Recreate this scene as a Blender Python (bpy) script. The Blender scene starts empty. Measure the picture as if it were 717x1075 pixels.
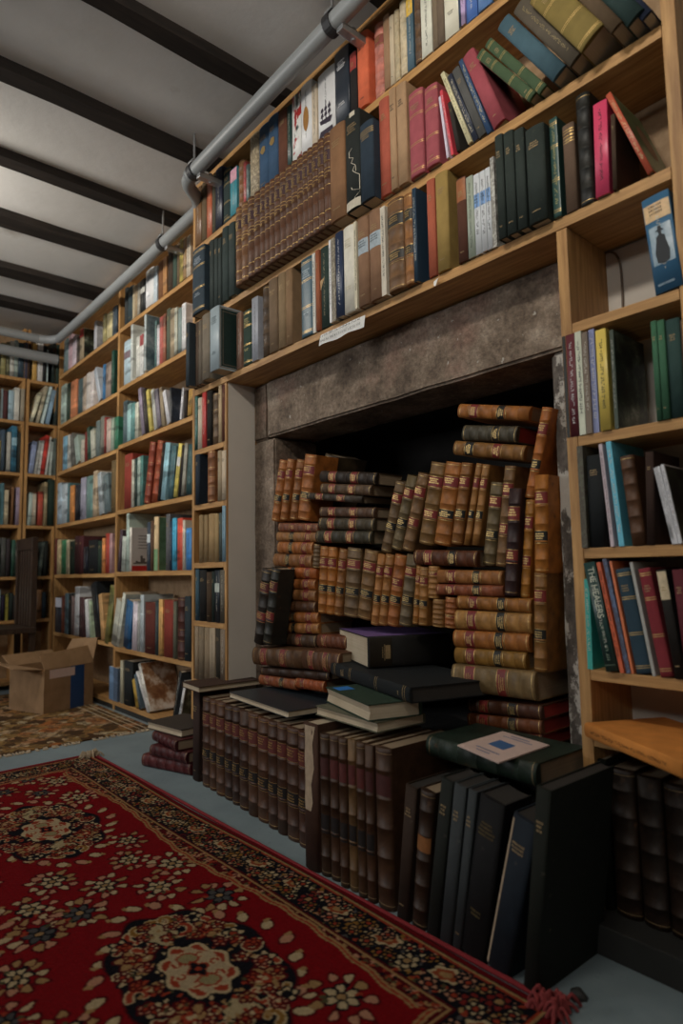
import bpy, math, random
import numpy as np
from mathutils import Vector, Matrix
random.seed(7)
R = math.radians
col = bpy.context.scene.collection

# ------------------------------------------------------------------ materials
def lin(v): return v/12.92 if v <= .04045 else ((v+.055)/1.055)**2.4
def hexc(h):
    if not isinstance(h, str): return tuple(lin(v/255) for v in h)+(1,)
    return tuple(lin(int(h[i:i+2], 16)/255) for i in (0, 2, 4))+(1,)
MATS = {}
def nm(name):
    m = bpy.data.materials.new(name); m.use_nodes = True; MATS[name] = m
    return m, m.node_tree.nodes, m.node_tree.links, m.node_tree.nodes['Principled BSDF']
def coord(n, l, scale=(1, 1, 1), kind='Object'):
    tc = n.new('ShaderNodeTexCoord'); mp = n.new('ShaderNodeMapping'); mp.inputs['Scale'].default_value = scale
    l.new(tc.outputs[kind], mp.inputs['Vector']); return mp.outputs['Vector']
def noise(n, l, vec, scale, detail=4, rough=.55):
    t = n.new('ShaderNodeTexNoise'); t.inputs['Scale'].default_value = scale; t.inputs['Detail'].default_value = detail
    t.inputs['Roughness'].default_value = rough; l.new(vec, t.inputs['Vector']); return t.outputs['Fac']
def ramp(n, l, fac, stops):
    r = n.new('ShaderNodeValToRGB'); e = r.color_ramp.elements
    while len(e) < len(stops): e.new(.5)
    for k, (p, c) in zip(e, stops): k.position = p; k.color = c if len(c) == 4 else tuple(c)+(1,)
    l.new(fac, r.inputs['Fac']); return r.outputs['Color']
def mix(n, l, fac, a, b, mode='MIX'):
    x = n.new('ShaderNodeMix'); x.data_type = 'RGBA'; x.blend_type = mode
    for s, v in ((x.inputs[0], fac), (x.inputs[6], a), (x.inputs[7], b)):
        if hasattr(v, 'type') and hasattr(v, 'is_linked'): l.new(v, s)
        elif isinstance(v, (int, float)): s.default_value = v
        else: s.default_value = tuple(v)[:3]+(1,)
    return x.outputs[2]
def bump(n, l, b, h, strength, dist=.002):
    k = n.new('ShaderNodeBump'); k.inputs['Strength'].default_value = strength; k.inputs['Distance'].default_value = dist
    l.new(h, k.inputs['Height']); l.new(k.outputs['Normal'], b.inputs['Normal'])
TINT = [False]
def objcol(n):
    if TINT[0]:
        a = n.new('ShaderNodeAttribute'); a.attribute_name = 'tint'; return a.outputs['Color']
    return n.new('ShaderNodeObjectInfo').outputs['Color']
def G(v): return (v, v, v, 1)

def m_objcol(name, rough, lo, hi, scale, worn=None, bumps=None, sc=(1, 1, 1), spec=.5):
    m, n, l, b = nm(name); v = coord(n, l, sc); f = noise(n, l, v, scale)
    c = mix(n, l, 1.0, objcol(n), ramp(n, l, f, [(.3, G(lo)), (.7, G(hi))]), 'MULTIPLY')
    if TINT[0] and name[:5] in ('jacke', 'paper'):
        pv = coord(n, l, (.35, .35, 1)); pf = ramp(n, l, noise(n, l, pv, 13, 2, .5), [(.36, G(.45)), (.43, G(1)), (.60, G(1)), (.66, G(1.45))]); c = mix(n, l, 1.0, c, pf, 'MULTIPLY')
    if worn:
        wf = ramp(n, l, noise(n, l, v, worn[1], 6, .7), [(worn[2], G(0)), (worn[2]+.12, G(worn[3]))])
        c = mix(n, l, wf, c, worn[0])
    l.new(c, b.inputs['Base Color']); b.inputs['Roughness'].default_value = rough
    b.inputs['Specular IOR Level'].default_value = spec
    if bumps: bump(n, l, b, noise(n, l, v, bumps[0], 3), bumps[1], bumps[2])
    return m
for TINT[0] in (False, True):
  sfx = '_mixed' if TINT[0] else ''
  m_objcol('cloth'+sfx, .8, .82, 1.08, 22, ((.30, .24, .17), 55, .66, .5), (600, .25, .001), spec=.3)
  m_objcol('leather'+sfx, .52, .55, 1.2, 26, ((.10, .05, .025), 45, .60, .75), (160, .4, .0015), spec=.4)
  m_objcol('jacket'+sfx, .38, .9, 1.05, 12)
  m_objcol('paper_cover'+sfx, .5, .85, 1.06, 30)
  m_objcol('title_label'+sfx, .55, .75, 1.1, 60, ((.30, .18, .09), 90, .68, .5))
  m_objcol('ink'+sfx, .6, .8, 1.1, 60)
TINT[0] = False
# marbled papers: swirls of two tones
m, n, l, b = nm('marbled'); v = coord(n, l, (1, 1, 1)); f = noise(n, l, v, 45, 6, .7)
c = mix(n, l, ramp(n, l, f, [(.42, G(0)), (.5, G(1)), (.58, G(.2))]), objcol(n), mix(n, l, .75, objcol(n), (.06, .04, .03)))
l.new(c, b.inputs['Base Color']); b.inputs['Roughness'].default_value = .6
m, n, l, b = nm('marbled_red'); v = coord(n, l, (1, 1, .5)); f = noise(n, l, v, 26, 3, .6)
c = mix(n, l, ramp(n, l, f, [(.54, G(0)), (.57, G(1))]), objcol(n), (.42, .03, .03))
c = mix(n, l, ramp(n, l, noise(n, l, v, 18, 3), [(.56, G(0)), (.6, G(1))]), c, (.05, .08, .07))
l.new(c, b.inputs['Base Color']); b.inputs['Roughness'].default_value = .4
# page edges
m, n, l, b = nm('pages'); v = coord(n, l, (900, 3, 3)); f = noise(n, l, v, 1.0, 2)
c = mix(n, l, f, (.40, .32, .21), (.66, .57, .43))
c = mix(n, l, ramp(n, l, noise(n, l, coord(n, l), 9, 3), [(.4, G(0)), (.75, G(.5))]), c, (.34, .25, .15))
l.new(c, b.inputs['Base Color']); b.inputs['Roughness'].default_value = .9; bump(n, l, b, f, .3, .001)
m, n, l, b = nm('old_pages'); v = coord(n, l, (700, 3, 3)); f = noise(n, l, v, 1.0, 2)
l.new(mix(n, l, f, (.20, .14, .085), (.38, .29, .19)), b.inputs['Base Color']); b.inputs['Roughness'].default_value = .9; bump(n, l, b, f, .3, .001)
m, n, l, b = nm('red_pages'); v = coord(n, l, (700, 3, 3)); f = noise(n, l, v, 1.0, 2)
l.new(mix(n, l, f, (.22, .015, .012), (.38, .04, .03)), b.inputs['Base Color']); b.inputs['Roughness'].default_value = .8
plain_late = None
def plain(name, c, rough, metal=0, var=.12, scale=30, bmp=None, spec=.5):
    m, n, l, b = nm(name); v = coord(n, l); f = noise(n, l, v, scale)
    l.new(mix(n, l, f, tuple(x*(1-var) for x in c), tuple(min(1, x*(1+var)) for x in c)), b.inputs['Base Color'])
    b.inputs['Roughness'].default_value = rough; b.inputs['Metallic'].default_value = metal; b.inputs['Specular IOR Level'].default_value = spec
    if bmp: bump(n, l, b, noise(n, l, v, bmp[0], 5), bmp[1], bmp[2])
    return m
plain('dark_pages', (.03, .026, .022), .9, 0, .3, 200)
plain('gilt', (.62, .42, .16), .42, .75, .3, 300)
plain('old_gilt', (.40, .28, .14), .55, .3, .5, 200)
plain('pale_line', (.55, .50, .40), .7, 0, .3, 80)
plain('white_paper', (.80, .80, .78), .8)
plain('pink_paper', (.62, .46, .40), .85)
plain('blue_ink', (.05, .13, .30), .7)
plain('dark_ink', (.03, .03, .03), .7)
plain('blue_sticker', (.02, .20, .62), .5)
plain('torn_paper', (.42, .32, .22), .9, 0, .35, 60)
plain('purple_cloth', (.16, .09, .26), .7, 0, .2, 40)
# pictures on covers
def picture(name, stops, scale, detail=5, sc=(1, 1, 1)):
    m, n, l, b = nm(name); v = coord(n, l, sc); f = noise(n, l, v, scale, detail, .65)
    l.new(ramp(n, l, f, stops), b.inputs['Base Color']); b.inputs['Roughness'].default_value = .35
picture('pic_dark', [(.38, (.012, .013, .012)), (.5, (.03, .04, .03)), (.6, (.12, .14, .10)), (.68, (.35, .36, .30))], 16)
picture('pic_blue', [(.3, (.04, .09, .11)), (.5, (.25, .34, .38)), (.65, (.55, .6, .62))], 10)
picture('pic_navy', [(.35, (.01, .014, .022)), (.55, (.03, .05, .08)), (.7, (.16, .18, .22))], 12)
picture('pic_grey', [(.3, (.12, .12, .13)), (.5, (.38, .38, .4)), (.7, (.62, .62, .63))], 12)
picture('pic_green', [(.35, (.09, .17, .09)), (.6, (.15, .27, .16))], 20)
picture('pic_dgreen', [(.35, (.012, .04, .03)), (.6, (.02, .075, .05))], 20)
picture('pic_face', [(.3, (.50, .47, .44)), (.7, (.62, .58, .56))], 8)
picture('pic_cover', [(.35, (.07, .10, .04)), (.5, (.14, .19, .09)), (.62, (.22, .25, .15))], 14)
picture('pic_art', [(.36, (.18, .07, .03)), (.46, (.30, .15, .07)), (.53, (.55, .42, .32)), (.6, (.70, .62, .54))], 9, 4)
picture('pic_figure', [(.4, (.22, .33, .42)), (.6, (.45, .55, .62))], 25)
# wood
def wood(name, a, b_, grain, rough=.55, spec=.4):
    m, n, l, b = nm(name); v = coord(n, l, grain); f = noise(n, l, v, 6, 6, .6); f2 = noise(n, l, coord(n, l), 3, 3)
    c = mix(n, l, ramp(n, l, f, [(.35, G(0)), (.68, G(1))]), a, b_)
    c = mix(n, l, 1.0, c, ramp(n, l, f2, [(.3, G(.8)), (.7, G(1.1))]), 'MULTIPLY')
    l.new(c, b.inputs['Base Color']); b.inputs['Roughness'].default_value = rough; b.inputs['Specular IOR Level'].default_value = spec
    bump(n, l, b, f, .15, .001)
wood('pine_x', (.36, .18, .06), (.60, .345, .13), (1, 14, 14))
wood('pine_z', (.36, .18, .06), (.60, .345, .13), (14, 14, 1))
wood('chipboard', (.30, .19, .10), (.42, .285, .165), (5, 5, 5), .7)
wood('dark_wood', (.025, .014, .009), (.055, .032, .02), (9, 9, 1.5), .45)
wood('beam_wood', (.010, .007, .0055), (.03, .021, .016), (8, 1, 8), .75)
plain('panel_paint', (.68, .63, .56), .75, 0, .10, 5, (60, .15, .002))
plain('plinth_paint', (.022, .022, .02), .7)
# stone with soot, pinkish patches, pale flecks
m, n, l, b = nm('stone'); v = coord(n, l, (1, 1, 1)); f = noise(n, l, v, 7, 8, .7); f2 = noise(n, l, v, 70, 5, .7)
c = ramp(n, l, f, [(.28, (.055, .040, .030)), (.44, (.17, .125, .09)), (.56, (.28, .215, .16)), (.70, (.44, .36, .28))])
c = mix(n, l, ramp(n, l, noise(n, l, v, 4, 4), [(.55, G(0)), (.68, G(.45))]), c, (.26, .13, .10))
c = mix(n, l, 1.0, c, ramp(n, l, f2, [(.3, G(.55)), (.65, G(1.25))]), 'MULTIPLY')
c = mix(n, l, ramp(n, l, noise(n, l, v, 38, 3, .5), [(.70, G(0)), (.735, G(.9))]), c, (.5, .47, .42))
l.new(c, b.inputs['Base Color']); b.inputs['Roughness'].default_value = .92; bump(n, l, b, mix(n, l, .5, f, f2), .9, .012)
# flaking whitewash on the right jamb
m, n, l, b = nm('flaking_stone'); v = coord(n, l, (1, 1, .6)); f = noise(n, l, v, 11, 9, .75)
c = ramp(n, l, noise(n, l, v, 50, 5, .7), [(.3, (.05, .042, .036)), (.7, (.17, .145, .125))])
c = mix(n, l, ramp(n, l, f, [(.50, G(0)), (.54, G(.85))]), c, (.56, .53, .48))
l.new(c, b.inputs['Base Color']); b.inputs['Roughness'].default_value = .9; bump(n, l, b, f, .9, .008)
plain('soot', (.016, .014, .012), .95, 0, .4, 12, (30, .6, .006))
# plaster ceiling with faint water marks
m, n, l, b = nm('plaster'); v = coord(n, l); f = noise(n, l, v, 1.6, 5, .6); f2 = noise(n, l, v, 25, 5)
c = ramp(n, l, f, [(.3, (.66, .65, .62)), (.6, (.78, .77, .75))])
c = mix(n, l, ramp(n, l, noise(n, l, v, 2.3, 5, .6), [(.62, G(0)), (.72, G(.5))]), c, (.36, .30, .23))
l.new(c, b.inputs['Base Color']); b.inputs['Roughness'].default_value = .9; bump(n, l, b, f2, .25, .004)
plain('wall_paint', (.50, .46, .42), .85, 0, .12, 4, (50, .2, .003))
# painted concrete floor
m, n, l, b = nm('floor_paint'); v = coord(n, l); f = noise(n, l, v, 3, 6, .6)
c = ramp(n, l, f, [(.3, (.165, .215, .235)), (.6, (.22, .28, .30)), (.75, (.27, .32, .335))])
c = mix(n, l, ramp(n, l, noise(n, l, v, 45, 4, .7), [(.64, G(0)), (.72, G(.6))]), c, (.10, .12, .12))
l.new(c, b.inputs['Base Color']); b.inputs['Roughness'].default_value = .6; bump(n, l, b, noise(n, l, v, 90, 4), .2, .002)
plain('pipe_grey', (.27, .285, .29), .42, 0, .08, 8, (60, .1, .001))
plain('clamp_metal', (.05, .05, .052), .5, .6, .3, 60)
plain('zinc', (.45, .46, .47), .4, .8, .2, 80)
# cardboard
m, n, l, b = nm('cardboard'); v = coord(n, l); f = noise(n, l, v, 12, 5)
l.new(ramp(n, l, f, [(.3, (.24, .14, .065)), (.7, (.35, .21, .105))]), b.inputs['Base Color']); b.inputs['Roughness'].default_value = .85
plain('blue_tape', (.015, .055, .16), .45)
plain('cable_grey', (.16, .12, .09), .6)
# woven rug: colours come from the knotted pattern stored on the mesh
m, n, l, b = nm('rug_pile'); a = n.new('ShaderNodeAttribute'); a.attribute_name = 'knots'
v = coord(n, l); f = noise(n, l, v, 420, 2)
l.new(mix(n, l, 1.0, a.outputs['Color'], ramp(n, l, f, [(.3, G(.75)), (.7, G(1.15))]), 'MULTIPLY'), b.inputs['Base Color'])
b.inputs['Roughness'].default_value = 1; b.inputs['Specular IOR Level'].default_value = .1
bump(n, l, b, f, .6, .004)
plain('rug_edge', (.20, .012, .016), .95, 0, .2, 200)
plain('fringe_wool', (.42, .33, .22), .95, 0, .35, 120)
plain('fringe_red', (.22, .03, .03), .95, 0, .6, 90)
# brown tribal rug
m, n, l, b = nm('brown_rug'); v = coord(n, l)
vo = n.new('ShaderNodeTexVoronoi'); vo.inputs['Scale'].default_value = 17; vo.distance = 'MANHATTAN'; l.new(v, vo.inputs['Vector'])
c = ramp(n, l, vo.outputs['Color'], [(.2, (.07, .035, .015)), (.4, (.16, .09, .03)), (.55, (.28, .17, .06)), (.68, (.34, .12, .035)), (.8, (.42, .33, .2))])
c = mix(n, l, ramp(n, l, noise(n, l, v, 40, 3), [(.45, G(0)), (.6, G(.7))]), c, (.05, .03, .018))
l.new(c, b.inputs['Base Color']); b.inputs['Roughness'].default_value = 1; b.inputs['Specular IOR Level'].default_value = .1

# ------------------------------------------------------------------ mesh helpers
def link(o, parent=None):
    col.objects.link(o)
    if parent is not None: o.parent = parent
    return o
class Sink:
    """gathers the smallest, uncountable books into one mesh, each face keeping its own tint"""
    def __init__(s): s.v = []; s.f = []; s.m = []; s.s = []; s.c = []; s.mats = []; s.mat = Matrix()
    def take(s, vs, fs, mats, idx, smooth, color):
        k = len(s.v); s.v += [tuple(s.mat @ Vector(p)) for p in vs]
        mats = mats if isinstance(mats, (list, tuple)) else [mats]; ids = []
        for q in mats:
            q = q+'_mixed' if q+'_mixed' in MATS else q
            if q not in s.mats: s.mats.append(q)
            ids.append(s.mats.index(q))
        for i, f in enumerate(fs):
            s.f.append([k+j for j in f]); s.m.append(ids[idx[i] if idx else 0]); s.s.append(bool(smooth[i]) if isinstance(smooth, list) else bool(smooth)); s.c.append(color or (1, 1, 1, 1))
    def build(s, name):
        me = bpy.data.meshes.new(name); me.from_pydata(s.v, [], s.f)
        for q in s.mats: me.materials.append(MATS[q])
        me.polygons.foreach_set('material_index', s.m); me.polygons.foreach_set('use_smooth', s.s)
        at = me.attributes.new('tint', 'FLOAT_COLOR', 'FACE'); at.data.foreach_set('color', [x for c in s.c for x in c]); me.update()
        return link(bpy.data.objects.new(name, me))
def mesh(name, vs, fs, mats, idx=None, parent=None, smooth=False, color=None):
    if isinstance(parent, Sink): return parent.take(vs, fs, mats, idx, smooth, color)
    me = bpy.data.meshes.new(name); me.from_pydata(vs, [], fs)
    for mt in (mats if isinstance(mats, (list, tuple)) else [mats]): me.materials.append(MATS[mt])
    if idx: me.polygons.foreach_set('material_index', idx)
    if smooth is True: me.polygons.foreach_set('use_smooth', [True]*len(me.polygons))
    elif smooth: me.polygons.foreach_set('use_smooth', smooth)
    me.validate(); me.update()
    o = bpy.data.objects.new(name, me)
    if color: o.color = color
    return link(o, parent)
class MB:
    def __init__(s): s.v = []; s.f = []; s.m = []; s.s = []
    def add(s, vs, fs, mi=0, sm=False):
        k = len(s.v); s.v += [tuple(p) for p in vs]
        for f in fs: s.f.append([k+i for i in f]); s.m.append(mi); s.s.append(sm)
    def box(s, x0, x1, y0, y1, z0, z1, mi=0, bev=0):
        if bev <= 0:
            s.add([(x0,y0,z0),(x1,y0,z0),(x1,y1,z0),(x0,y1,z0),(x0,y0,z1),(x1,y0,z1),(x1,y1,z1),(x0,y1,z1)],
                  [(3,2,1,0),(4,5,6,7),(0,1,5,4),(1,2,6,5),(2,3,7,6),(3,0,4,7)], mi)
            return
        import bmesh
        bm = bmesh.new(); bmesh.ops.create_cube(bm, size=1)
        for v in bm.verts: v.co = ((x0+x1)/2+v.co.x*(x1-x0), (y0+y1)/2+v.co.y*(y1-y0), (z0+z1)/2+v.co.z*(z1-z0))
        bmesh.ops.bevel(bm, geom=list(bm.edges), offset=bev, segments=2, affect='EDGES', profile=.6)
        bm.verts.index_update(); s.add([v.co[:] for v in bm.verts], [[v.index for v in f.verts] for f in bm.faces], mi); bm.free()
    def tube(s, pts, r, seg=12, mi=0, caps=True):
        pts = [Vector(p) for p in pts]; rings = []; up = Vector((0, 0, 1)); n = None
        for i, p in enumerate(pts):
            d = (pts[min(i+1, len(pts)-1)]-pts[max(i-1, 0)]).normalized()
            if n is None: n = d.cross(up if abs(d.z) < .9 else Vector((1, 0, 0))).normalized()
            n = (n-d*n.dot(d)).normalized(); b = d.cross(n)
            rr = r[i] if isinstance(r, (list, tuple)) else r
            rings.append([p+(n*math.cos(2*math.pi*k/seg)+b*math.sin(2*math.pi*k/seg))*rr for k in range(seg)])
        vs = [q for ring in rings for q in ring]; fs = []
        for i in range(len(pts)-1):
            for k in range(seg): fs.append((i*seg+k, i*seg+(k+1) % seg, (i+1)*seg+(k+1) % seg, (i+1)*seg+k))
        s.add(vs, fs, mi, True)
        if caps: s.add(rings[0], [list(range(seg))[::-1]], mi); s.add(rings[-1], [list(range(seg))], mi)
    def build(s, name, mats, parent=None, color=None):
        return mesh(name, s.v, s.f, mats, s.m, parent, s.s, color)
def tag(o, label=None, cat=None, group=None, kind=None):
    if label: o['label'] = label
    if cat: o['category'] = cat
    if group: o['group'] = group
    if kind: o['kind'] = kind
    return o
def empty(name, loc=(0, 0, 0), rot=(0, 0, 0)):
    o = bpy.data.objects.new(name, None); o.location = loc; o.rotation_euler = rot; o.empty_display_size = .05
    return link(o)
def bx(name, x0, x1, y0, y1, z0, z1, mat, parent=None, bev=.0015):
    """a box-shaped part whose own origin is its centre, so grain follows it"""
    c = ((x0+x1)/2, (y0+y1)/2, (z0+z1)/2); b = MB()
    b.box(x0-c[0], x1-c[0], y0-c[1], y1-c[1], z0-c[2], z1-c[2], 0, bev)
    o = b.build(name, mat, parent); o.location = c; return o
def smooth_path(pts, n=6):
    pts = [Vector(p) for p in pts]; out = []
    for i in range(len(pts)-1):
        p0, p1, p2, p3 = pts[max(i-1, 0)], pts[i], pts[i+1], pts[min(i+2, len(pts)-1)]
        for k in range(n):
            t = k/n; out.append(.5*((2*p1)+(p2-p0)*t+(2*p0-5*p1+4*p2-p3)*t*t+(3*p1-p0-3*p2+p3)*t**3))
    return out+[pts[-1]]

# ------------------------------------------------------------------ books
STY = {'c': ('cloth', .16, .0026, .003), 'f': ('jacket', .06, .0018, .0022), 'p': ('paper_cover', .03, .0007, .0002),
       'm': ('paper_cover', .0, .0005, .0001), 'l': ('leather', .30, .003, .003)}
def spine_y(x, t, e):
    s = max(-1, min(1, 2*x/t-1)); return e*(1-math.sqrt(max(0, 1-s*s)))
def patch(b, t, e, x0, x1, z0, z1, off, n=5, mi=0, amp=0):
    vs = []; fs = []
    for i in range(n+1):
        c = -math.cos(math.pi*i/n); x = x0+(x1-x0)*(c+1)/2; y = spine_y(x, t, e)-off-amp
        vs += [(x, y, z0), (x, y, z1)]
    for i in range(n): fs.append((2*i, 2*i+2, 2*i+3, 2*i+1))
    b.add(vs, fs, mi, True)
def running(b, t, e, z0, z1, w, rng, off=.0006, xc=.5):
    """a run of tiny marks along the spine standing for lettering too small to read"""
    z = z1; h = w = min(w, .0065)
    while z-h > z0:
        word = rng.randint(3, 8)
        for k in range(word):
            if z-h*.7 < z0: break
            k0 = rng.uniform(.0, .15); x0 = t*xc-h/2; y = spine_y(t*xc, t, e)-off
            zz = z-h*.62
            if rng.random() < .7: b.add([(x0, y, zz), (x0+h, y, zz), (x0+h, y, zz+h*.18), (x0, y, zz+h*.18)], [(0, 1, 2, 3)])
            xx = x0+h*rng.choice((0, .4, .8)); b.add([(xx, y, zz), (xx+h*.2, y, zz), (xx+h*.2, y, z), (xx, y, z)], [(0, 1, 2, 3)])
            z -= h*.8
        z -= h*.7
def lines_h(b, t, e, z1, rows, lh, wf, rng, off=.0007):
    """short rows of marks across the spine"""
    z = z1; lh = min(lh, .0048)
    for r in range(rows):
        w = t*wf*rng.uniform(.6, 1); x = t/2-w/2; cw = max(.0016, lh*.7)
        while x+cw < t/2+w/2:
            y = spine_y(x+cw/2, t, e)-off; c = cw*rng.uniform(.45, .8)
            b.add([(x, y, z-lh), (x+c, y, z-lh), (x+c, y, z), (x, y, z)], [(0, 1, 2, 3)])
            x += cw*1.15
        z -= lh*1.7
def side_patch(b, t, y0, y1, z0, z1, off=.0005, mi=0):
    b.add([(t+off, y0, z0), (t+off, y1, z0), (t+off, y1, z1), (t+off, y0, z1)], [(0, 1, 2, 3)], mi)

def book(rec, sink=None):
    x, y, z, th, yaw, t, h, d, sty, hx, opt = rec[:11]
    rng = random.Random(hash((x, y, z, t)) & 0xffff)
    mat, bul, bt, sq = STY[sty]; bt = min(bt, t*.18); lod = opt.get('d', 2)
    e = min(bul*t, .014) if sty == 'l' else min(bul*t, .008)
    if sink is None:
        root = tag(empty('book', (x, y, z), (0, R(th), R(yaw))), rec[11], 'book', rec[12])
    else:
        root = sink; sink.mat = Matrix.Translation((x, y, z)) @ Matrix.Rotation(R(yaw), 4, 'Z') @ Matrix.Rotation(R(th), 4, 'Y')
    c = hexc(hx); pm = mat; P = opt.get('P')
    if P: pm = 'marbled_red' if P == 'red' else 'marbled'
    N = opt.get('N'); X = opt.get('X')
    # --- cover: U section swept up the height, with raised bands on leather spines
    ns = {0: 4, 1: 5, 2: 8}[lod] if e > .0006 else 1
    amp = {}; gz = []
    G_ = opt.get('G')
    if sty == 'l' and lod >= 1:
        if N == 'enc': gz = [(f, .0022) for f in (.05, .17, .30, .44, .58, .62, .66, .76, .80, .84, .90, .96)]
        else: gz = [(f, .0012) for f in (.03, .125, .305, .485, .665, .845, .965) if rng.random() < .85]
    elif G_ or X in ('lines', 'topgilt'):
        fr = (.84, .86, .88, .90) if X == 'lines' else (.79, .82, .86, .90, .93) if X == 'topgilt' else (.05, .07, .36, .38, .70, .72, .93, .95)
        gz = [(f, .0017) for f in fr]
    lv = [(0, 0, 0), (h, 0, 0)]
    if sty == 'l' and lod >= 1:
        nb = 5 if lod == 2 else 4; a_ = min(.0022, .07*t)
        for k in range(nb):
            zb = h*(.14+.72*k/(nb-1)); w = .0028
            for dz, am in ((-w, 0), (-w*.5, a_), (w*.5, a_), (w, 0)): lv.append((zb+dz, am, 0))
    for f, w in gz:
        if all(abs(h*f-q[0]) > .004 for q in lv if q[2] == 0 and 0 < q[0] < h): lv += [(h*f, 0, 1), (h*f+w, 0, 2)]
    lv.sort(); zs = [q[0] for q in lv]; amp = {i: q[1] for i, q in enumerate(lv)}; gilt = {i for i, q in enumerate(lv) if q[2] == 1}
    gm = 'old_gilt' if N in ('dull',) else 'gilt'
    outer = [(0, d)]+[(t*(1-math.cos(math.pi*i/ns))/2, None) for i in range(ns+1)]+[(t, d)]
    b = MB(); vs = []; no = len(outer)
    for k, zz in enumerate(zs):
        am = amp.get(k, 0); endc = 0
        for (xx, yy) in outer:
            if yy is None:
                s = 2*xx/t-1; yy = spine_y(xx, t, e)-am*math.sqrt(max(0, 1-s*s*.8))
            vs.append((xx, yy, zz))
    nz = len(zs); fs = []; sm = []; idx = []
    for k in range(nz-1):
        for i in range(no-1):
            fs.append((k*no+i, k*no+i+1, (k+1)*no+i+1, (k+1)*no+i)); sm.append(0 < i < no-2 and ns > 1); idx.append(1 if k in gilt and 0 < i < no-2 else 0)
    inner = [(t-bt, d), (t-bt, e+bt*1.2), (bt, e+bt*1.2), (bt, d)]; ki = len(vs)
    for zz in (0, h): vs += [(xx, yy, zz) for xx, yy in inner]
    for i in range(3): fs.append((ki+i, ki+i+1, ki+4+i+1, ki+4+i)); sm.append(False)
    top = (nz-1)*no
    fs.append([top+i for i in range(no)]+[ki+4+i for i in range(4)]); sm.append(False)
    fs.append(([i for i in range(no)]+[ki+i for i in range(4)])[::-1]); sm.append(False)
    fs.append((no-1, top+no-1, ki+4, ki)); fs.append((0, ki+3, ki+7, top)); sm += [False, False]
    mats = [pm, gm]; idx += [0]*(len(fs)-len(idx))
    cv = mesh('cover', vs, fs, mats, idx, root, sm, c)
    # --- page block with hollowed fore-edge
    pb = MB(); hb = bt*.9; px0, px1, py0, py1, z0, z1 = hb, t-hb, e+bt*1.1, d-sq, sq, h-sq
    k = 0 if (sty in 'pm' or lod == 0) else min(.005, t*.12)
    sec = [(px0, py0), (px1, py0), (px1, py1), ((px0+px1)/2, py1-k), (px0, py1)]
    pv = [(a_, b_, z0) for a_, b_ in sec]+[(a_, b_, z1) for a_, b_ in sec]
    pb.add(pv, [(4, 3, 2, 1, 0), (5, 6, 7, 8, 9)]+[(i, (i+1) % 5, 5+(i+1) % 5, 5+i) for i in range(5)])
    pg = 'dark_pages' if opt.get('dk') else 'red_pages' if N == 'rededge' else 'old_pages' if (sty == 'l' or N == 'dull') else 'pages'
    pb.build('page_block', pg, root)
    # --- labels
    if sty == 'l':
        for key, f0, f1 in (('B', .70, .83), ('B2', .30, .43), ('B3', .56, .68)):
            if key in opt:
                p = MB(); patch(p, t, e, t*.02, t*.98, h*f0, h*f1, .0004, ns); p.build('title_label', 'title_label', root, hexc(opt[key]))
                if lod == 2 and N != 'dull':
                    g = MB(); lines_h(g, t, e, h*(f1-.025), 3 if t > .022 else 2, h*.014, .7, rng, .0009)
                    patch(g, t, e, t*.03, t*.97, h*f0, h*f0+.0012, .0008, ns); patch(g, t, e, t*.03, t*.97, h*f1-.0012, h*f1, .0008, ns)
                    if g.v: g.build('gilt_lettering', gm, root)
        g = MB()
        if N == 'enc':
            lines_h(g, t, e, h*.75, 3, h*.010, .7, rng, .0016); lines_h(g, t, e, h*.55, 2, h*.010, .6, rng, .0016)
            g.build('gilt_lettering', gm, root)
    else:
        if 'B' in opt:
            p = MB(); patch(p, t, e, t*.03, t*.97, h*.72, h*.985, .0004, ns); p.build('title_panel', 'title_label', root, hexc(opt['B']))
        if 'B2' in opt:
            p = MB(); patch(p, t, e, t*.03, t*.97, h*.0+.003, h*.4, .0004, ns); p.build('title_panel', 'title_label', root, hexc(opt['B2']))
        if 'B3' in opt:
            p = MB(); patch(p, t, e, t*.03, t*.97, h*(.74 if X == 'figure' else .58), h*(.92 if X == 'figure' else .75), .0004, ns); p.build('title_label', 'title_label', root, hexc(opt['B3']))
            if lod == 2: 
                g = MB(); lines_h(g, t, e, h*(.9 if X == 'figure' else .73), 3, h*.028, .75, rng); g.build('lettering', 'ink', root, hexc('6a4a30' if X == 'figure' else '3a4448'))
        if lod >= 1 and 'T' not in opt and not P and X not in ('torn', 'slip', 'crack') and sty != 'm':
            g = MB()
            if sty == 'c':
                lines_h(g, t, e, h*.84, 3 if t > .02 else 2, h*.014, .6, rng)
                if rng.random() < .5: lines_h(g, t, e, h*.12, 1, h*.012, .5, rng)
                g.build('gilt_lettering', 'old_gilt' if sum(c[:3]) < .9 else 'dark_ink', root)
            elif t > .008:
                running(g, t, e, h*.2, h*.9, min(.012, t*.42), rng)
                if g.v: g.build('lettering', 'ink', root, hexc('d8d4c8') if sum(c[:3]) < .9 else hexc('2a3038'))
        if 'T' in opt:
            g = MB()
            if t > .05 and X != 'healers': lines_h(g, t, e, h*.85, 4, h*.02, .7, rng); lines_h(g, t, e, h*.3, 2, h*.015, .5, rng)
            elif X == 'slip': running(g, t, e, h*.06, h*.95, t*.3, rng)
            else: running(g, t, e, h*.12, h*.92, min(.014, t*.5), rng)
            if g.v: g.build('lettering', 'ink', root, hexc(opt['T']))
    # --- particular spines and covers
    if X == 'crest':
        g = MB(); n_ = 10; yy = spine_y(t/2, t, e)-.0008
        g.add([(t/2+t*.22*math.cos(2*math.pi*i/n_)*(1+.25*(i % 2)), yy, h*.62+h*.06*math.sin(2*math.pi*i/n_)) for i in range(n_)], [list(range(n_))])
        g.build('gilt_crest', 'gilt', root)
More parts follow.
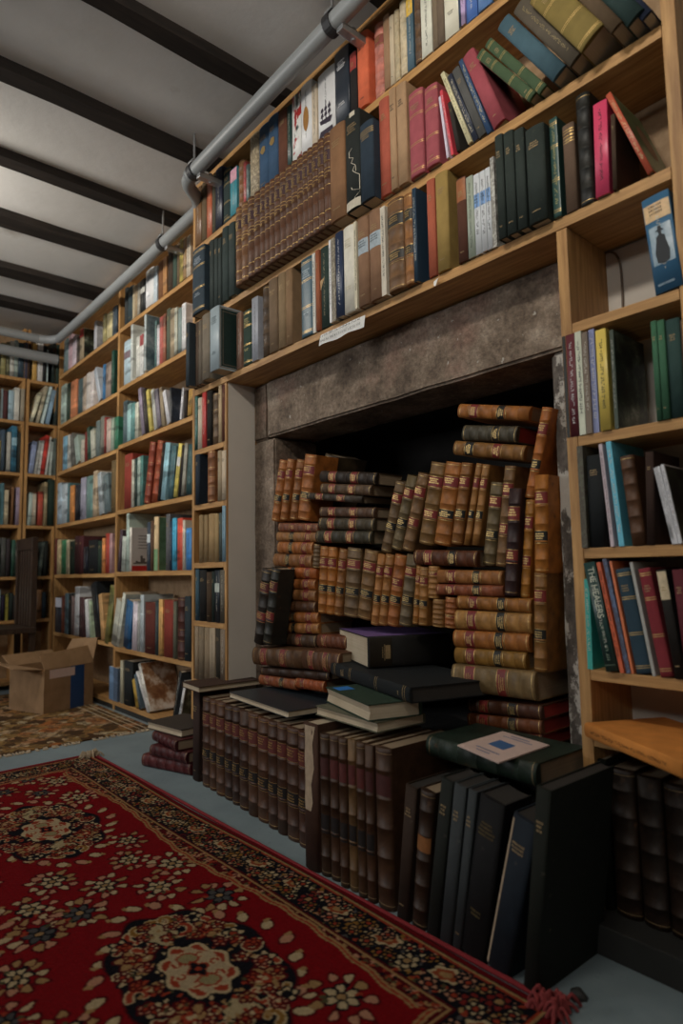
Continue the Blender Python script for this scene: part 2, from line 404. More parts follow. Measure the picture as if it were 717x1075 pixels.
    if X == 'oval':
        g = MB(); n_ = 16; yy = spine_y(t/2, t, e)-.0008
        g.add([(t/2+t*.25*math.cos(2*math.pi*i/n_), yy, h*.5+h*.17*math.sin(2*math.pi*i/n_)) for i in range(n_)], [list(range(n_))]); g.build('oval_picture', 'ink', root, hexc('a8783c'))
    if X == 'ship':
        g = MB(); yy = spine_y(t/2, t, e)-.0008
        g.add([(t*.2, yy, h*.25), (t*.75, yy, h*.2), (t*.85, yy, h*.28), (t*.15, yy, h*.31)], [(0, 1, 2, 3)])
        for q, zz in ((.3, .48), (.5, .56), (.7, .5)):
            g.add([(t*q-t*.02, yy, h*.27), (t*q+t*.02, yy, h*.27), (t*q+t*.02, yy, h*zz), (t*q-t*.02, yy, h*zz)], [(0, 1, 2, 3)])
            for w in (.34, .42): g.add([(t*q-t*.09, yy-.0001, h*w), (t*q+t*.08, yy-.0001, h*w), (t*q+t*.05, yy-.0001, h*(w+.05)), (t*q-t*.06, yy-.0001, h*(w+.05))], [(0, 1, 2, 3)])
        g.add([(t*.1, yy, h*.06), (t*.9, yy, h*.06), (t*.85, yy, h*.13), (t*.2, yy, h*.15)], [(0, 1, 2, 3)])
        g.build('ship_picture', 'ink', root, hexc('3a3240'))
    if X == 'tri':
        g = MB(); yy = spine_y(t/2, t, e)-.0008
        g.add([(t*.02, yy+.001, h*.6), (t*.55, yy, h*.62), (t*.1, yy+.001, h*.48)], [(0, 1, 2)]); g.build('triangle_emblem', 'ink', root, hexc('b89464'))
    if X == 'crack':
        g = MB()
        for k in range(3):
            xx, zz = t*rng.uniform(.3, .7), h*(.62-.2*k); pts = []
            for j in range(9):
                pts.append((xx, zz)); xx = min(t*.95, max(t*.05, xx+rng.uniform(-.3, .34)*t)); zz -= h*rng.uniform(.01, .05)
            for (xa, za), (xb, zb) in zip(pts, pts[1:]):
                w = .0016; g.add([(xa-w, spine_y(xa, t, e)-.0009, za), (xa+w, spine_y(xa, t, e)-.0009, za), (xb+w, spine_y(xb, t, e)-.0009, zb), (xb-w, spine_y(xb, t, e)-.0009, zb)], [(0, 1, 2, 3)])
        patch(g, t, e, t*.02, t*.98, 0.001, h*.09, .0007, ns); patch(g, t, e, t*.4, t*.75, h*.95, h*.999, .0007, ns)
        g.build('cracked_leather', 'pale_line', root)
        g = MB(); lines_h(g, t, e, h*.88, 4, h*.03, .75, rng); g.build('gilt_lettering', 'old_gilt', root)
    if X == 'slip':
        g = MB(); side_patch(g, t, .012, d-.006, .012, h-.012); g.build('cover_picture', 'ink', root, hexc('17302c'))
        g = MB(); o_ = .0009
        for a0, a1, q0, q1 in ((.006, d-.002, .006, .010), (.006, d-.002, h-.010, h-.006), (.006, .010, .006, h-.006), (.020, .022, .02, h-.02), (.02, d-.01, h-.024, h-.022), (.02, d-.01, .02, .022)): side_patch(g, t, a0, a1, q0, q1, o_)
        g.build('cover_frame', 'ink', root, hexc('8a7a6a'))
        g = MB()
        for zz, w in ((.66, .05), (.40, .035), (.12, .05)):
            for k in range(4): side_patch(g, t, d*.45+k*w*.3, d*.45+k*w*.3+w*.2, h*zz, h*zz+.012, .0012)
        g.build('cover_lettering', 'ink', root, hexc('a8b0a8'))
    if X == 'figure':
        g = MB(); n_ = 14; yy = spine_y(t/2, t, e)
        patch(g, t, e, t*.12, t*.9, h*.28, h*.68, .0005, ns); g.build('spine_picture', 'pic_figure', root)
        prof = [(.06, .28), (.22, .30), (.26, .40), (.18, .50), (.15, .56), (.05, .58), (.06, .61), (.16, .62), (.07, .635), (.05, .67)]
        g = MB(); L_ = [(t*(.5-a_), spine_y(t*(.5-a_), t, e)-.0012, h*b_) for a_, b_ in prof]; R_ = [(t*(.5+a_), spine_y(t*(.5+a_), t, e)-.0012, h*b_) for a_, b_ in prof]
        for i in range(len(prof)-1): g.add([L_[i], R_[i], R_[i+1], L_[i+1]], [(0, 1, 2, 3)])
        g.build('figure_silhouette', 'ink', root, hexc('141c24'))
        g = MB(); lines_h(g, t, e, h*.09, 1, h*.03, .7, rng); g.build('lettering', 'ink', root, hexc('90a8b8'))
    if X == 'healers':
        for txt, zz, size in (('THE HEALERS', h*.955, t*.62),):
            cu = bpy.data.curves.new('spine_title', 'FONT'); cu.body = txt; cu.size = size; cu.extrude = .0002; cu.materials.append(MATS['ink'])
            cu.space_character = .92; cu.align_x = 'LEFT'
            fo = bpy.data.objects.new('spine_title', cu); link(fo); bpy.context.view_layer.update()
            w = fo.dimensions.x; me = bpy.data.meshes.new_from_object(fo.evaluated_get(bpy.context.evaluated_depsgraph_get()))
            bpy.data.objects.remove(fo); k = h*.47/max(w, 1e-6); me.materials.clear(); me.materials.append(MATS['ink'])
            o = bpy.data.objects.new('spine_title', me); o.color = hexc('d8dcc8'); link(o, root)
            # reading downwards, facing out of the spine
            o.matrix_local = Matrix.Translation((t*.33, spine_y(t/2, t, e)-.0009, zz)) @ Matrix(((0, 1, 0, 0), (0, 0, -1, 0), (-1, 0, 0, 0), (0, 0, 0, 1))) @ Matrix.Diagonal((k, 1.25, 1, 1))
        g = MB(); running(g, t, e, h*.08, h*.44, t*.26, rng, .0009); g.build('lettering', 'ink', root, hexc('8aa08c'))
        g = MB(); patch(g, t, e, t*.05, t*.95, h*.055, h*.06, .0006, ns); g.build('spine_rule', 'ink', root, hexc('6a806c'))
    if X == 'strip':
        g = MB(); patch(g, t, e, t*.0, t*.13, .004, h*.97, .001, 2); tag(g.build('worn_edge', 'torn_paper', root), 'tan worn strip along the spine edge')
    if X == 'torn':
        g = MB(); L_ = [(.16, .40), (.10, .47), (.18, .60), (.12, .75), (.2, .88), (.14, .985)]; R_ = [(.60, .40), (.72, .46), (.64, .58), (.82, .70), (.74, .86), (.9, .985)]
        for (a0, f0), (a1, f1), (b0, q0), (b1, q1) in zip(L_, L_[1:], R_, R_[1:]):
            def sp(u_, f_): return (t*u_, spine_y(t*u_, t, e)-.0009, h*f_)
            g.add([sp(a0, f0), sp((a0+b0)/2, f0), sp((a1+b1)/2, f1), sp(a1, f1)], [(0, 1, 2, 3)]); g.add([sp((a0+b0)/2, f0), sp(b0, q0), sp(b1, q1), sp((a1+b1)/2, f1)], [(0, 1, 2, 3)])
        tag(g.build('torn_spine', 'torn_paper', root), 'pale torn strip of spine lining')
    if N in ('cover', 'dark', 'blue', 'navy', 'grey', 'green', 'dgreen', 'face', 'art') :
        g = MB(); side_patch(g, t, e+.004, d-.0015, .003, h-.003, .0005); g.build('cover_picture', 'pic_'+N, root)
        if N == 'cover':
            g = MB(); n_ = 20; g.add([(t+.001, d*.55+d*.22*math.cos(2*math.pi*i/n_), h*.52+h*.22*math.sin(2*math.pi*i/n_)) for i in range(n_)], [list(range(n_))]); g.build('cover_oval', 'ink', root, hexc('8a6a50'))
        if N == 'face':
            g = MB(); side_patch(g, t, e+.004, d-.002, .003, h*.13, .001); g.build('cover_band', 'ink', root, hexc('b02018'))
            g = MB(); hts = [.20, .24, .22, .36, .30, .22, .26, .24, .23, .25, .22]
            for i, q in enumerate(hts): side_patch(g, t, d*(.08+.085*i), d*(.08+.085*(i+1)), h*.17, h*q, .001)
            for r_ in range(5): side_patch(g, t, d*.25, d*(.6+.05*(r_ % 2)), h*(.80-.07*r_), h*(.815-.07*r_), .001)
            g.build('cover_skyline', 'ink', root, hexc('55504c'))
    if N == 'purple':
        g = MB(); side_patch(g, t, e+.012, d-.0005, .001, h-.001, .0004); g.build('purple_board', 'purple_cloth', root)
        g = MB(); patch(g, t, e, t*.28, t*.72, h*.74, h*.80, .0012, ns); g.build('gilt_emblem', 'old_gilt', root)
    if opt.get('S'):
        g = MB(); side_patch(g, t, d-.062, d-.012, h*.08, h*.26, .0005); tag(g.build('blue_sticker', 'blue_sticker', root), 'bright blue sticker')
    return root

BOOKS = [
 (-2.585, 1.3558, 2.316, 0, 0, 0.0587, 0.279, 0.1852, 'f', (126, 92, 61), {'d': 2}, 'thick brown jacketed hardback, first from left on top shelf above fireplace', 'books on the top shelf above the fireplace'),
 (-2.5246, 1.3553, 2.316, 0, 0, 0.0457, 0.279, 0.1857, 'c', (110, 91, 67), {'d': 2}, 'brown cloth hardback, second from left on top shelf above fireplace', 'books on the top shelf above the fireplace'),
 (-2.4789, 1.3592, 2.316, 0, 0, 0.0445, 0.279, 0.1818, 'f', (195, 103, 71), {'T': (231, 230, 197), 'd': 2}, 'orange jacketed hardback, third from left on top shelf above fireplace', 'books on the top shelf above the fireplace'),
 (-2.428, 1.3561, 2.316, 0, 0, 0.0308, 0.2694, 0.1832, 'c', (89, 83, 67), {'d': 2}, 'dark brown cloth hardback, fourth from left on top shelf above fireplace', 'books on the top shelf above the fireplace'),
 (-2.3947, 1.3551, 2.316, 0, 0, 0.0577, 0.2777, 0.1859, 'f', (36, 41, 58), {'d': 2}, 'thick navy jacketed hardback, fifth from left on top shelf above fireplace', 'books on the top shelf above the fireplace'),
 (-2.337, 1.3591, 2.316, 0, 0, 0.0632, 0.2455, 0.167, 'c', (44, 59, 57), {'G': 1, 'd': 2}, 'thick black cloth hardback, sixth from left on top shelf above fireplace', 'books on the top shelf above the fireplace'),
 (-2.2619, 1.3525, 2.316, 0, 0, 0.0539, 0.209, 0.1421, 'p', (70, 151, 165), {'B': (226, 169, 186), 'd': 2}, 'thick teal and pink paperback, seventh from left on top shelf above fireplace', 'books on the top shelf above the fireplace'),
 (-2.208, 1.3562, 2.316, 0, 0, 0.0454, 0.2179, 0.1482, 'l', (144, 102, 69), {'d': 2}, 'brown leather-bound book, eighth from left on top shelf above fireplace', 'books on the top shelf above the fireplace'),
 (-2.1162, 1.3556, 2.316, 0, 0, 0.0673, 0.279, 0.1854, 'c', (200, 183, 150), {'P': 1, 'd': 2}, 'thick greyish tan cloth hardback with marbled spine, eleventh from left on top shelf above fireplace', 'books on the top shelf above the fireplace'),
 (-2.0488, 1.3566, 2.316, 0, 0, 0.0683, 0.279, 0.1844, 'c', (62, 90, 120), {'X': 'crest', 'd': 2}, 'thick blue cloth hardback with gilt crest, twelfth from left on top shelf above fireplace', 'books on the top shelf above the fireplace'),
 (-1.9797, 1.3541, 2.316, 0, 0, 0.067, 0.279, 0.1869, 'c', (62, 90, 120), {'X': 'crest', 'd': 2}, 'thick blue cloth hardback with gilt crest, thirteenth from left on top shelf above fireplace', 'books on the top shelf above the fireplace'),
 (-1.9106, 1.3532, 2.316, 0, 0, 0.0614, 0.262, 0.1781, 'c', (106, 66, 49), {'d': 2}, 'thick reddish brown cloth hardback, fourteenth from left on top shelf above fireplace', 'books on the top shelf above the fireplace'),
 (-1.8493, 1.3558, 2.316, 0, 0, 0.0258, 0.2564, 0.1744, 'f', (43, 70, 64), {'d': 2}, 'dark teal jacketed hardback, fifteenth from left on top shelf above fireplace', 'books on the top shelf above the fireplace'),
 (-1.8235, 1.3586, 2.316, 0, 0, 0.0551, 0.279, 0.1824, 'f', (231, 231, 226), {'P': 'red', 'd': 2}, 'thick white and red jacketed hardback, sixteenth from left on top shelf above fireplace', 'books on the top shelf above the fireplace'),
 (-1.7604, 1.3532, 2.316, 0, 0, 0.0652, 0.279, 0.1878, 'f', (231, 231, 231), {'X': 'oval', 'd': 2}, 'thick white jacketed hardback with tan oval picture, seventeenth from left on top shelf above fireplace', 'books on the top shelf above the fireplace'),
 (-1.6954, 1.3551, 2.316, 0, 0, 0.0285, 0.2432, 0.1654, 'p', (219, 202, 177), {'d': 2}, 'cream paperback, eighteenth from left on top shelf above fireplace', 'books on the top shelf above the fireplace'),
 (-1.6639, 1.3544, 2.316, 0, 0, 0.0981, 0.258, 0.1754, 'f', (231, 231, 231), {'X': 'ship', 'd': 2}, 'thick white jacketed hardback with dark ship picture, nineteenth from left on top shelf above fireplace', 'books on the top shelf above the fireplace'),
 (-1.5658, 1.3528, 2.316, 0, 0, 0.0744, 0.279, 0.1882, 'f', (45, 52, 62), {'T': (231, 231, 231), 'd': 2}, 'thick dark grey jacketed hardback, twentieth from left on top shelf above fireplace', 'books on the top shelf above the fireplace'),
 (-1.4889, 1.3543, 2.316, 0, 0, 0.0347, 0.23, 0.1564, 'c', (38, 34, 34), {'B': (160, 61, 56), 'd': 2}, 'black cloth hardback, twenty-first from left on top shelf above fireplace', 'books on the top shelf above the fireplace'),
 (-1.4464, 1.348, 2.316, 0, 0, 0.053, 0.2609, 0.15, 'c', (223, 112, 77), {'d': 2}, 'thick bright orange cloth hardback, twenty-second from left on top shelf above fireplace', 'books on the top shelf above the fireplace'),
 (-1.3778, 1.3596, 2.316, 0, 0, 0.0458, 0.2547, 0.1732, 'l', (205, 130, 114), {'B': (142, 76, 66), 'd': 2}, 'pinkish red leather-bound book, twenty-third from left on top shelf above fireplace', 'books on the top shelf above the fireplace'),
 (-1.327, 1.3555, 2.316, 0, 0, 0.0264, 0.2521, 0.1714, 'c', (163, 129, 99), {'d': 2}, 'brown cloth hardback, twenty-fourth from left on top shelf above fireplace', 'books on the top shelf above the fireplace'),
 (-1.3004, 1.3568, 2.316, 0, 0, 0.0192, 0.235, 0.1598, 'c', (209, 192, 164), {'d': 2}, 'cream cloth hardback, twenty-fifth from left on top shelf above fireplace', 'books on the top shelf above the fireplace'),
 (-1.2801, 1.3573, 2.316, 0, 0, 0.0204, 0.2385, 0.1622, 'l', (200, 183, 150), {'d': 2}, 'greyish tan leather-bound book, twenty-sixth from left on top shelf above fireplace', 'books on the top shelf above the fireplace'),
 (-1.2561, 1.3551, 2.316, 0, 0, 0.0299, 0.2473, 0.1682, 'l', (219, 202, 169), {'d': 2}, 'vellum coloured leather-bound book, twenty-seventh from left on top shelf above fireplace', 'books on the top shelf above the fireplace'),
 (-1.2262, 1.3574, 2.316, 0, 0, 0.0271, 0.25, 0.17, 'p', (81, 108, 123), {'B': (227, 186, 81), 'd': 2}, 'slate and yellow paperback, twenty-eighth from left on top shelf above fireplace', 'books on the top shelf above the fireplace'),
 (-1.1936, 1.3538, 2.316, 0, 0, 0.0271, 0.245, 0.1666, 'l', (107, 79, 52), {'P': 1, 'd': 2}, 'brown leather-bound book, twenty-ninth from left on top shelf above fireplace', 'books on the top shelf above the fireplace'),
 (-1.165, 1.3546, 2.316, 0, 0, 0.0409, 0.25, 0.17, 'p', (231, 230, 213), {'T': (63, 63, 63), 'd': 2}, 'off-white paperback, thirtieth from left on top shelf above fireplace', 'books on the top shelf above the fireplace'),
 (-1.1221, 1.3546, 2.316, 0, 0, 0.0188, 0.235, 0.1598, 'c', (126, 110, 91), {'d': 2}, 'greyish brown cloth hardback, thirty-first from left on top shelf above fireplace', 'books on the top shelf above the fireplace'),
 (-1.1032, 1.3538, 2.316, 0, 0, 0.0242, 0.24, 0.1632, 'c', (114, 98, 82), {'d': 2}, 'greyish brown cloth hardback, thirty-second from left on top shelf above fireplace', 'books on the top shelf above the fireplace'),
 (-1.0785, 1.3563, 2.316, 0, 0, 0.0508, 0.26, 0.1768, 'f', (230, 225, 204), {'T': (96, 88, 72), 'd': 2}, 'thick off-white jacketed hardback, thirty-third from left on top shelf above fireplace', 'books on the top shelf above the fireplace'),
 (-1.0014, 1.3575, 2.316, 0, 0, 0.0376, 0.25, 0.17, 'f', (82, 119, 190), {'T': (231, 231, 231), 'd': 2}, 'blue jacketed hardback, thirty-sixth from left on top shelf above fireplace', 'books on the top shelf above the fireplace'),
 (-2.5382, 1.315, 1.957, 0, 0, 0.1108, 0.3016, 0.2, 'c', (49, 63, 73), {'T': (167, 178, 190), 'G': 1, 'd': 2}, 'thick navy cloth hardback big, jutting out, first from left on middle shelf above fireplace', 'books on the middle shelf above the fireplace'),
 (-2.4274, 1.3412, 1.957, 0, 0, 0.0372, 0.3136, 0.1998, 'c', (56, 65, 63), {'d': 2}, 'dark grey cloth hardback, second from left on middle shelf above fireplace', 'books on the middle shelf above the fireplace'),
 (-2.3902, 1.3448, 1.957, 0, 0, 0.032, 0.308, 0.1962, 'c', (56, 66, 64), {'d': 2}, 'dark grey cloth hardback, third from left on middle shelf above fireplace', 'books on the middle shelf above the fireplace'),
 (-2.3582, 1.3476, 1.957, 0, 0, 0.0266, 0.3008, 0.1934, 'c', (56, 66, 64), {'d': 2}, 'dark grey cloth hardback, fourth from left on middle shelf above fireplace', 'books on the middle shelf above the fireplace'),
 (-2.3245, 1.3456, 1.957, 0, 0, 0.0507, 0.329, 0.1954, 'c', (54, 66, 64), {'d': 2}, 'thick dark grey cloth hardback, fifth from left on middle shelf above fireplace', 'books on the middle shelf above the fireplace'),
 (-2.2612, 1.3404, 1.957, 0, 0, 0.0476, 0.3191, 0.2006, 'c', (57, 68, 66), {'d': 2}, 'dark grey cloth hardback, sixth from left on middle shelf above fireplace', 'books on the middle shelf above the fireplace'),
 (-2.1559, 1.31, 1.957, 0, 0, 0.0406, 0.329, 0.2237, 'l', (125, 87, 58), {'B': (69, 42, 48), 'G': '2', 'N': 'enc', 'd': 2}, 'gilt-banded brown set volume, first from left of set on middle shelf above fireplace', 'matching brown gilt volumes on the middle shelf'),
 (-2.1146, 1.31, 1.957, 0, 0, 0.0466, 0.329, 0.2237, 'l', (125, 87, 58), {'B': (69, 42, 48), 'G': '2', 'N': 'enc', 'd': 2}, 'gilt-banded brown set volume, second from left of set on middle shelf above fireplace', 'matching brown gilt volumes on the middle shelf'),
 (-2.0672, 1.31, 1.957, 0, 0, 0.0453, 0.329, 0.2237, 'l', (99, 65, 45), {'B': (69, 42, 48), 'G': '2', 'N': 'enc', 'd': 2}, 'gilt-banded brown set volume, third from left of set on middle shelf above fireplace', 'matching brown gilt volumes on the middle shelf'),
 (-2.0211, 1.31, 1.957, 0, 0, 0.044, 0.329, 0.2237, 'l', (99, 65, 45), {'B': (69, 42, 48), 'G': '2', 'N': 'enc', 'd': 2}, 'gilt-banded brown set volume, fourth from left of set on middle shelf above fireplace', 'matching brown gilt volumes on the middle shelf'),
 (-1.9763, 1.31, 1.957, 0, 0, 0.032, 0.329, 0.2237, 'l', (99, 65, 45), {'B': (69, 42, 48), 'G': '2', 'N': 'enc', 'd': 2}, 'gilt-banded brown set volume, fifth from left of set on middle shelf above fireplace', 'matching brown gilt volumes on the middle shelf'),
 (-1.9434, 1.31, 1.957, 0, 0, 0.0314, 0.329, 0.2237, 'l', (99, 65, 45), {'B': (69, 42, 48), 'G': '2', 'N': 'enc', 'd': 2}, 'gilt-banded brown set volume, sixth from left of set on middle shelf above fireplace', 'matching brown gilt volumes on the middle shelf'),
 (-1.9112, 1.31, 1.957, 0, 0, 0.0307, 0.329, 0.2237, 'l', (99, 65, 45), {'B': (69, 42, 48), 'G': '2', 'N': 'enc', 'd': 2}, 'gilt-banded brown set volume, seventh from left of set on middle shelf above fireplace', 'matching brown gilt volumes on the middle shelf'),
 (-1.8797, 1.31, 1.957, 0, 0, 0.0342, 0.329, 0.2237, 'l', (99, 65, 45), {'B': (69, 42, 48), 'G': '2', 'N': 'enc', 'd': 2}, 'gilt-banded brown set volume, eighth from left of set on middle shelf above fireplace', 'matching brown gilt volumes on the middle shelf'),
 (-1.8447, 1.31, 1.957, 0, 0, 0.0354, 0.329, 0.2237, 'l', (99, 65, 45), {'B': (69, 42, 48), 'G': '2', 'N': 'enc', 'd': 2}, 'gilt-banded brown set volume, ninth from left of set on middle shelf above fireplace', 'matching brown gilt volumes on the middle shelf'),
 (-1.8085, 1.31, 1.957, 0, 0, 0.0365, 0.329, 0.2237, 'l', (99, 65, 45), {'B': (69, 42, 48), 'G': '2', 'N': 'enc', 'd': 2}, 'gilt-banded brown set volume, tenth from left of set on middle shelf above fireplace', 'matching brown gilt volumes on the middle shelf'),
 (-1.7712, 1.31, 1.957, 0, 0, 0.0337, 0.329, 0.2237, 'l', (99, 65, 45), {'B': (69, 42, 48), 'G': '2', 'N': 'enc', 'd': 2}, 'gilt-banded brown set volume, eleventh from left of set on middle shelf above fireplace', 'matching brown gilt volumes on the middle shelf'),
 (-1.7366, 1.31, 1.957, 0, 0, 0.033, 0.329, 0.2237, 'l', (99, 65, 45), {'B': (69, 42, 48), 'G': '2', 'N': 'enc', 'd': 2}, 'gilt-banded brown set volume, twelfth from left of set on middle shelf above fireplace', 'matching brown gilt volumes on the middle shelf'),
 (-1.7029, 1.31, 1.957, 0, 0, 0.0268, 0.329, 0.2237, 'l', (99, 65, 45), {'B': (69, 42, 48), 'G': '2', 'N': 'enc', 'd': 2}, 'gilt-banded brown set volume, thirteenth from left of set on middle shelf above fireplace', 'matching brown gilt volumes on the middle shelf'),
 (-1.6753, 1.31, 1.957, 0, 0, 0.0263, 0.329, 0.2237, 'l', (99, 65, 45), {'B': (69, 42, 48), 'G': '2', 'N': 'enc', 'd': 2}, 'gilt-banded brown set volume, fourteenth from left of set on middle shelf above fireplace', 'matching brown gilt volumes on the middle shelf'),
 (-1.6483, 1.31, 1.957, 0, 0, 0.031, 0.329, 0.2237, 'l', (99, 65, 45), {'B': (69, 42, 48), 'G': '2', 'N': 'enc', 'd': 2}, 'gilt-banded brown set volume, fifteenth from left of set on middle shelf above fireplace', 'matching brown gilt volumes on the middle shelf'),
 (-1.6164, 1.31, 1.957, 0, 0, 0.0303, 0.329, 0.2237, 'l', (99, 65, 45), {'B': (69, 42, 48), 'G': '2', 'N': 'enc', 'd': 2}, 'gilt-banded brown set volume, sixteenth from left of set on middle shelf above fireplace', 'matching brown gilt volumes on the middle shelf'),
 (-1.5853, 1.31, 1.957, 0, 0, 0.0347, 0.329, 0.2237, 'l', (99, 65, 45), {'B': (69, 42, 48), 'G': '2', 'N': 'enc', 'd': 2}, 'gilt-banded brown set volume, seventeenth from left of set on middle shelf above fireplace', 'matching brown gilt volumes on the middle shelf'),
 (-1.5522, 1.31, 1.957, 0, 0, 0.0767, 0.329, 0.2, 'c', (144, 106, 75), {'d': 2}, 'brown hardback with plain worn spine, first from left right of set, middle shelf above fireplace', 'books on the middle shelf above the fireplace'),
 (-1.4713, 1.31, 1.957, 0, 0, 0.0702, 0.329, 0.2, 'c', (38, 43, 41), {'X': 'crack', 'd': 2}, 'black marbled hardback with pale cracks, second from left right of set, middle shelf above fireplace', 'books on the middle shelf above the fireplace'),
 (-1.4014, 1.31, 1.957, 0, 0, 0.0614, 0.2577, 0.19, 'c', (45, 59, 72), {'G': 1, 'X': 'lines', 'd': 2}, 'navy cloth hardback with gilt lines, third from left right of set, middle shelf above fireplace', 'books on the middle shelf above the fireplace'),
 (-1.34, 1.338, 1.957, 0, 0, 0.0451, 0.3193, 0.203, 'c', (186, 96, 76), {'d': 2}, 'orange-red cloth hardback, fourth from left right of set, middle shelf above fireplace', 'books on the middle shelf above the fireplace'),
 (-1.2926, 1.338, 1.957, 0, 0, 0.0278, 0.329, 0.203, 'c', (182, 148, 114), {'d': 2}, 'greyish tan cloth hardback, fifth from left right of set, middle shelf above fireplace', 'books on the middle shelf above the fireplace'),
 (-1.2627, 1.338, 1.957, 0, 0, 0.0402, 0.3227, 0.203, 'c', (182, 148, 114), {'d': 2}, 'greyish tan cloth hardback, sixth from left right of set, middle shelf above fireplace', 'books on the middle shelf above the fireplace'),
 (-1.2158, 1.34, 1.957, 0, 0, 0.0562, 0.2656, 0.1806, 'c', (165, 84, 92), {'G': 1, 'd': 2}, 'thick rose-red cloth hardback, seventh from left right of set, middle shelf above fireplace', 'books on the middle shelf above the fireplace'),
 (-1.1526, 1.34, 1.957, 0, 0, 0.0491, 0.2452, 0.1668, 'c', (165, 84, 92), {'G': 1, 'd': 2}, 'rose-red cloth hardback, eighth from left right of set, middle shelf above fireplace', 'books on the middle shelf above the fireplace'),
 (-1.0655, 1.3504, 1.957, -8.74, 0, 0.0086, 0.2166, 0.1473, 'p', (222, 76, 89), {'T': (231, 231, 231), 'd': 2}, 'thin leaning red paperback, tenth from left right of set, middle shelf above fireplace', 'books on the middle shelf above the fireplace'),
 (-1.0451, 1.3493, 1.957, -9.59, 0, 0.0128, 0.1616, 0.1099, 'c', (52, 48, 44), {'d': 2}, 'thin leaning black cloth hardback, eleventh from left right of set, middle shelf above fireplace', 'books on the middle shelf above the fireplace'),
 (-1.0053, 1.3489, 1.957, -18.53, 0, 0.0128, 0.2754, 0.1873, 'f', (229, 220, 179), {'T': (128, 128, 86), 'd': 2}, 'thin leaning cream-yellow jacketed hardback, twelfth from left right of set, middle shelf above fireplace', 'books on the middle shelf above the fireplace'),
 (-0.9908, 1.3545, 1.957, -18.82, 0, 0.016, 0.2569, 0.15, 'f', (53, 59, 76), {'T': (229, 220, 196), 'd': 2}, 'leaning navy jacketed hardback, thirteenth from left right of set, middle shelf above fireplace', 'books on the middle shelf above the fireplace'),
 (-0.9726, 1.3529, 1.957, -18.67, 0, 0.024, 0.2608, 0.1773, 'c', (90, 90, 88), {'d': 2}, 'leaning dark grey cloth hardback, fourteenth from left right of set, middle shelf above fireplace', 'books on the middle shelf above the fireplace'),
 (-0.9478, 1.3575, 1.957, -17.99, 0, 0.0139, 0.2791, 0.1835, 'f', (59, 85, 122), {'T': (229, 220, 179), 'd': 2}, 'thin leaning blue jacketed hardback, fifteenth from left right of set, middle shelf above fireplace', 'books on the middle shelf above the fireplace'),
 (-0.9262, 1.3519, 1.957, -19.34, 0, 0.0396, 0.2773, 0.1885, 'c', (163, 78, 87), {'d': 2}, 'leaning rose-red cloth hardback, sixteenth from left right of set, middle shelf above fireplace', 'books on the middle shelf above the fireplace'),
 (-0.8088, 1.338, 1.9575, -34.62, 0, 0.0259, 0.2666, 0.15, 'c', (68, 88, 61), {'G': 1, 'd': 2}, 'slanting gilt-banded green volume leaning beside rose-red book, lower of two', 'books on the middle shelf above the fireplace'),
 (-0.7784, 1.336, 1.9575, -33.54, 0, 0.0249, 0.2764, 0.15, 'c', (68, 88, 61), {'G': 1, 'd': 2}, 'slanting gilt-banded green volume, upper of two on middle shelf', 'books on the middle shelf above the fireplace'),
 (-0.7354, 1.323, 1.9575, -31.55, 0, 0.0418, 0.2793, 0.17, 'c', (69, 97, 109), {'d': 2}, 'slanting slate-blue volume lying on the slanting green pair', 'books on the middle shelf above the fireplace'),
 (-0.6855, 1.313, 1.9575, -30.55, 0, 0.042, 0.2775, 0.18, 'c', (89, 81, 69), {'T': (164, 147, 105), 'd': 2}, 'slanting greyish brown volume between slate-blue and olive ones', 'books on the middle shelf above the fireplace'),
 (-0.6469, 1.293, 1.9575, -29.99, 0, 0.0642, 0.2454, 0.2, 'c', (126, 109, 58), {'G': 1, 'd': 2}, 'thick slanting olive-gold volume high on middle shelf', 'books on the middle shelf above the fireplace'),
 (-0.578, 1.298, 1.9575, -27.79, 0, 0.0282, 0.2223, 0.18, 'c', (89, 72, 52), {'d': 2}, 'thin slanting dark brown book against the thick olive-gold volume', 'books on the middle shelf above the fireplace'),
 (-0.5485, 1.308, 1.9575, -27.83, 0, 0.0412, 0.2205, 0.18, 'c', (41, 61, 59), {'d': 2}, 'slanting dark teal volume near right end of middle shelf', 'books on the middle shelf above the fireplace'),
 (-0.5205, 1.318, 1.9575, -27.2, 0, 0.0247, 0.1954, 0.17, 'c', (37, 45, 67), {'d': 2}, 'slanting navy volume at right end of middle shelf', 'books on the middle shelf above the fireplace'),
 (-2.5641, 1.3, 1.636, 0, 0, 0.0335, 0.291, 0.19, 'c', (53, 62, 68), {'d': 2}, 'dark grey cloth hardback, first from left on lowest shelf above fireplace', 'books on the lowest shelf above the fireplace'),
 (-2.5306, 1.33, 1.636, 0, 0, 0.029, 0.291, 0.156, 'c', (89, 72, 58), {'d': 2}, 'dark brown cloth hardback, second from left on lowest shelf above fireplace', 'books on the lowest shelf above the fireplace'),
 (-2.5015, 1.33, 1.636, 0, 0, 0.0308, 0.291, 0.156, 'c', (108, 98, 85), {'d': 2}, 'greyish brown cloth hardback, third from left on lowest shelf above fireplace', 'books on the lowest shelf above the fireplace'),
 (-2.4447, 1.315, 1.636, 0, 0, 0.0671, 0.291, 0.171, 'c', (127, 117, 102), {'d': 2}, 'thick greyish brown cloth hardback, fourth from left on lowest shelf above fireplace', 'books on the lowest shelf above the fireplace'),
 (-2.3182, 1.285, 1.636, 0, 0, 0.0759, 0.2694, 0.2, 'f', (168, 184, 191), {'T': (81, 99, 108), 'X': 'slip', 'd': 2}, 'thick pale bluish grey slipcased book, fifth from left on lowest shelf above fireplace', 'books on the lowest shelf above the fireplace'),
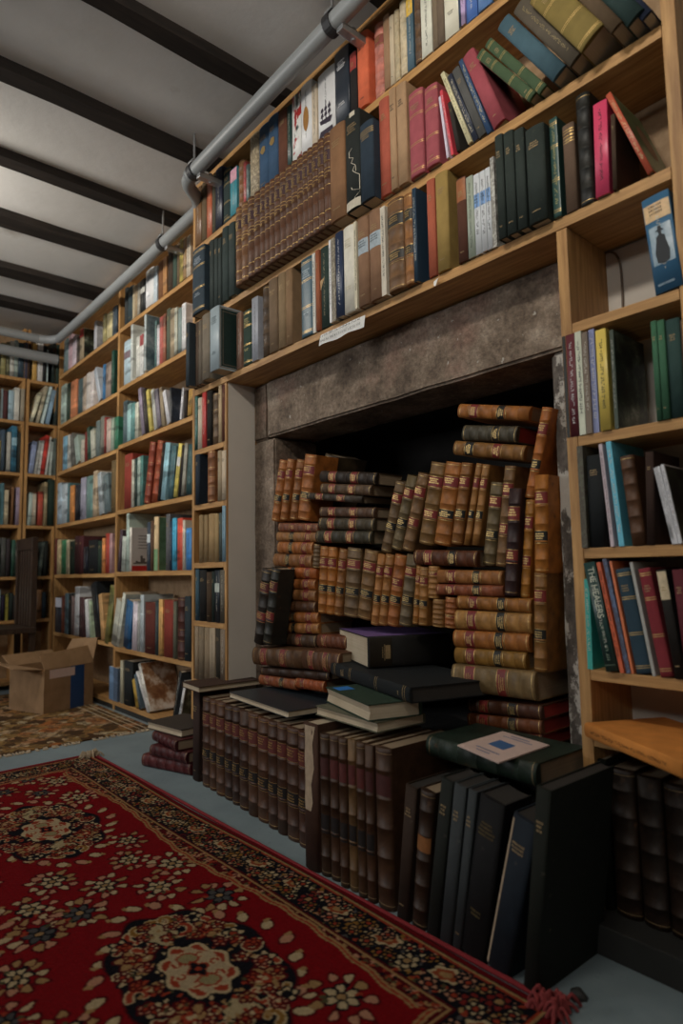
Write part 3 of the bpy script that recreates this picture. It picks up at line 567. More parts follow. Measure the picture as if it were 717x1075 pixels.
 (-2.2172, 1.3549, 1.636, 0, 0, 0.0373, 0.2378, 0.1311, 'p', (144, 111, 93), {'d': 2}, 'pinkish brown paperback, sixth from left on lowest shelf above fireplace', 'books on the lowest shelf above the fireplace'),
 (-2.1736, 1.3559, 1.636, 0, 0, 0.0648, 0.2304, 0.1301, 'c', (46, 65, 55), {'T': (190, 173, 110), 'G': '2', 'd': 2}, 'thick dark green cloth hardback, seventh from left on lowest shelf above fireplace', 'books on the lowest shelf above the fireplace'),
 (-2.0955, 1.3517, 1.636, 0, 0, 0.0441, 0.26, 0.1343, 'p', (167, 171, 181), {'T': (52, 52, 59), 'd': 2}, 'pale grey paperback, eighth from left on lowest shelf above fireplace', 'books on the lowest shelf above the fireplace'),
 (-2.0293, 1.3547, 1.636, 0, 0, 0.0433, 0.2838, 0.1313, 'l', (88, 70, 52), {'d': 2}, 'dark brown leather-bound book, first from left past slipcase, lowest shelf above fireplace', 'books on the lowest shelf above the fireplace'),
 (-1.9776, 1.3509, 1.636, -0.59, 0, 0.0567, 0.2904, 0.1351, 'c', (126, 105, 83), {'d': 2}, 'thick greyish brown cloth hardback, second from left past slipcase, lowest shelf above fireplace', 'books on the lowest shelf above the fireplace'),
 (-1.9151, 1.3504, 1.636, 0, 0, 0.0464, 0.291, 0.1356, 'c', (145, 122, 92), {'d': 2}, 'greyish tan cloth hardback, third from left past slipcase, lowest shelf above fireplace', 'books on the lowest shelf above the fireplace'),
 (-1.8685, 1.3522, 1.636, 0, 0, 0.0411, 0.291, 0.1338, 'c', (144, 115, 85), {'d': 2}, 'brown cloth hardback, fourth from left past slipcase, lowest shelf above fireplace', 'books on the lowest shelf above the fireplace'),
 (-1.7721, 1.3528, 1.636, 0, 0, 0.0668, 0.291, 0.1332, 'f', (68, 97, 111), {'T': (194, 210, 219), 'G': 1, 'd': 2}, 'thick teal jacketed hardback with pale lettering, fifth from left past slipcase, lowest shelf above fireplace', 'books on the lowest shelf above the fireplace'),
 (-1.7039, 1.3536, 1.636, 0, 0, 0.0146, 0.291, 0.1324, 'p', (211, 211, 203), {'d': 2}, 'white paperback, sixth from left past slipcase, lowest shelf above fireplace', 'books on the lowest shelf above the fireplace'),
 (-1.6825, 1.3495, 1.636, 0, 0, 0.0207, 0.291, 0.1365, 'c', (161, 94, 66), {'d': 2}, 'reddish brown cloth hardback, seventh from left past slipcase, lowest shelf above fireplace', 'books on the lowest shelf above the fireplace'),
 (-1.6618, 1.3534, 1.636, 0, 0, 0.0489, 0.291, 0.1326, 'c', (47, 63, 57), {'T': (165, 154, 122), 'X': 'tri', 'd': 2}, 'dark grey cloth hardback with tan triangle, eighth from left past slipcase, lowest shelf above fireplace', 'books on the lowest shelf above the fireplace'),
 (-1.5952, 1.34, 1.636, 0, 0, 0.0103, 0.291, 0.146, 'p', (230, 230, 230), {'d': 2}, 'thin white paperback, ninth from left past slipcase, lowest shelf above fireplace', 'books on the lowest shelf above the fireplace'),
 (-1.5825, 1.34, 1.636, 0, 0, 0.0196, 0.291, 0.146, 'p', (165, 157, 138), {'P': 1, 'd': 2}, 'greyish tan paperback, tenth from left past slipcase, lowest shelf above fireplace', 'books on the lowest shelf above the fireplace'),
 (-1.5496, 1.33, 1.636, 0, 0, 0.0343, 0.291, 0.156, 'f', (46, 59, 87), {'T': (231, 231, 231), 'd': 2}, 'navy jacketed hardback with white running title, eleventh from left past slipcase, lowest shelf above fireplace', 'books on the lowest shelf above the fireplace'),
 (-1.5129, 1.33, 1.636, 0, 0, 0.0552, 0.291, 0.156, 'c', (231, 227, 213), {'T': (210, 202, 177), 'd': 2}, 'thick off-white cloth hardback with stained spine, twelfth from left past slipcase, lowest shelf above fireplace', 'books on the lowest shelf above the fireplace'),
 (-1.4562, 1.33, 1.636, 0, 0, 0.0114, 0.291, 0.156, 'p', (210, 202, 177), {'d': 2}, 'thin cream paperback, thirteenth from left past slipcase, lowest shelf above fireplace', 'books on the lowest shelf above the fireplace'),
 (-1.4432, 1.33, 1.636, 0, 0, 0.0504, 0.291, 0.156, 'c', (144, 110, 85), {'B3': (168, 182, 191), 'd': 2}, 'thick brown cloth hardback with grey-blue label, fourteenth from left past slipcase, lowest shelf above fireplace', 'books on the lowest shelf above the fireplace'),
 (-1.389, 1.33, 1.636, 0, 0, 0.0534, 0.291, 0.156, 'c', (144, 110, 85), {'B3': (168, 182, 191), 'd': 2}, 'thick brown cloth hardback with grey-blue label, fifteenth from left past slipcase, lowest shelf above fireplace', 'books on the lowest shelf above the fireplace'),
 (-1.3355, 1.332, 1.636, 0, 0, 0.02, 0.2848, 0.154, 'p', (210, 202, 185), {'d': 2}, 'frayed white paperback, sixteenth from left past slipcase, lowest shelf above fireplace', 'books on the lowest shelf above the fireplace'),
 (-1.3113, 1.33, 1.636, 0, 0, 0.0685, 0.2844, 0.156, 'l', (125, 92, 61), {'B': (35, 33, 29), 'B2': (35, 33, 29), 'd': 2}, 'brown leather-bound book with two black labels, seventeenth from left past slipcase, lowest shelf above fireplace', 'books on the lowest shelf above the fireplace'),
 (-1.2428, 1.335, 1.636, 0, 0, 0.0359, 0.2789, 0.151, 'l', (162, 111, 65), {'B': (35, 33, 29), 'B2': (35, 33, 29), 'd': 2}, 'brown leather-bound book with two black labels, eighteenth from left past slipcase, lowest shelf above fireplace', 'books on the lowest shelf above the fireplace'),
 (-1.2069, 1.338, 1.636, 0, 0, 0.0151, 0.2853, 0.16, 'f', (43, 66, 85), {'d': 2}, 'navy jacketed hardback jutting, cover showing, nineteenth from left past slipcase, lowest shelf above fireplace', 'books on the lowest shelf above the fireplace'),
 (-1.1624, 1.35, 1.636, 0, 0, 0.0298, 0.291, 0.136, 'c', (179, 96, 72), {'d': 2}, 'tan cloth hardback, twentieth from left past slipcase, lowest shelf above fireplace', 'books on the lowest shelf above the fireplace'),
 (-1.1289, 1.348, 1.636, 0, 0, 0.045, 0.291, 0.138, 'c', (163, 136, 78), {'d': 2}, 'mustard cloth hardback, twenty-first from left past slipcase, lowest shelf above fireplace', 'books on the lowest shelf above the fireplace'),
 (-1.054, 1.3492, 1.636, 0, 0, 0.0331, 0.2403, 0.1368, 'c', (88, 54, 41), {'B': (161, 99, 57), 'd': 2}, 'dark brown cloth hardback with orange top, twenty-second from left past slipcase, lowest shelf above fireplace', 'books on the lowest shelf above the fireplace'),
 (-1.0194, 1.351, 1.636, 0, 0, 0.0226, 0.2309, 0.135, 'f', (167, 177, 161), {'T': (98, 109, 98), 'd': 2}, 'pale grey jacketed hardback, twenty-third from left past slipcase, lowest shelf above fireplace', 'books on the lowest shelf above the fireplace'),
 (-0.9946, 1.3507, 1.636, 0, 0, 0.019, 0.2255, 0.1353, 'f', (221, 225, 229), {'B3': (134, 173, 224), 'd': 2}, 'white and blue jacketed hardback, twenty-fourth from left past slipcase, lowest shelf above fireplace', 'books on the lowest shelf above the fireplace'),
 (-0.9728, 1.3494, 1.636, 0, 0, 0.0166, 0.2235, 0.1366, 'f', (221, 225, 229), {'B3': (134, 173, 224), 'd': 2}, 'white and blue jacketed hardback, twenty-fifth from left past slipcase, lowest shelf above fireplace', 'books on the lowest shelf above the fireplace'),
 (-0.9557, 1.3513, 1.636, 0, 0, 0.0144, 0.225, 0.1347, 'f', (221, 225, 229), {'B3': (134, 173, 224), 'd': 2}, 'white and blue jacketed hardback, twenty-sixth from left past slipcase, lowest shelf above fireplace', 'books on the lowest shelf above the fireplace'),
 (-0.941, 1.3532, 1.636, 0, 0, 0.0122, 0.2482, 0.1328, 'p', (201, 201, 193), {'P': 1, 'd': 2}, 'thin pale grey paperback with mottled spine, twenty-seventh from left past slipcase, lowest shelf above fireplace', 'books on the lowest shelf above the fireplace'),
 (-0.9085, 1.33, 1.636, 0, 0, 0.0233, 0.279, 0.16, 'c', (45, 54, 50), {'d': 2}, 'black cloth hardback, twenty-eighth from left past slipcase, lowest shelf above fireplace', 'books on the lowest shelf above the fireplace'),
 (-0.8825, 1.33, 1.636, 0, 0, 0.0282, 0.2725, 0.16, 'c', (45, 54, 50), {'d': 2}, 'black cloth hardback, twenty-ninth from left past slipcase, lowest shelf above fireplace', 'books on the lowest shelf above the fireplace'),
 (-0.8516, 1.33, 1.636, 0, 0, 0.0274, 0.2621, 0.16, 'c', (45, 54, 50), {'d': 2}, 'black cloth hardback, thirtieth from left past slipcase, lowest shelf above fireplace', 'books on the lowest shelf above the fireplace'),
 (-0.8216, 1.33, 1.636, 0, 0, 0.0516, 0.2448, 0.16, 'c', (45, 54, 50), {'d': 2}, 'thick black cloth hardback, thirty-first from left past slipcase, lowest shelf above fireplace', 'books on the lowest shelf above the fireplace'),
 (-0.7646, 1.3517, 1.636, 0, 0, 0.0205, 0.2523, 0.1343, 'f', (49, 82, 77), {'T': (191, 182, 119), 'G': 1, 'd': 2}, 'dark teal jacketed hardback with gilt title, thirty-second from left past slipcase, lowest shelf above fireplace', 'books on the lowest shelf above the fireplace'),
 (-0.7349, 1.3554, 1.636, 0, 0, 0.0301, 0.2193, 0.1306, 'c', (107, 86, 70), {'X': 'topgilt', 'd': 2}, 'greyish brown hardback with gilt top bands, thirty-third from left past slipcase, lowest shelf above fireplace', 'books on the lowest shelf above the fireplace'),
 (-0.6994, 1.3549, 1.636, 0, 0, 0.0346, 0.2732, 0.1311, 'l', (36, 36, 32), {'G': 1, 'd': 2}, 'black leather-bound book, thirty-fourth from left past slipcase, lowest shelf above fireplace', 'books on the lowest shelf above the fireplace'),
 (-0.658, 1.35, 1.6368, 1.49, 0, 0.0325, 0.222, 0.136, 'f', (222, 76, 112), {'T': (76, 34, 50), 'd': 2}, 'hot pink jacketed hardback, thirty-fifth from left past slipcase, lowest shelf above fireplace', 'books on the lowest shelf above the fireplace'),
 (-0.6178, 1.3494, 1.6363, 1.61, 0, 0.0101, 0.1749, 0.119, 'c', (70, 53, 39), {'d': 2}, 'thin dark brown cloth hardback, thirty-sixth from left past slipcase, lowest shelf above fireplace', 'books on the lowest shelf above the fireplace'),
 (-0.5419, 1.3515, 1.636, -19.25, 0, 0.0118, 0.2429, 0.15, 'f', (195, 92, 68), {'T': (229, 211, 163), 'N': 'cover', 'd': 2}, 'orange-red jacketed hardback with green picture cover, thirty-seventh from left past slipcase, lowest shelf above fireplace', 'books on the lowest shelf above the fireplace'),
 (-0.5441, 1.356, 1.369, -4.6, 0, 0.0563, 0.2164, 0.145, 'f', (60, 106, 140), {'B3': (228, 193, 145), 'X': 'figure', 'd': 2}, 'blue hardback with tan label and dark figure alone in empty-looking compartment', 'books in the right-hand column of the bookcase'),
 (-0.763, 1.3581, 1.101, 0, 0, 0.0077, 0.243, 0.1652, 'p', (40, 40, 36), {'d': 2}, 'thin black paperback, first from left below empty-looking compartment, right column', 'books in the right-hand column of the bookcase'),
 (-0.7536, 1.3581, 1.101, 0, 0, 0.0214, 0.243, 0.1652, 'p', (105, 45, 53), {'T': (231, 230, 231), 'd': 2}, 'dark maroon paperback, second from left below empty-looking compartment, right column', 'books in the right-hand column of the bookcase'),
 (-0.7298, 1.3561, 1.101, 0, 0, 0.0151, 0.243, 0.1652, 'p', (216, 220, 199), {'d': 2}, 'off-white paperback, third from left below empty-looking compartment, right column', 'books in the right-hand column of the bookcase'),
 (-0.7118, 1.3529, 1.101, 0, 0, 0.0138, 0.2354, 0.1601, 'p', (126, 110, 95), {'d': 2}, 'thin greyish brown paperback, fourth from left below empty-looking compartment, right column', 'books in the right-hand column of the bookcase'),
 (-0.698, 1.3598, 1.101, 0, 0, 0.0132, 0.2398, 0.1631, 'p', (146, 154, 197), {'T': (231, 231, 231), 'd': 2}, 'thin lavender paperback, fifth from left below empty-looking compartment, right column', 'books in the right-hand column of the bookcase'),
 (-0.6785, 1.3525, 1.101, 0, 0, 0.024, 0.2302, 0.12, 'f', (228, 202, 102), {'d': 2}, 'bright yellow jacketed hardback, sixth from left below empty-looking compartment, right column', 'books in the right-hand column of the bookcase'),
 (-0.6475, 1.3568, 1.101, 0, 0, 0.0084, 0.2229, 0.15, 'f', (72, 83, 70), {'N': 'dark', 'd': 2}, 'dark grey jacketed hardback with dark picture cover, seventh from left below empty-looking compartment, right column', 'books in the right-hand column of the bookcase'),
 (-0.5571, 1.3536, 1.101, 0, 0, 0.0116, 0.2133, 0.1451, 'c', (63, 107, 80), {'d': 2}, 'thin dark green cloth hardback, eighth from left below empty-looking compartment, right column', 'books in the right-hand column of the bookcase'),
 (-0.5441, 1.3529, 1.101, 0, 0, 0.0144, 0.2106, 0.1432, 'c', (63, 107, 80), {'d': 2}, 'dark green cloth hardback, ninth from left below empty-looking compartment, right column', 'books in the right-hand column of the bookcase'),
 (-0.53, 1.3573, 1.101, 0, 0, 0.0281, 0.2078, 0.1413, 'c', (48, 73, 69), {'d': 2}, 'dark teal cloth hardback, tenth from left below empty-looking compartment, right column', 'books in the right-hand column of the bookcase'),
 (-0.5013, 1.3598, 1.101, 0, 0, 0.0196, 0.2006, 0.1364, 'c', (89, 72, 58), {'d': 2}, 'dark brown cloth hardback, eleventh from left below empty-looking compartment, right column', 'books in the right-hand column of the bookcase'),
 (-0.7377, 1.3531, 0.843, 0, 0, 0.0136, 0.233, 0.1584, 'p', (96, 96, 80), {'P': 1, 'd': 2}, 'thin dark grey paperback, first from left on shelf above lettered green book, right column', 'books in the right-hand column of the bookcase'),
 (-0.7241, 1.3592, 0.8435, 0.78, 0, 0.0378, 0.208, 0.1414, 'c', (29, 33, 35), {'d': 2}, 'black cloth hardback, second from left on shelf above lettered green book, right column', 'books in the right-hand column of the bookcase'),
 (-0.6699, 1.3525, 0.843, -3.73, 0, 0.0078, 0.2295, 0.156, 'p', (212, 196, 203), {'T': (121, 95, 103), 'd': 2}, 'thin pale grey paperback, third from left on shelf above lettered green book, right column', 'books in the right-hand column of the bookcase'),
 (-0.6534, 1.3564, 0.843, -4.07, 0, 0.0114, 0.2326, 0.1581, 'p', (111, 201, 226), {'T': (231, 231, 231), 'd': 2}, 'thin light blue paperback, fourth from left on shelf above lettered green book, right column', 'books in the right-hand column of the bookcase'),
 (-0.6271, 1.3556, 0.843, -4.89, 0, 0.0305, 0.1943, 0.1322, 'l', (93, 62, 40), {'d': 2}, 'dark brown leather-bound book, fifth from left on shelf above lettered green book, right column', 'books in the right-hand column of the bookcase'),
 (-0.5944, 1.3561, 0.8437, 2.38, 0, 0.017, 0.1962, 0.1334, 'c', (54, 37, 30), {'d': 2}, 'dark brown cloth hardback, sixth from left on shelf above lettered green book, right column', 'books in the right-hand column of the bookcase'),
 (-0.5373, 1.3578, 0.843, -9.29, 0, 0.0052, 0.1647, 0.112, 'm', (223, 223, 227), {'T': (110, 110, 115), 'd': 2}, 'leaning grey-white thin paperback, ninth from left on shelf above lettered green book, right column', 'books in the right-hand column of the bookcase'),
 (-0.5298, 1.355, 0.843, -8.96, 0, 0.0066, 0.1668, 0.1135, 'm', (223, 223, 227), {'T': (110, 110, 115), 'N': 'dark', 'd': 2}, 'grey-white thin paperback with dark cover, tenth on shelf above lettered green book, right column', 'books in the right-hand column of the bookcase'),
 (-0.7421, 1.3586, 0.5731, 0.69, 0, 0.012, 0.1998, 0.16, 'p', (66, 177, 166), {'d': 2}, 'thin bright teal paperback, first from left on shelf over orange atlas, right column', 'books in the right-hand column of the bookcase'),
 (-0.6944, 1.348, 0.573, -9.49, 0, 0.0263, 0.2382, 0.15, 'f', (38, 68, 65), {'X': 'healers', 'd': 2}, 'dark teal hardback titled THE HEALERS, second from left on shelf over orange atlas, right column', 'books in the right-hand column of the bookcase'),
 (-0.6651, 1.3526, 0.573, -9.7, 0, 0.0087, 0.2394, 0.1628, 'p', (224, 107, 67), {'T': (75, 37, 29), 'd': 2}, 'thin leaning orange paperback, third from left on shelf over orange atlas, right column', 'books in the right-hand column of the bookcase'),
 (-0.6545, 1.3575, 0.573, -9.15, 0, 0.0094, 0.2465, 0.1676, 'p', (101, 119, 153), {'P': 1, 'd': 2}, 'thin leaning blue paperback, fourth from left on shelf over orange atlas, right column', 'books in the right-hand column of the bookcase'),
 (-0.6443, 1.3595, 0.573, -8.3, 0, 0.0055, 0.2407, 0.1637, 'p', (224, 125, 81), {'d': 2}, 'thin leaning orange paperback, fifth from left on shelf over orange atlas, right column', 'books in the right-hand column of the bookcase'),
 (-0.635, 1.3598, 0.573, -8.68, 0, 0.0319, 0.2224, 0.1512, 'c', (47, 70, 84), {'G': '2', 'd': 2}, 'leaning navy cloth hardback, sixth from left on shelf over orange atlas, right column', 'books in the right-hand column of the bookcase'),
 (-0.6001, 1.3592, 0.573, -8.26, 0, 0.0066, 0.2375, 0.1615, 'p', (180, 180, 173), {'d': 2}, 'thin leaning grey paperback, seventh from left on shelf over orange atlas, right column', 'books in the right-hand column of the bookcase'),
 (-0.5837, 1.3558, 0.573, -8.51, 0, 0.0251, 0.2226, 0.1514, 'c', (134, 48, 56), {'G': 1, 'd': 2}, 'leaning red cloth hardback, eighth from left on shelf over orange atlas, right column', 'books in the right-hand column of the bookcase'),
 (-0.554, 1.3541, 0.573, -6.41, 0, 0.0195, 0.2189, 0.1489, 'c', (30, 27, 24), {'B': (217, 198, 163), 'd': 2}, 'black cloth hardback, ninth from left on shelf over orange atlas, right column', 'books in the right-hand column of the bookcase'),
 (-0.534, 1.3571, 0.573, -3.79, 0, 0.0225, 0.2184, 0.1485, 'c', (95, 39, 47), {'d': 2}, 'dark maroon cloth hardback, tenth from left on shelf over orange atlas, right column', 'books in the right-hand column of the bookcase'),
 (-2.559, 1.3576, 1.356, 0, 0, 0.041, 0.2337, 0.1589, 'c', (206, 193, 172), {'d': 1}, 'cream cloth hardback, second from left in top row of narrow left column', 'books in the narrow column left of the fireplace'),
 (-2.5133, 1.3568, 1.356, 0, 0, 0.0325, 0.249, 0.1692, 'f', (200, 70, 67), {'d': 1}, 'red jacketed hardback, third from left in top row of narrow left column', 'books in the narrow column left of the fireplace'),
 (-2.4808, 1.3589, 1.356, 0, 0, 0.0459, 0.2461, 0.1671, 'c', (29, 26, 22), {'d': 1}, 'black cloth hardback, fourth from left in top row of narrow left column', 'books in the narrow column left of the fireplace'),
 (-2.4292, 1.3581, 1.356, 0, 0, 0.0506, 0.2246, 0.1527, 'l', (111, 89, 66), {'d': 1}, 'thick brown leather-bound book, fifth from left in top row of narrow left column', 'books in the narrow column left of the fireplace'),
 (-2.3729, 1.3579, 1.356, 0, 0, 0.0249, 0.249, 0.1681, 'c', (195, 172, 136), {'d': 1}, 'greyish tan cloth hardback, sixth from left in top row of narrow left column', 'books in the narrow column left of the fireplace'),
 (-2.3462, 1.3585, 1.356, 0, 0, 0.0332, 0.2454, 0.1669, 'c', (90, 49, 38), {'d': 1}, 'dark brown cloth hardback, seventh from left in top row of narrow left column', 'books in the narrow column left of the fireplace'),
 (-2.5625, 1.348, 1.106, 0, 0, 0.0396, 0.225, 0.14, 'c', (32, 44, 57), {'d': 1}, 'navy cloth hardback, first from left in second row of narrow left column', 'books in the narrow column left of the fireplace'),
 (-2.4614, 1.35, 1.106, 0, 0, 0.0546, 0.225, 0.153, 'l', (147, 96, 59), {'G': 1, 'd': 1}, 'thick brown leather-bound book, second from left in second row of narrow left column', 'books in the narrow column left of the fireplace'),
 (-2.3749, 1.3547, 1.106, 0, 0, 0.0313, 0.2143, 0.1457, 'c', (169, 152, 125), {'d': 1}, 'greyish tan cloth hardback, third from left in second row of narrow left column', 'books in the narrow column left of the fireplace'),
 (-2.34, 1.3543, 1.106, 0, 0, 0.0328, 0.2087, 0.1419, 'c', (206, 188, 163), {'d': 1}, 'cream cloth hardback, fourth from left in second row of narrow left column', 'books in the narrow column left of the fireplace'),
 (-2.5366, 1.3541, 0.849, 0, 0, 0.0357, 0.2086, 0.1418, 'c', (149, 125, 89), {'d': 1}, 'brown cloth hardback, first from left in third row of narrow left column', 'books in the narrow column left of the fireplace'),
 (-2.501, 1.3597, 0.849, 0, 0, 0.0315, 0.2065, 0.1404, 'c', (149, 125, 89), {'d': 1}, 'brown cloth hardback, second from left in third row of narrow left column', 'books in the narrow column left of the fireplace'),
 (-2.4635, 1.3594, 0.849, 0, 0, 0.0518, 0.2083, 0.1417, 'c', (168, 140, 99), {'d': 1}, 'thick brown cloth hardback, third from left in third row of narrow left column', 'books in the narrow column left of the fireplace'),
 (-2.4007, 1.355, 0.849, 0, 0, 0.0308, 0.2039, 0.1386, 'c', (168, 142, 100), {'d': 1}, 'brown cloth hardback, fourth from left in third row of narrow left column', 'books in the narrow column left of the fireplace'),
 (-2.37, 1.3581, 0.849, 0, 0, 0.027, 0.2047, 0.1392, 'c', (75, 85, 81), {'d': 1}, 'dark grey cloth hardback, fifth from left in third row of narrow left column', 'books in the narrow column left of the fireplace'),
 (-2.3342, 1.3553, 0.849, 0, 0, 0.0239, 0.232, 0.1578, 'p', (136, 170, 187), {'d': 1}, 'bluish grey paperback, sixth from left in third row of narrow left column', 'books in the narrow column left of the fireplace'),
 (-2.5766, 1.3582, 0.596, 0, 0, 0.032, 0.2241, 0.1524, 'c', (58, 85, 98), {'d': 1}, 'dark teal cloth hardback, first from left in fourth row of narrow left column', 'books in the narrow column left of the fireplace'),
 (-2.5406, 1.3578, 0.596, 0, 0, 0.0583, 0.2205, 0.15, 'c', (25, 25, 25), {'d': 1}, 'thick black cloth hardback, second from left in fourth row of narrow left column', 'books in the narrow column left of the fireplace'),
 (-2.4727, 1.3548, 0.596, 0, 0, 0.0449, 0.2112, 0.1436, 'c', (72, 55, 39), {'d': 1}, 'dark brown cloth hardback, third from left in fourth row of narrow left column', 'books in the narrow column left of the fireplace'),
 (-2.3984, 1.3558, 0.596, 0, 0, 0.0398, 0.2177, 0.148, 'f', (26, 37, 48), {'B3': (198, 207, 198), 'd': 1}, 'black jacketed hardback, fifth from left in fourth row of narrow left column', 'books in the narrow column left of the fireplace'),
 (-2.3589, 1.3583, 0.596, 0, 0, 0.0368, 0.2183, 0.1484, 'p', (92, 86, 73), {'d': 1}, 'dark brown paperback, sixth from left in fourth row of narrow left column', 'books in the narrow column left of the fireplace'),
 (-2.5734, 1.3544, 0.345, 0, 0, 0.0317, 0.226, 0.1537, 'c', (150, 132, 109), {'d': 1}, 'greyish tan cloth hardback, first from left in bottom row of narrow left column', 'books in the narrow column left of the fireplace'),
 (-2.5413, 1.3558, 0.345, 0, 0, 0.0427, 0.226, 0.1537, 'c', (130, 115, 94), {'d': 1}, 'greyish brown cloth hardback, second from left in bottom row of narrow left column', 'books in the narrow column left of the fireplace'),
 (-2.4986, 1.3589, 0.345, 0, 0, 0.0485, 0.226, 0.1537, 'c', (144, 126, 102), {'d': 1}, 'greyish tan cloth hardback, third from left in bottom row of narrow left column', 'books in the narrow column left of the fireplace'),
 (-2.4488, 1.3599, 0.345, 0, 0, 0.0461, 0.226, 0.1537, 'p', (169, 152, 127), {'d': 1}, 'greyish tan paperback, fourth from left in bottom row of narrow left column', 'books in the narrow column left of the fireplace'),
 (-2.3941, 1.3567, 0.345, 0, 0, 0.0383, 0.226, 0.1537, 'c', (56, 52, 43), {'d': 1}, 'black cloth hardback, fifth from left in bottom row of narrow left column', 'books in the narrow column left of the fireplace'),
 (-2.3536, 1.3572, 0.345, 0, 0, 0.0353, 0.226, 0.1537, 'p', (130, 113, 94), {'d': 1}, 'greyish brown paperback, sixth from left in bottom row of narrow left column', 'books in the narrow column left of the fireplace'),
 (-2.1144, 1.445, 1.011, 14.73, 0, 0.0474, 0.2459, 0.118, 'l', (164, 100, 45), {'B': (120, 36, 32), 'B2': (20, 19, 15), 'd': 2}, "orange leather law volume at far left of the heap's upper row", 'old law volumes piled in the fireplace'),
 (-2.0536, 1.445, 1.0087, 12.9, 0, 0.0429, 0.2407, 0.118, 'l', (157, 96, 45), {'B': (120, 36, 32), 'B2': (20, 19, 15), 'd': 2}, "orange leather law volume, second from left in heap's upper row", 'old law volumes piled in the fireplace'),
 (-1.9897, 1.445, 1.0061, 12.95, 0, 0.0443, 0.233, 0.118, 'l', (141, 88, 41), {'B': (120, 36, 32), 'B2': (20, 19, 15), 'd': 2}, "brown leather law volume, third from left in heap's upper row", 'old law volumes piled in the fireplace'),
 (-1.9417, 1.445, 1.0035, 12.39, 0, 0.069, 0.2475, 0.118, 'l', (164, 98, 43), {'B': (120, 36, 32), 'B2': (20, 19, 15), 'd': 2}, "tall tan law volume, fourth from left in heap's upper row", 'old law volumes piled in the fireplace'),
 (-2.0199, 1.57, 1.0129, 21.64, 0, 0.0725, 0.2738, 0.17, 'l', (76, 62, 43), {'d': 2}, 'dull brown volume standing behind the stack of flat law books', 'old law volumes piled in the fireplace'),
 (-1.4872, 1.43, 1.0793, -81.35, 0, 0.0413, 0.2926, 0.13, 'l', (45, 33, 25), {'B': (120, 36, 32), 'B2': (120, 36, 32), 'd': 2}, "dark law volume on top of the heap's left flat stack", 'old law volumes piled in the fireplace'),
 (-1.5105, 1.43, 1.0458, -82.37, 0, 0.0366, 0.2658, 0.13, 'l', (92, 70, 49), {'B': (120, 36, 32), 'B2': (120, 36, 32), 'd': 2}, "brown law volume second from top of the heap's left flat stack", 'old law volumes piled in the fireplace'),
 (-1.5547, 1.43, 1.0246, -81.8, 0, 0.0252, 0.3005, 0.15, 'l', (59, 49, 37), {'B': (120, 36, 32), 'B2': (120, 36, 32), 'd': 2}, "thin dark volume jutting left in the heap's left flat stack", 'old law volumes piled in the fireplace'),
 (-1.4948, 1.43, 0.9711, -84.6, 0, 0.0346, 0.2867, 0.13, 'l', (92, 66, 49), {'B': (120, 36, 32), 'B2': (120, 36, 32), 'd': 2}, "reddish brown law volume fourth in the heap's left flat stack", 'old law volumes piled in the fireplace'),
 (-1.4999, 1.43, 0.9292, -85.33, 0, 0.0422, 0.2885, 0.13, 'l', (76, 66, 49), {'B': (120, 36, 32), 'B2': (120, 36, 32), 'd': 2}, "greyish brown law volume fifth in the heap's left flat stack", 'old law volumes piled in the fireplace'),
 (-1.5132, 1.43, 0.8863, -86.35, 0, 0.0443, 0.2922, 0.13, 'l', (62, 57, 41), {'B': (120, 36, 32), 'B2': (120, 36, 32), 'd': 2}, "olive brown law volume at foot of the heap's left flat stack", 'old law volumes piled in the fireplace'),
 (-2.0571, 1.445, 0.9946, 94.26, 0, 0.0337, 0.2518, 0.17, 'l', (141, 76, 41), {'B': (120, 36, 32), 'B2': (120, 36, 32), 'P': 1, 'd': 2}, 'scuffed red-brown volume topping the flat pile beside left jamb', 'old law volumes piled in the fireplace'),
 (-2.0703, 1.445, 0.9595, 93.61, 0, 0.0359, 0.2625, 0.17, 'l', (157, 108, 62), {'B': (120, 36, 32), 'B2': (20, 19, 15), 'd': 2}, 'tan law volume second in the flat pile beside left jamb', 'old law volumes piled in the fireplace'),
 (-2.0641, 1.445, 0.9224, 93.25, 0, 0.0471, 0.2229, 0.17, 'l', (164, 98, 45), {'B': (120, 36, 32), 'B2': (20, 19, 15), 'd': 2}, 'orange law volume third in the flat pile beside left jamb', 'old law volumes piled in the fireplace'),
 (-2.0938, 1.445, 0.875, 92.64, 0, 0.0495, 0.2469, 0.17, 'l', (141, 92, 49), {'B': (120, 36, 32), 'B2': (20, 19, 15), 'd': 2}, 'brown banded volume fourth in the flat pile beside left jamb', 'old law volumes piled in the fireplace'),
 (-2.0562, 1.445, 0.8225, 92.1, 0, 0.0426, 0.2341, 0.17, 'l', (172, 94, 41), {'B': (120, 36, 32), 'B2': (20, 19, 15), 'd': 2}, 'orange law volume fifth in the flat pile beside left jamb', 'old law volumes piled in the fireplace'),
 (-2.0777, 1.445, 0.7772, 91.12, 0, 0.0397, 0.249, 0.17, 'l', (157, 92, 41), {'B': (120, 36, 32), 'B2': (20, 19, 15), 'd': 2}, 'tan law volume sixth in the flat pile beside left jamb', 'old law volumes piled in the fireplace'),
 (-2.0829, 1.445, 0.7375, 90.91, 0, 0.0428, 0.2542, 0.17, 'l', (141, 92, 49), {'B': (120, 36, 32), 'B2': (20, 19, 15), 'd': 2}, 'brown law volume seventh in the flat pile beside left jamb', 'old law volumes piled in the fireplace'),
 (-2.0634, 1.445, 0.6896, 89.54, 0, 0.0392, 0.2321, 0.17, 'l', (92, 59, 35), {'d': 2}, 'dark brown volume eighth in the flat pile beside left jamb', 'old law volumes piled in the fireplace'),
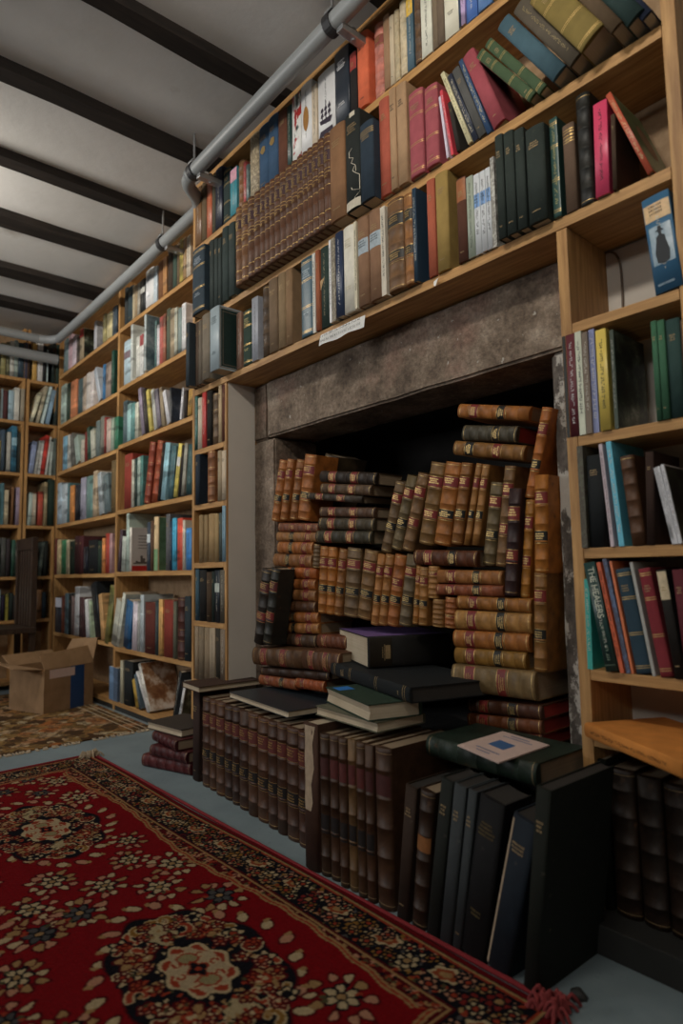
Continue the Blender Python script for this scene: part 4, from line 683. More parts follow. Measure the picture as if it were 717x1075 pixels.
 (-2.0672, 1.445, 0.6469, 88.5, 0, 0.0391, 0.251, 0.17, 'l', (164, 98, 45), {'B': (120, 36, 32), 'B2': (20, 19, 15), 'd': 2}, 'orange law volume ninth in the flat pile beside left jamb', 'old law volumes piled in the fireplace'),
 (-2.0628, 1.445, 0.6046, 87.56, 0, 0.0389, 0.2488, 0.17, 'l', (164, 108, 53), {'B': (120, 36, 32), 'B2': (20, 19, 15), 'd': 2}, 'light tan law volume tenth in the flat pile beside left jamb', 'old law volumes piled in the fireplace'),
 (-1.829, 1.445, 0.5253, -91.15, 0, 0.0458, 0.2908, 0.12, 'l', (76, 53, 35), {'B': (120, 36, 32), 'B2': (120, 36, 32), 'd': 2}, 'dark brown volume with two red labels above the big folio', 'old law volumes piled in the fireplace'),
 (-1.6634, 1.445, 0.5322, -91.07, 0, 0.0473, 0.16, 0.17, 'l', (108, 59, 35), {'B': (120, 36, 32), 'd': 2}, 'red-labelled brown volume end beside the dark brown one', 'old law volumes piled in the fireplace'),
 (-1.8076, 1.365, 0.4612, -92.54, 0, 0.0658, 0.3162, 0.17, 'l', (92, 62, 35), {'B': (120, 36, 32), 'B2': (120, 36, 32), 'd': 2}, 'thick brown folio lying low at left of the heap', 'old law volumes piled in the fireplace'),
 (-1.6076, 1.365, 0.4658, -90.73, 0, 0.0667, 0.2, 0.13, 'l', (92, 57, 33), {'B': (120, 36, 32), 'B2': (120, 36, 32), 'd': 2}, 'thick brown folio right beside the lowest left folio', 'old law volumes piled in the fireplace'),
 (-1.6771, 1.38, 0.4363, -93.58, 0, 0.0292, 0.4181, 0.11, 'l', (59, 37, 23), {'d': 2}, 'dark volume squeezed under the two thick folios', 'old law volumes piled in the fireplace'),
 (-1.8663, 1.38, 0.3794, -91.76, 0, 0.0383, 0.2364, 0.11, 'l', (141, 76, 41), {'B': (120, 36, 32), 'B2': (20, 19, 15), 'd': 2}, 'orange-brown volume at bottom left corner of the heap', 'old law volumes piled in the fireplace'),
 (-1.7067, 1.38, 0.3924, -91.71, 0, 0.0373, 0.16, 0.17, 'l', (157, 78, 37), {'B': (120, 36, 32), 'd': 2}, 'orange-red volume at heap bottom behind the navy folder', 'old law volumes piled in the fireplace'),
 (-2.1169, 1.36, 0.5383, 12.47, 0, 0.0591, 0.2866, 0.08, 'l', (45, 39, 33), {'B': (89, 30, 26), 'B2': (120, 36, 32), 'd': 2}, 'leftmost blackish volume leaning against the stone jamb', 'old law volumes piled in the fireplace'),
 (-2.0543, 1.36, 0.5397, 12.77, 0, 0.0503, 0.2886, 0.08, 'l', (43, 43, 37), {'B': (89, 30, 26), 'B2': (120, 36, 32), 'd': 2}, 'second blackish volume leaning against the stone jamb', 'old law volumes piled in the fireplace'),
 (-1.8498, 1.445, 0.8173, 6.51, 0, 0.0379, 0.0857, 0.1, 'l', (108, 84, 55), {'d': 2}, 'small olive-brown volume upright under the left flat stack', 'old law volumes piled in the fireplace'),
 (-1.8244, 1.445, 0.6544, 4.98, 0, 0.0477, 0.24, 0.17, 'l', (164, 102, 41), {'B': (120, 36, 32), 'B2': (20, 19, 15), 'd': 2}, "tan law volume at left of the heap's middle upright row", 'old law volumes piled in the fireplace'),
 (-1.7767, 1.445, 0.6517, 4.98, 0, 0.0446, 0.2377, 0.17, 'l', (172, 106, 41), {'B': (120, 36, 32), 'B2': (20, 19, 15), 'd': 2}, "second tan law volume in the heap's middle upright row", 'old law volumes piled in the fireplace'),
 (-1.7326, 1.445, 0.6507, 9.3, 0, 0.0401, 0.2338, 0.17, 'l', (141, 92, 45), {'B': (120, 36, 32), 'B2': (20, 19, 15), 'd': 2}, "third volume, narrow brown, in the heap's middle upright row", 'old law volumes piled in the fireplace'),
 (-1.6836, 1.445, 0.6503, 7.03, 0, 0.0713, 0.2353, 0.17, 'l', (108, 84, 55), {'B': (120, 36, 32), 'B2': (20, 19, 15), 'd': 2}, "fourth volume, olive brown, in the heap's middle upright row", 'old law volumes piled in the fireplace'),
 (-1.6127, 1.445, 0.648, 11.32, 0, 0.0621, 0.2316, 0.17, 'l', (125, 92, 53), {'B': (120, 36, 32), 'B2': (20, 19, 15), 'd': 2}, "fifth volume, wide brown, in the heap's middle upright row", 'old law volumes piled in the fireplace'),
 (-1.5435, 1.445, 0.6272, 10.55, 0, 0.0321, 0.233, 0.17, 'l', (172, 115, 59), {'B': (120, 36, 32), 'B2': (20, 19, 15), 'd': 2}, 'golden tan volume, first of slanting row by the purple-topped book', 'old law volumes piled in the fireplace'),
 (-1.5083, 1.445, 0.6289, 10.8, 0, 0.0359, 0.2302, 0.17, 'l', (157, 104, 49), {'B': (120, 36, 32), 'B2': (20, 19, 15), 'd': 2}, 'tan volume, second of slanting row by the purple-topped book', 'old law volumes piled in the fireplace'),
 (-1.4715, 1.445, 0.6308, 11.63, 0, 0.047, 0.2277, 0.17, 'l', (164, 98, 45), {'B2': (20, 19, 15), 'B3': (120, 36, 32), 'd': 2}, 'orange volume, third of slanting row by the purple-topped book', 'old law volumes piled in the fireplace'),
 (-1.4182, 1.445, 0.6334, 11.26, 0, 0.0472, 0.223, 0.17, 'l', (108, 92, 66), {'B': (120, 36, 32), 'B2': (20, 19, 15), 'd': 2}, 'olive volume, fourth of slanting row by the purple-topped book', 'old law volumes piled in the fireplace'),
 (-1.3557, 1.445, 0.6374, 7.76, 0, 0.0227, 0.18, 0.17, 'l', (157, 102, 41), {'B': (120, 36, 32), 'B2': (20, 19, 15), 'd': 2}, 'tan volume just left of the two short upright ones', 'old law volumes piled in the fireplace'),
 (-1.4956, 1.45, 0.8682, 19.15, 0, 0.0446, 0.2345, 0.17, 'l', (108, 84, 55), {'B': (120, 36, 32), 'B2': (20, 19, 15), 'd': 2}, 'olive law volume, first of upper row right of flat stack', 'old law volumes piled in the fireplace'),
 (-1.4471, 1.45, 0.8743, 19.33, 0, 0.0442, 0.2407, 0.17, 'l', (108, 92, 62), {'B': (120, 36, 32), 'B2': (20, 19, 15), 'd': 2}, 'banded olive volume, second of upper row right of flat stack', 'old law volumes piled in the fireplace'),
 (-1.3998, 1.45, 0.869, 18.63, 0, 0.0456, 0.2463, 0.17, 'l', (125, 92, 57), {'B': (120, 36, 32), 'B2': (120, 36, 32), 'd': 2}, 'brown volume with two red labels, third right of flat stack', 'old law volumes piled in the fireplace'),
 (-1.3294, 1.45, 0.8848, 14.24, 0, 0.0579, 0.2511, 0.17, 'l', (125, 92, 49), {'B': (120, 36, 32), 'B2': (120, 36, 32), 'd': 2}, 'wide brown volume in upper centre with two red labels', 'old law volumes piled in the fireplace'),
 (-1.2681, 1.45, 0.8803, 13.47, 0, 0.0595, 0.2469, 0.17, 'l', (164, 102, 45), {'B': (120, 36, 32), 'B2': (20, 19, 15), 'd': 2}, 'wide golden volume in upper centre with red and black labels', 'old law volumes piled in the fireplace'),
 (-1.2003, 1.45, 0.8763, 12.0, 0, 0.0378, 0.2371, 0.17, 'l', (141, 92, 45), {'B': (120, 36, 32), 'B2': (20, 19, 15), 'd': 2}, 'brown volume right of the wide golden one, upper centre', 'old law volumes piled in the fireplace'),
 (-1.1519, 1.45, 0.8711, 13.69, 0, 0.0207, 0.2337, 0.17, 'l', (157, 108, 53), {'B': (120, 36, 32), 'B2': (20, 19, 15), 'd': 2}, 'narrow tan volume, left of the last upper pair', 'old law volumes piled in the fireplace'),
 (-1.1237, 1.45, 0.8691, 12.13, 0, 0.0239, 0.2282, 0.17, 'l', (164, 115, 62), {'B': (120, 36, 32), 'B2': (20, 19, 15), 'd': 2}, "narrow tan volume at right end of heap's upper centre", 'old law volumes piled in the fireplace'),
 (-1.0927, 1.45, 0.8138, 10.07, 0, 0.0414, 0.2295, 0.17, 'l', (108, 92, 62), {'B': (120, 36, 32), 'B2': (20, 19, 15), 'd': 2}, 'greyish olive volume standing left of the dark purple-brown one', 'old law volumes piled in the fireplace'),
 (-1.0477, 1.45, 0.8082, 9.09, 0, 0.0339, 0.2731, 0.17, 'l', (125, 92, 57), {'B': (120, 36, 32), 'B2': (120, 36, 32), 'd': 2}, 'tall brown volume with two red labels behind dark one', 'old law volumes piled in the fireplace'),
 (-1.0102, 1.43, 0.7305, 5.84, 0, 0.0376, 0.2828, 0.17, 'l', (59, 39, 39), {'B': (120, 36, 32), 'B2': (120, 36, 32), 'd': 2}, 'dark purple-brown volume with two bright red labels', 'old law volumes piled in the fireplace'),
 (-0.9731, 1.45, 0.7245, 6.69, 0, 0.0265, 0.2565, 0.17, 'l', (172, 115, 45), {'B': (120, 36, 32), 'B2': (120, 36, 32), 'd': 2}, 'orange volume just right of the dark purple-brown one', 'old law volumes piled in the fireplace'),
 (-0.9468, 1.45, 0.9856, 15.62, 0, 0.0289, 0.2382, 0.17, 'l', (172, 102, 45), {'B': (120, 36, 32), 'B2': (20, 19, 15), 'd': 2}, 'highest orange volume leaning by the right jamb', 'old law volumes piled in the fireplace'),
 (-0.9157, 1.43, 0.7878, 2.94, 0, 0.0383, 0.249, 0.17, 'l', (172, 108, 41), {'B': (120, 36, 32), 'B2': (20, 19, 15), 'd': 2}, 'orange volume with dark side upright near right jamb', 'old law volumes piled in the fireplace'),
 (-0.9298, 1.43, 0.5417, 2.96, 0, 0.0355, 0.2472, 0.17, 'l', (141, 98, 49), {'B': (120, 36, 32), 'B2': (20, 19, 15), 'd': 2}, 'golden brown volume upright below the dark-sided orange one', 'old law volumes piled in the fireplace'),
 (-0.9176, 1.44, 1.1831, -76.3, 0, 0.0392, 0.2392, 0.15, 'l', (164, 102, 45), {'B': (120, 36, 32), 'B2': (20, 19, 15), 'd': 2}, 'tan volume on very top of the heap, page ends showing', 'old law volumes piled in the fireplace'),
 (-0.9584, 1.44, 1.1331, -78.48, 0, 0.0442, 0.1826, 0.17, 'l', (76, 70, 55), {'B2': (20, 19, 15), 'N': 'rededge', 'd': 2}, "grey-green volume with red page ends near the heap's top", 'old law volumes piled in the fireplace'),
 (-0.9374, 1.44, 1.0809, -77.38, 0, 0.0405, 0.2389, 0.17, 'l', (141, 98, 49), {'B': (20, 19, 15), 'B2': (120, 36, 32), 'd': 2}, "brown volume lying third from the heap's top", 'old law volumes piled in the fireplace'),
 (-1.0927, 1.43, 0.8046, -87.14, 0, 0.0456, 0.2341, 0.17, 'l', (92, 49, 25), {'B': (120, 36, 32), 'B2': (20, 19, 15), 'd': 2}, 'dark red-brown volume lying under the upper centre row', 'old law volumes piled in the fireplace'),
 (-1.0128, 1.43, 0.7549, -88.3, 0, 0.0386, 0.2232, 0.17, 'l', (157, 102, 53), {'B': (120, 36, 32), 'B2': (20, 19, 15), 'd': 2}, "tan volume topping the heap's lower right flat pile", 'old law volumes piled in the fireplace'),
 (-1.01, 1.43, 0.7242, -89.31, 0, 0.0309, 0.2312, 0.17, 'l', (141, 76, 45), {'B': (120, 36, 32), 'B2': (20, 19, 15), 'd': 2}, 'thin red-brown volume second in lower right flat pile', 'old law volumes piled in the fireplace'),
 (-0.9275, 1.43, 0.6846, -88.72, 0, 0.0365, 0.2385, 0.17, 'l', (157, 102, 45), {'B': (120, 36, 32), 'B2': (20, 19, 15), 'd': 2}, 'tan volume third in lower right flat pile', 'old law volumes piled in the fireplace'),
 (-0.9291, 1.43, 0.6324, -90.04, 0, 0.0529, 0.2462, 0.17, 'l', (172, 125, 66), {'B': (120, 36, 32), 'B2': (20, 19, 15), 'd': 2}, 'thick golden volume fourth in lower right flat pile', 'old law volumes piled in the fireplace'),
 (-0.9366, 1.43, 0.5854, -90.94, 0, 0.0476, 0.2463, 0.17, 'l', (164, 102, 45), {'B': (120, 36, 32), 'B2': (20, 19, 15), 'd': 2}, 'orange volume fifth in lower right flat pile', 'old law volumes piled in the fireplace'),
 (-0.9482, 1.43, 0.5401, -91.08, 0, 0.0451, 0.2319, 0.17, 'l', (141, 102, 41), {'B': (120, 36, 32), 'B2': (20, 19, 15), 'd': 2}, 'brown gilt-lined volume sixth in lower right flat pile', 'old law volumes piled in the fireplace'),
 (-0.9124, 1.41, 0.4697, -91.22, 0, 0.0712, 0.264, 0.17, 'l', (125, 102, 66), {'B': (120, 36, 32), 'B2': (120, 36, 32), 'd': 2}, 'thick tan folio with page ends, low at right', 'old law volumes piled in the fireplace'),
 (-0.9023, 1.42, 0.4251, -93.55, 0, 0.0347, 0.23, 0.17, 'l', (76, 43, 27), {'B': (120, 36, 32), 'B2': (20, 19, 15), 'N': 'rededge', 'd': 2}, 'dark gilt volume with red page ends under thick tan folio', 'old law volumes piled in the fireplace'),
 (-0.9036, 1.42, 0.3884, -94.34, 0, 0.0359, 0.23, 0.17, 'l', (108, 59, 29), {'B': (120, 36, 32), 'B2': (20, 19, 15), 'N': 'rededge', 'd': 2}, "lowest gilt volume with red page ends at heap's right", 'old law volumes piled in the fireplace'),
 (-0.9054, 1.42, 0.356, -95.46, 0, 0.0329, 0.23, 0.17, 'l', (92, 43, 27), {'B': (120, 36, 32), 'B2': (20, 19, 15), 'N': 'rededge', 'd': 2}, "bottom volume with red page ends at heap's right foot", 'old law volumes piled in the fireplace'),
 (-1.3231, 1.435, 0.6359, 4.34, 0, 0.0323, 0.1742, 0.17, 'l', (157, 108, 53), {'B': (120, 36, 32), 'B2': (20, 19, 15), 'd': 2}, 'short tan upright volume right of slanting row', 'old law volumes piled in the fireplace'),
 (-1.2839, 1.435, 0.7174, 3.55, 0, 0.0405, 0.0946, 0.17, 'l', (157, 108, 53), {'B': (120, 36, 32), 'd': 2}, 'short golden upright volume, second right of slanting row', 'old law volumes piled in the fireplace'),
 (-1.2715, 1.435, 0.6352, 4.52, 0, 0.0438, 0.0804, 0.14, 'l', (141, 98, 49), {'d': 2}, 'stub of brown volume under thin red-brown flat one', 'old law volumes piled in the fireplace'),
 (-1.2238, 1.435, 0.6347, 5.01, 0, 0.0402, 0.0874, 0.14, 'l', (157, 92, 45), {'B2': (120, 36, 32), 'd': 2}, 'stub of orange red-labelled volume under flat pile', 'old law volumes piled in the fireplace'),
 (-2.3562, 1.2309, 0.0, 0, -4.55, 0.0605, 0.3371, 0.1356, 'c', (51, 34, 28), {'d': 2}, 'thick dark brown cloth hardback, first from left in floor row of matching volumes beside rug', 'matching brown leather volumes standing on the floor'),
 (-2.2684, 1.224, 0.0, 0, -4.55, 0.0617, 0.328, 0.1355, 'l', (79, 51, 35), {'B': (96, 38, 31), 'B2': (24, 19, 17), 'G': 1, 'd': 2}, 'thick brown leather-bound book, second from left in floor row of matching volumes beside rug', 'matching brown leather volumes standing on the floor'),
 (-2.2067, 1.2217, 0.0, 0, -4.55, 0.051, 0.326, 0.1329, 'l', (88, 56, 35), {'B': (96, 38, 31), 'B2': (24, 19, 17), 'G': 1, 'd': 2}, 'thick brown leather-bound book, third from left in floor row of matching volumes beside rug', 'matching brown leather volumes standing on the floor'),
 (-2.1476, 1.2147, 0.0, 0, -4.55, 0.0634, 0.33, 0.1352, 'l', (88, 56, 35), {'B': (96, 38, 31), 'B2': (24, 19, 17), 'G': 1, 'd': 2}, 'thick brown leather-bound book, fourth from left in floor row of matching volumes beside rug', 'matching brown leather volumes standing on the floor'),
 (-2.0841, 1.2135, 0.0, 0, -4.55, 0.0581, 0.325, 0.1314, 'l', (61, 37, 25), {'B': (96, 38, 31), 'B2': (24, 19, 17), 'G': 1, 'd': 2}, 'thick brown leather-bound book, fifth from left in floor row of matching volumes beside rug', 'matching brown leather volumes standing on the floor'),
 (-2.0197, 1.2067, 0.0, 0, -4.55, 0.0504, 0.329, 0.1331, 'l', (61, 37, 25), {'B': (96, 38, 31), 'B2': (24, 19, 17), 'G': 1, 'd': 2}, 'thick brown leather-bound book, sixth from left in floor row of matching volumes beside rug', 'matching brown leather volumes standing on the floor'),
 (-1.9661, 1.2023, 0.0, 0, -4.55, 0.0599, 0.327, 0.1331, 'l', (72, 46, 31), {'B': (96, 38, 31), 'B2': (24, 19, 17), 'G': 1, 'd': 2}, 'thick brown leather-bound book, seventh from left in floor row of matching volumes beside rug', 'matching brown leather volumes standing on the floor'),
 (-1.8989, 1.1946, 0.0, 0, -4.55, 0.0636, 0.331, 0.1356, 'l', (88, 56, 35), {'B': (96, 38, 31), 'B2': (24, 19, 17), 'G': 1, 'd': 2}, 'thick brown leather-bound book, eighth from left in floor row of matching volumes beside rug', 'matching brown leather volumes standing on the floor'),
 (-1.835, 1.1909, 0.0, 0, -4.55, 0.0667, 0.326, 0.1342, 'l', (88, 56, 35), {'B': (96, 38, 31), 'B2': (24, 19, 17), 'G': 1, 'd': 2}, 'thick brown leather-bound book, ninth from left in floor row of matching volumes beside rug', 'matching brown leather volumes standing on the floor'),
 (-1.7622, 1.183, 0.0, 0, -4.55, 0.0552, 0.327, 0.1362, 'l', (72, 46, 31), {'B': (96, 38, 31), 'B2': (24, 19, 17), 'G': 1, 'd': 2}, 'thick brown leather-bound book, tenth from left in floor row of matching volumes beside rug', 'matching brown leather volumes standing on the floor'),
 (-1.7044, 1.1784, 0.0, 0, -4.55, 0.0546, 0.329, 0.1362, 'l', (79, 51, 35), {'B': (96, 38, 31), 'B2': (24, 19, 17), 'G': 1, 'd': 2}, 'thick brown leather-bound book, eleventh from left in floor row of matching volumes beside rug', 'matching brown leather volumes standing on the floor'),
 (-1.6497, 1.1755, 0.0, 0, -4.55, 0.0646, 0.328, 0.1348, 'l', (79, 51, 35), {'B': (96, 38, 31), 'B2': (24, 19, 17), 'G': 1, 'd': 2}, 'thick brown leather-bound book, twelfth from left in floor row of matching volumes beside rug', 'matching brown leather volumes standing on the floor'),
 (-1.5835, 1.1707, 0.0, 0, -4.55, 0.0527, 0.327, 0.1343, 'l', (74, 44, 29), {'B': (96, 38, 31), 'B2': (24, 19, 17), 'G': 1, 'd': 2}, 'thick brown leather-bound book, thirteenth from left in floor row of matching volumes beside rug', 'matching brown leather volumes standing on the floor'),
 (-1.5275, 1.1656, 0.0, 0, -4.55, 0.0389, 0.327, 0.135, 'l', (61, 37, 25), {'B': (96, 38, 31), 'B2': (24, 19, 17), 'G': 1, 'd': 2}, 'brown leather-bound book, fourteenth from left in floor row of matching volumes beside rug', 'matching brown leather volumes standing on the floor'),
 (-1.4577, 1.1001, 0.0, 0, -1.74, 0.0622, 0.385, 0.248, 'c', (71, 47, 35), {'X': 'torn', 'd': 2}, 'dark brown hardback with torn pale spine, first in floor group of tall volumes beside rug', 'tall old volumes standing on the floor by the rug'),
 (-1.3944, 1.1049, 0.0, 0, -1.74, 0.0375, 0.365, 0.2413, 'l', (62, 42, 26), {'B': (70, 30, 26), 'B2': (24, 20, 18), 'N': 'dull', 'd': 2}, 'dark brown leather-bound book, second from left in floor group of tall volumes beside rug', 'tall old volumes standing on the floor by the rug'),
 (-1.3568, 1.1078, 0.0, 0, -1.74, 0.0361, 0.366, 0.2372, 'l', (71, 47, 31), {'B': (88, 36, 32), 'B2': (24, 20, 18), 'N': 'dull', 'd': 2}, 'dark brown leather-bound book, third from left in floor group of tall volumes beside rug', 'tall old volumes standing on the floor by the rug'),
 (-1.3117, 1.102, 0.0, 0, -1.74, 0.0315, 0.368, 0.2416, 'l', (71, 47, 28), {'B': (88, 36, 32), 'B2': (24, 20, 18), 'N': 'dull', 'd': 2}, 'dark brown leather-bound book, fourth from left in floor group of tall volumes beside rug', 'tall old volumes standing on the floor by the rug'),
 (-1.2801, 1.1059, 0.0, 0, -1.74, 0.0305, 0.37, 0.2368, 'l', (108, 81, 50), {'B': (88, 36, 32), 'B2': (24, 20, 18), 'N': 'dull', 'd': 2}, 'brown leather-bound book, fifth from left in floor group of tall volumes beside rug', 'tall old volumes standing on the floor by the rug'),
 (-1.2429, 1.1019, 0.0, 0, -1.74, 0.0305, 0.37, 0.2397, 'l', (73, 49, 30), {'B': (88, 36, 32), 'B2': (24, 20, 18), 'N': 'dull', 'd': 2}, 'dark brown leather-bound book, sixth from left in floor group of tall volumes beside rug', 'tall old volumes standing on the floor by the rug'),
 (-1.2091, 1.1008, 0.0, 0, -1.74, 0.0294, 0.37, 0.2397, 'l', (71, 47, 30), {'B': (70, 30, 26), 'B2': (24, 20, 18), 'N': 'dull', 'd': 2}, 'dark brown leather-bound book, seventh from left in floor group of tall volumes beside rug', 'tall old volumes standing on the floor by the rug'),
 (-1.1773, 1.1031, 0.0, 0, -1.74, 0.0546, 0.372, 0.25, 'l', (73, 49, 32), {'B': (70, 30, 26), 'N': 'dull', 'd': 2}, 'dark brown leather book with pale edge, eighth in floor group of tall volumes beside rug', 'tall old volumes standing on the floor by the rug'),
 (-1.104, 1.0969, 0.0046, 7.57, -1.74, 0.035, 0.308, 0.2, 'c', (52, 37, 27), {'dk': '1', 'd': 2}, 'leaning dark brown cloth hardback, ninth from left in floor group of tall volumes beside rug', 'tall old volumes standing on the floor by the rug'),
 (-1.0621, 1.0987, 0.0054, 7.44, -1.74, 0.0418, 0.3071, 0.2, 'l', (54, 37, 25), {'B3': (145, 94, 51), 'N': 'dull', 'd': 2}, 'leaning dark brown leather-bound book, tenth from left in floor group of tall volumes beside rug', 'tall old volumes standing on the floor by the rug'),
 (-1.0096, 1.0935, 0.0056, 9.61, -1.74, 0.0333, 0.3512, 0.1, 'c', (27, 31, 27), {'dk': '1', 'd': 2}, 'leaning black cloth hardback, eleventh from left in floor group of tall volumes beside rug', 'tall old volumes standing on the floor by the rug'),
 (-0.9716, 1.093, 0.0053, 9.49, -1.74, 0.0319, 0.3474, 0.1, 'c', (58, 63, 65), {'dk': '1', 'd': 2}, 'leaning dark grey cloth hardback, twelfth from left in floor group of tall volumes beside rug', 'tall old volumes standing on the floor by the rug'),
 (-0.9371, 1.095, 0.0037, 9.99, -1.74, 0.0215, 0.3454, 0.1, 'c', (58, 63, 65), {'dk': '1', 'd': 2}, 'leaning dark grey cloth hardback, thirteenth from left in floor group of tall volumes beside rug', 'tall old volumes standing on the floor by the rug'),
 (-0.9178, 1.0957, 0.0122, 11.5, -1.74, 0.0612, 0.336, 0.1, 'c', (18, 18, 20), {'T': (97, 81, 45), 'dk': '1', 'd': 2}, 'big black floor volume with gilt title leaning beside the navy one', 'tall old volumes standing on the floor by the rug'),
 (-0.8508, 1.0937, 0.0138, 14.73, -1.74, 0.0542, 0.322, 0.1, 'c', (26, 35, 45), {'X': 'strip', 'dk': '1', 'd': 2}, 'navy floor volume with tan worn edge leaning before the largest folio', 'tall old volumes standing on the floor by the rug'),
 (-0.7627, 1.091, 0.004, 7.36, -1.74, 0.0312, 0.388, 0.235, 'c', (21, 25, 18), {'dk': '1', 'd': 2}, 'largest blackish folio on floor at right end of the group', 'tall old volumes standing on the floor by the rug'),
 (-0.775, 1.3717, 0.062, 0, 0, 0.053, 0.3141, 0.1563, 'c', (25, 31, 23), {'d': 2}, 'thick black cloth hardback, first from left on dark plinth below right column', 'large volumes on the plinth'),
 (-0.716, 1.37, 0.062, 0, 0, 0.0554, 0.302, 0.158, 'l', (47, 32, 21), {'G': 1, 'N': 'dull', 'd': 2}, 'dark brown leather book with worn pale head, second on dark plinth below right column', 'large volumes on the plinth'),
 (-0.6575, 1.3704, 0.062, 0, 0, 0.0519, 0.2983, 0.1576, 'l', (43, 30, 22), {'G': 1, 'N': 'dull', 'd': 2}, 'thick black leather-bound book, third from left on dark plinth below right column', 'large volumes on the plinth'),
 (-0.6029, 1.3715, 0.062, 0, 0, 0.0502, 0.2947, 0.1565, 'l', (47, 32, 23), {'G': 1, 'N': 'dull', 'd': 2}, 'thick dark brown leather-bound book, fourth from left on dark plinth below right column', 'large volumes on the plinth'),
 (-1.465, 1.3332, 0.3905, -90, 175.65, 0.026, 0.2775, 0.17, 'c', (102, 102, 84), {'d': 2}, 'grey-green book with pale page edge at the bottom of the purple-topped stack', 'books stacked on the tall floor volumes'),
 (-1.4436, 1.3662, 0.4185, -90, 162.69, 0.042, 0.2867, 0.16, 'c', (44, 63, 50), {'S': 1, 'd': 2}, 'green book with blue sticker second from bottom of the purple-topped stack', 'books stacked on the tall floor volumes'),
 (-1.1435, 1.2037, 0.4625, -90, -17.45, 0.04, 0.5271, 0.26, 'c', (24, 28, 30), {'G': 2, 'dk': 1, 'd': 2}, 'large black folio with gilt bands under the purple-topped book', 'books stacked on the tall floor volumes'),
 (-1.3223, 1.5856, 0.5055, -90, 64.83, 0.093, 0.2716, 0.34, 'c', (33, 31, 29), {'N': 'purple', 'B': '241c10', 'd': 2}, 'thick black book with purple cover on top of its stack', 'books stacked on the tall floor volumes'),
 (-2.4205, 1.2203, 0.3455, -90, 264.94, 0.022, 0.2688, 0.17, 'c', (67, 47, 37), {'d': 2}, 'brown-covered book lying at left end of the matching floor volumes', 'books lying on the matching floor volumes'),
 (-2.0608, 1.478, 0.3465, -90, 174.25, 0.02, 0.4268, 0.24, 'f', (40, 48, 54), {'d': 2}, 'large navy folder with white edge lying on the matching floor volumes', 'books lying on the matching floor volumes'),
 (-2.3793, 1.2373, 0.0005, -90, 17.76, 0.05, 0.2807, 0.18, 'l', (95, 36, 36), {'N': 'dull', 'G': 1, 'd': 2}, 'bottom red leather book of the small floor stack by the left column', 'red leather books stacked on the floor'),
 (-2.3738, 1.2162, 0.0525, -90, 13.38, 0.042, 0.2281, 0.17, 'l', (78, 29, 31), {'N': 'dull', 'd': 2}, 'middle red leather book of the small floor stack', 'red leather books stacked on the floor'),
 (-2.4219, 1.1921, 0.0965, -90, -1.14, 0.04, 0.2237, 0.18, 'l', (78, 29, 31), {'N': 'dull', 'd': 2}, 'upper red leather book with page ends showing in the small floor stack', 'red leather books stacked on the floor'),
 (-2.7315, 1.3983, 0.1385, -90, 187.4, 0.03, 0.2584, 0.2, 'c', (65, 57, 50), {'d': 2}, 'grey-brown flat book on top of the small red floor stack', 'red leather books stacked on the floor'),
 (-0.7864, 1.2055, 0.3385, -90, -1.74, 0.05, 0.3164, 0.2, 'l', (34, 48, 38), {'N': 'dull', 'd': 2}, 'dark green folio lying on the leaning floor books, pamphlet on top', 'books stacked on the tall floor volumes'),
 (-0.4826, 1.186, 0.4305, -90, -29.27, 0.03, 0.2983, 0.2, 'c', (211, 136, 63), {'T': '5a3410', 'd': 2}, 'orange atlas lying flat on the lowest shelf of the right column', 'books in the right-hand column of the bookcase'),
]
for rec in BOOKS: book(rec)
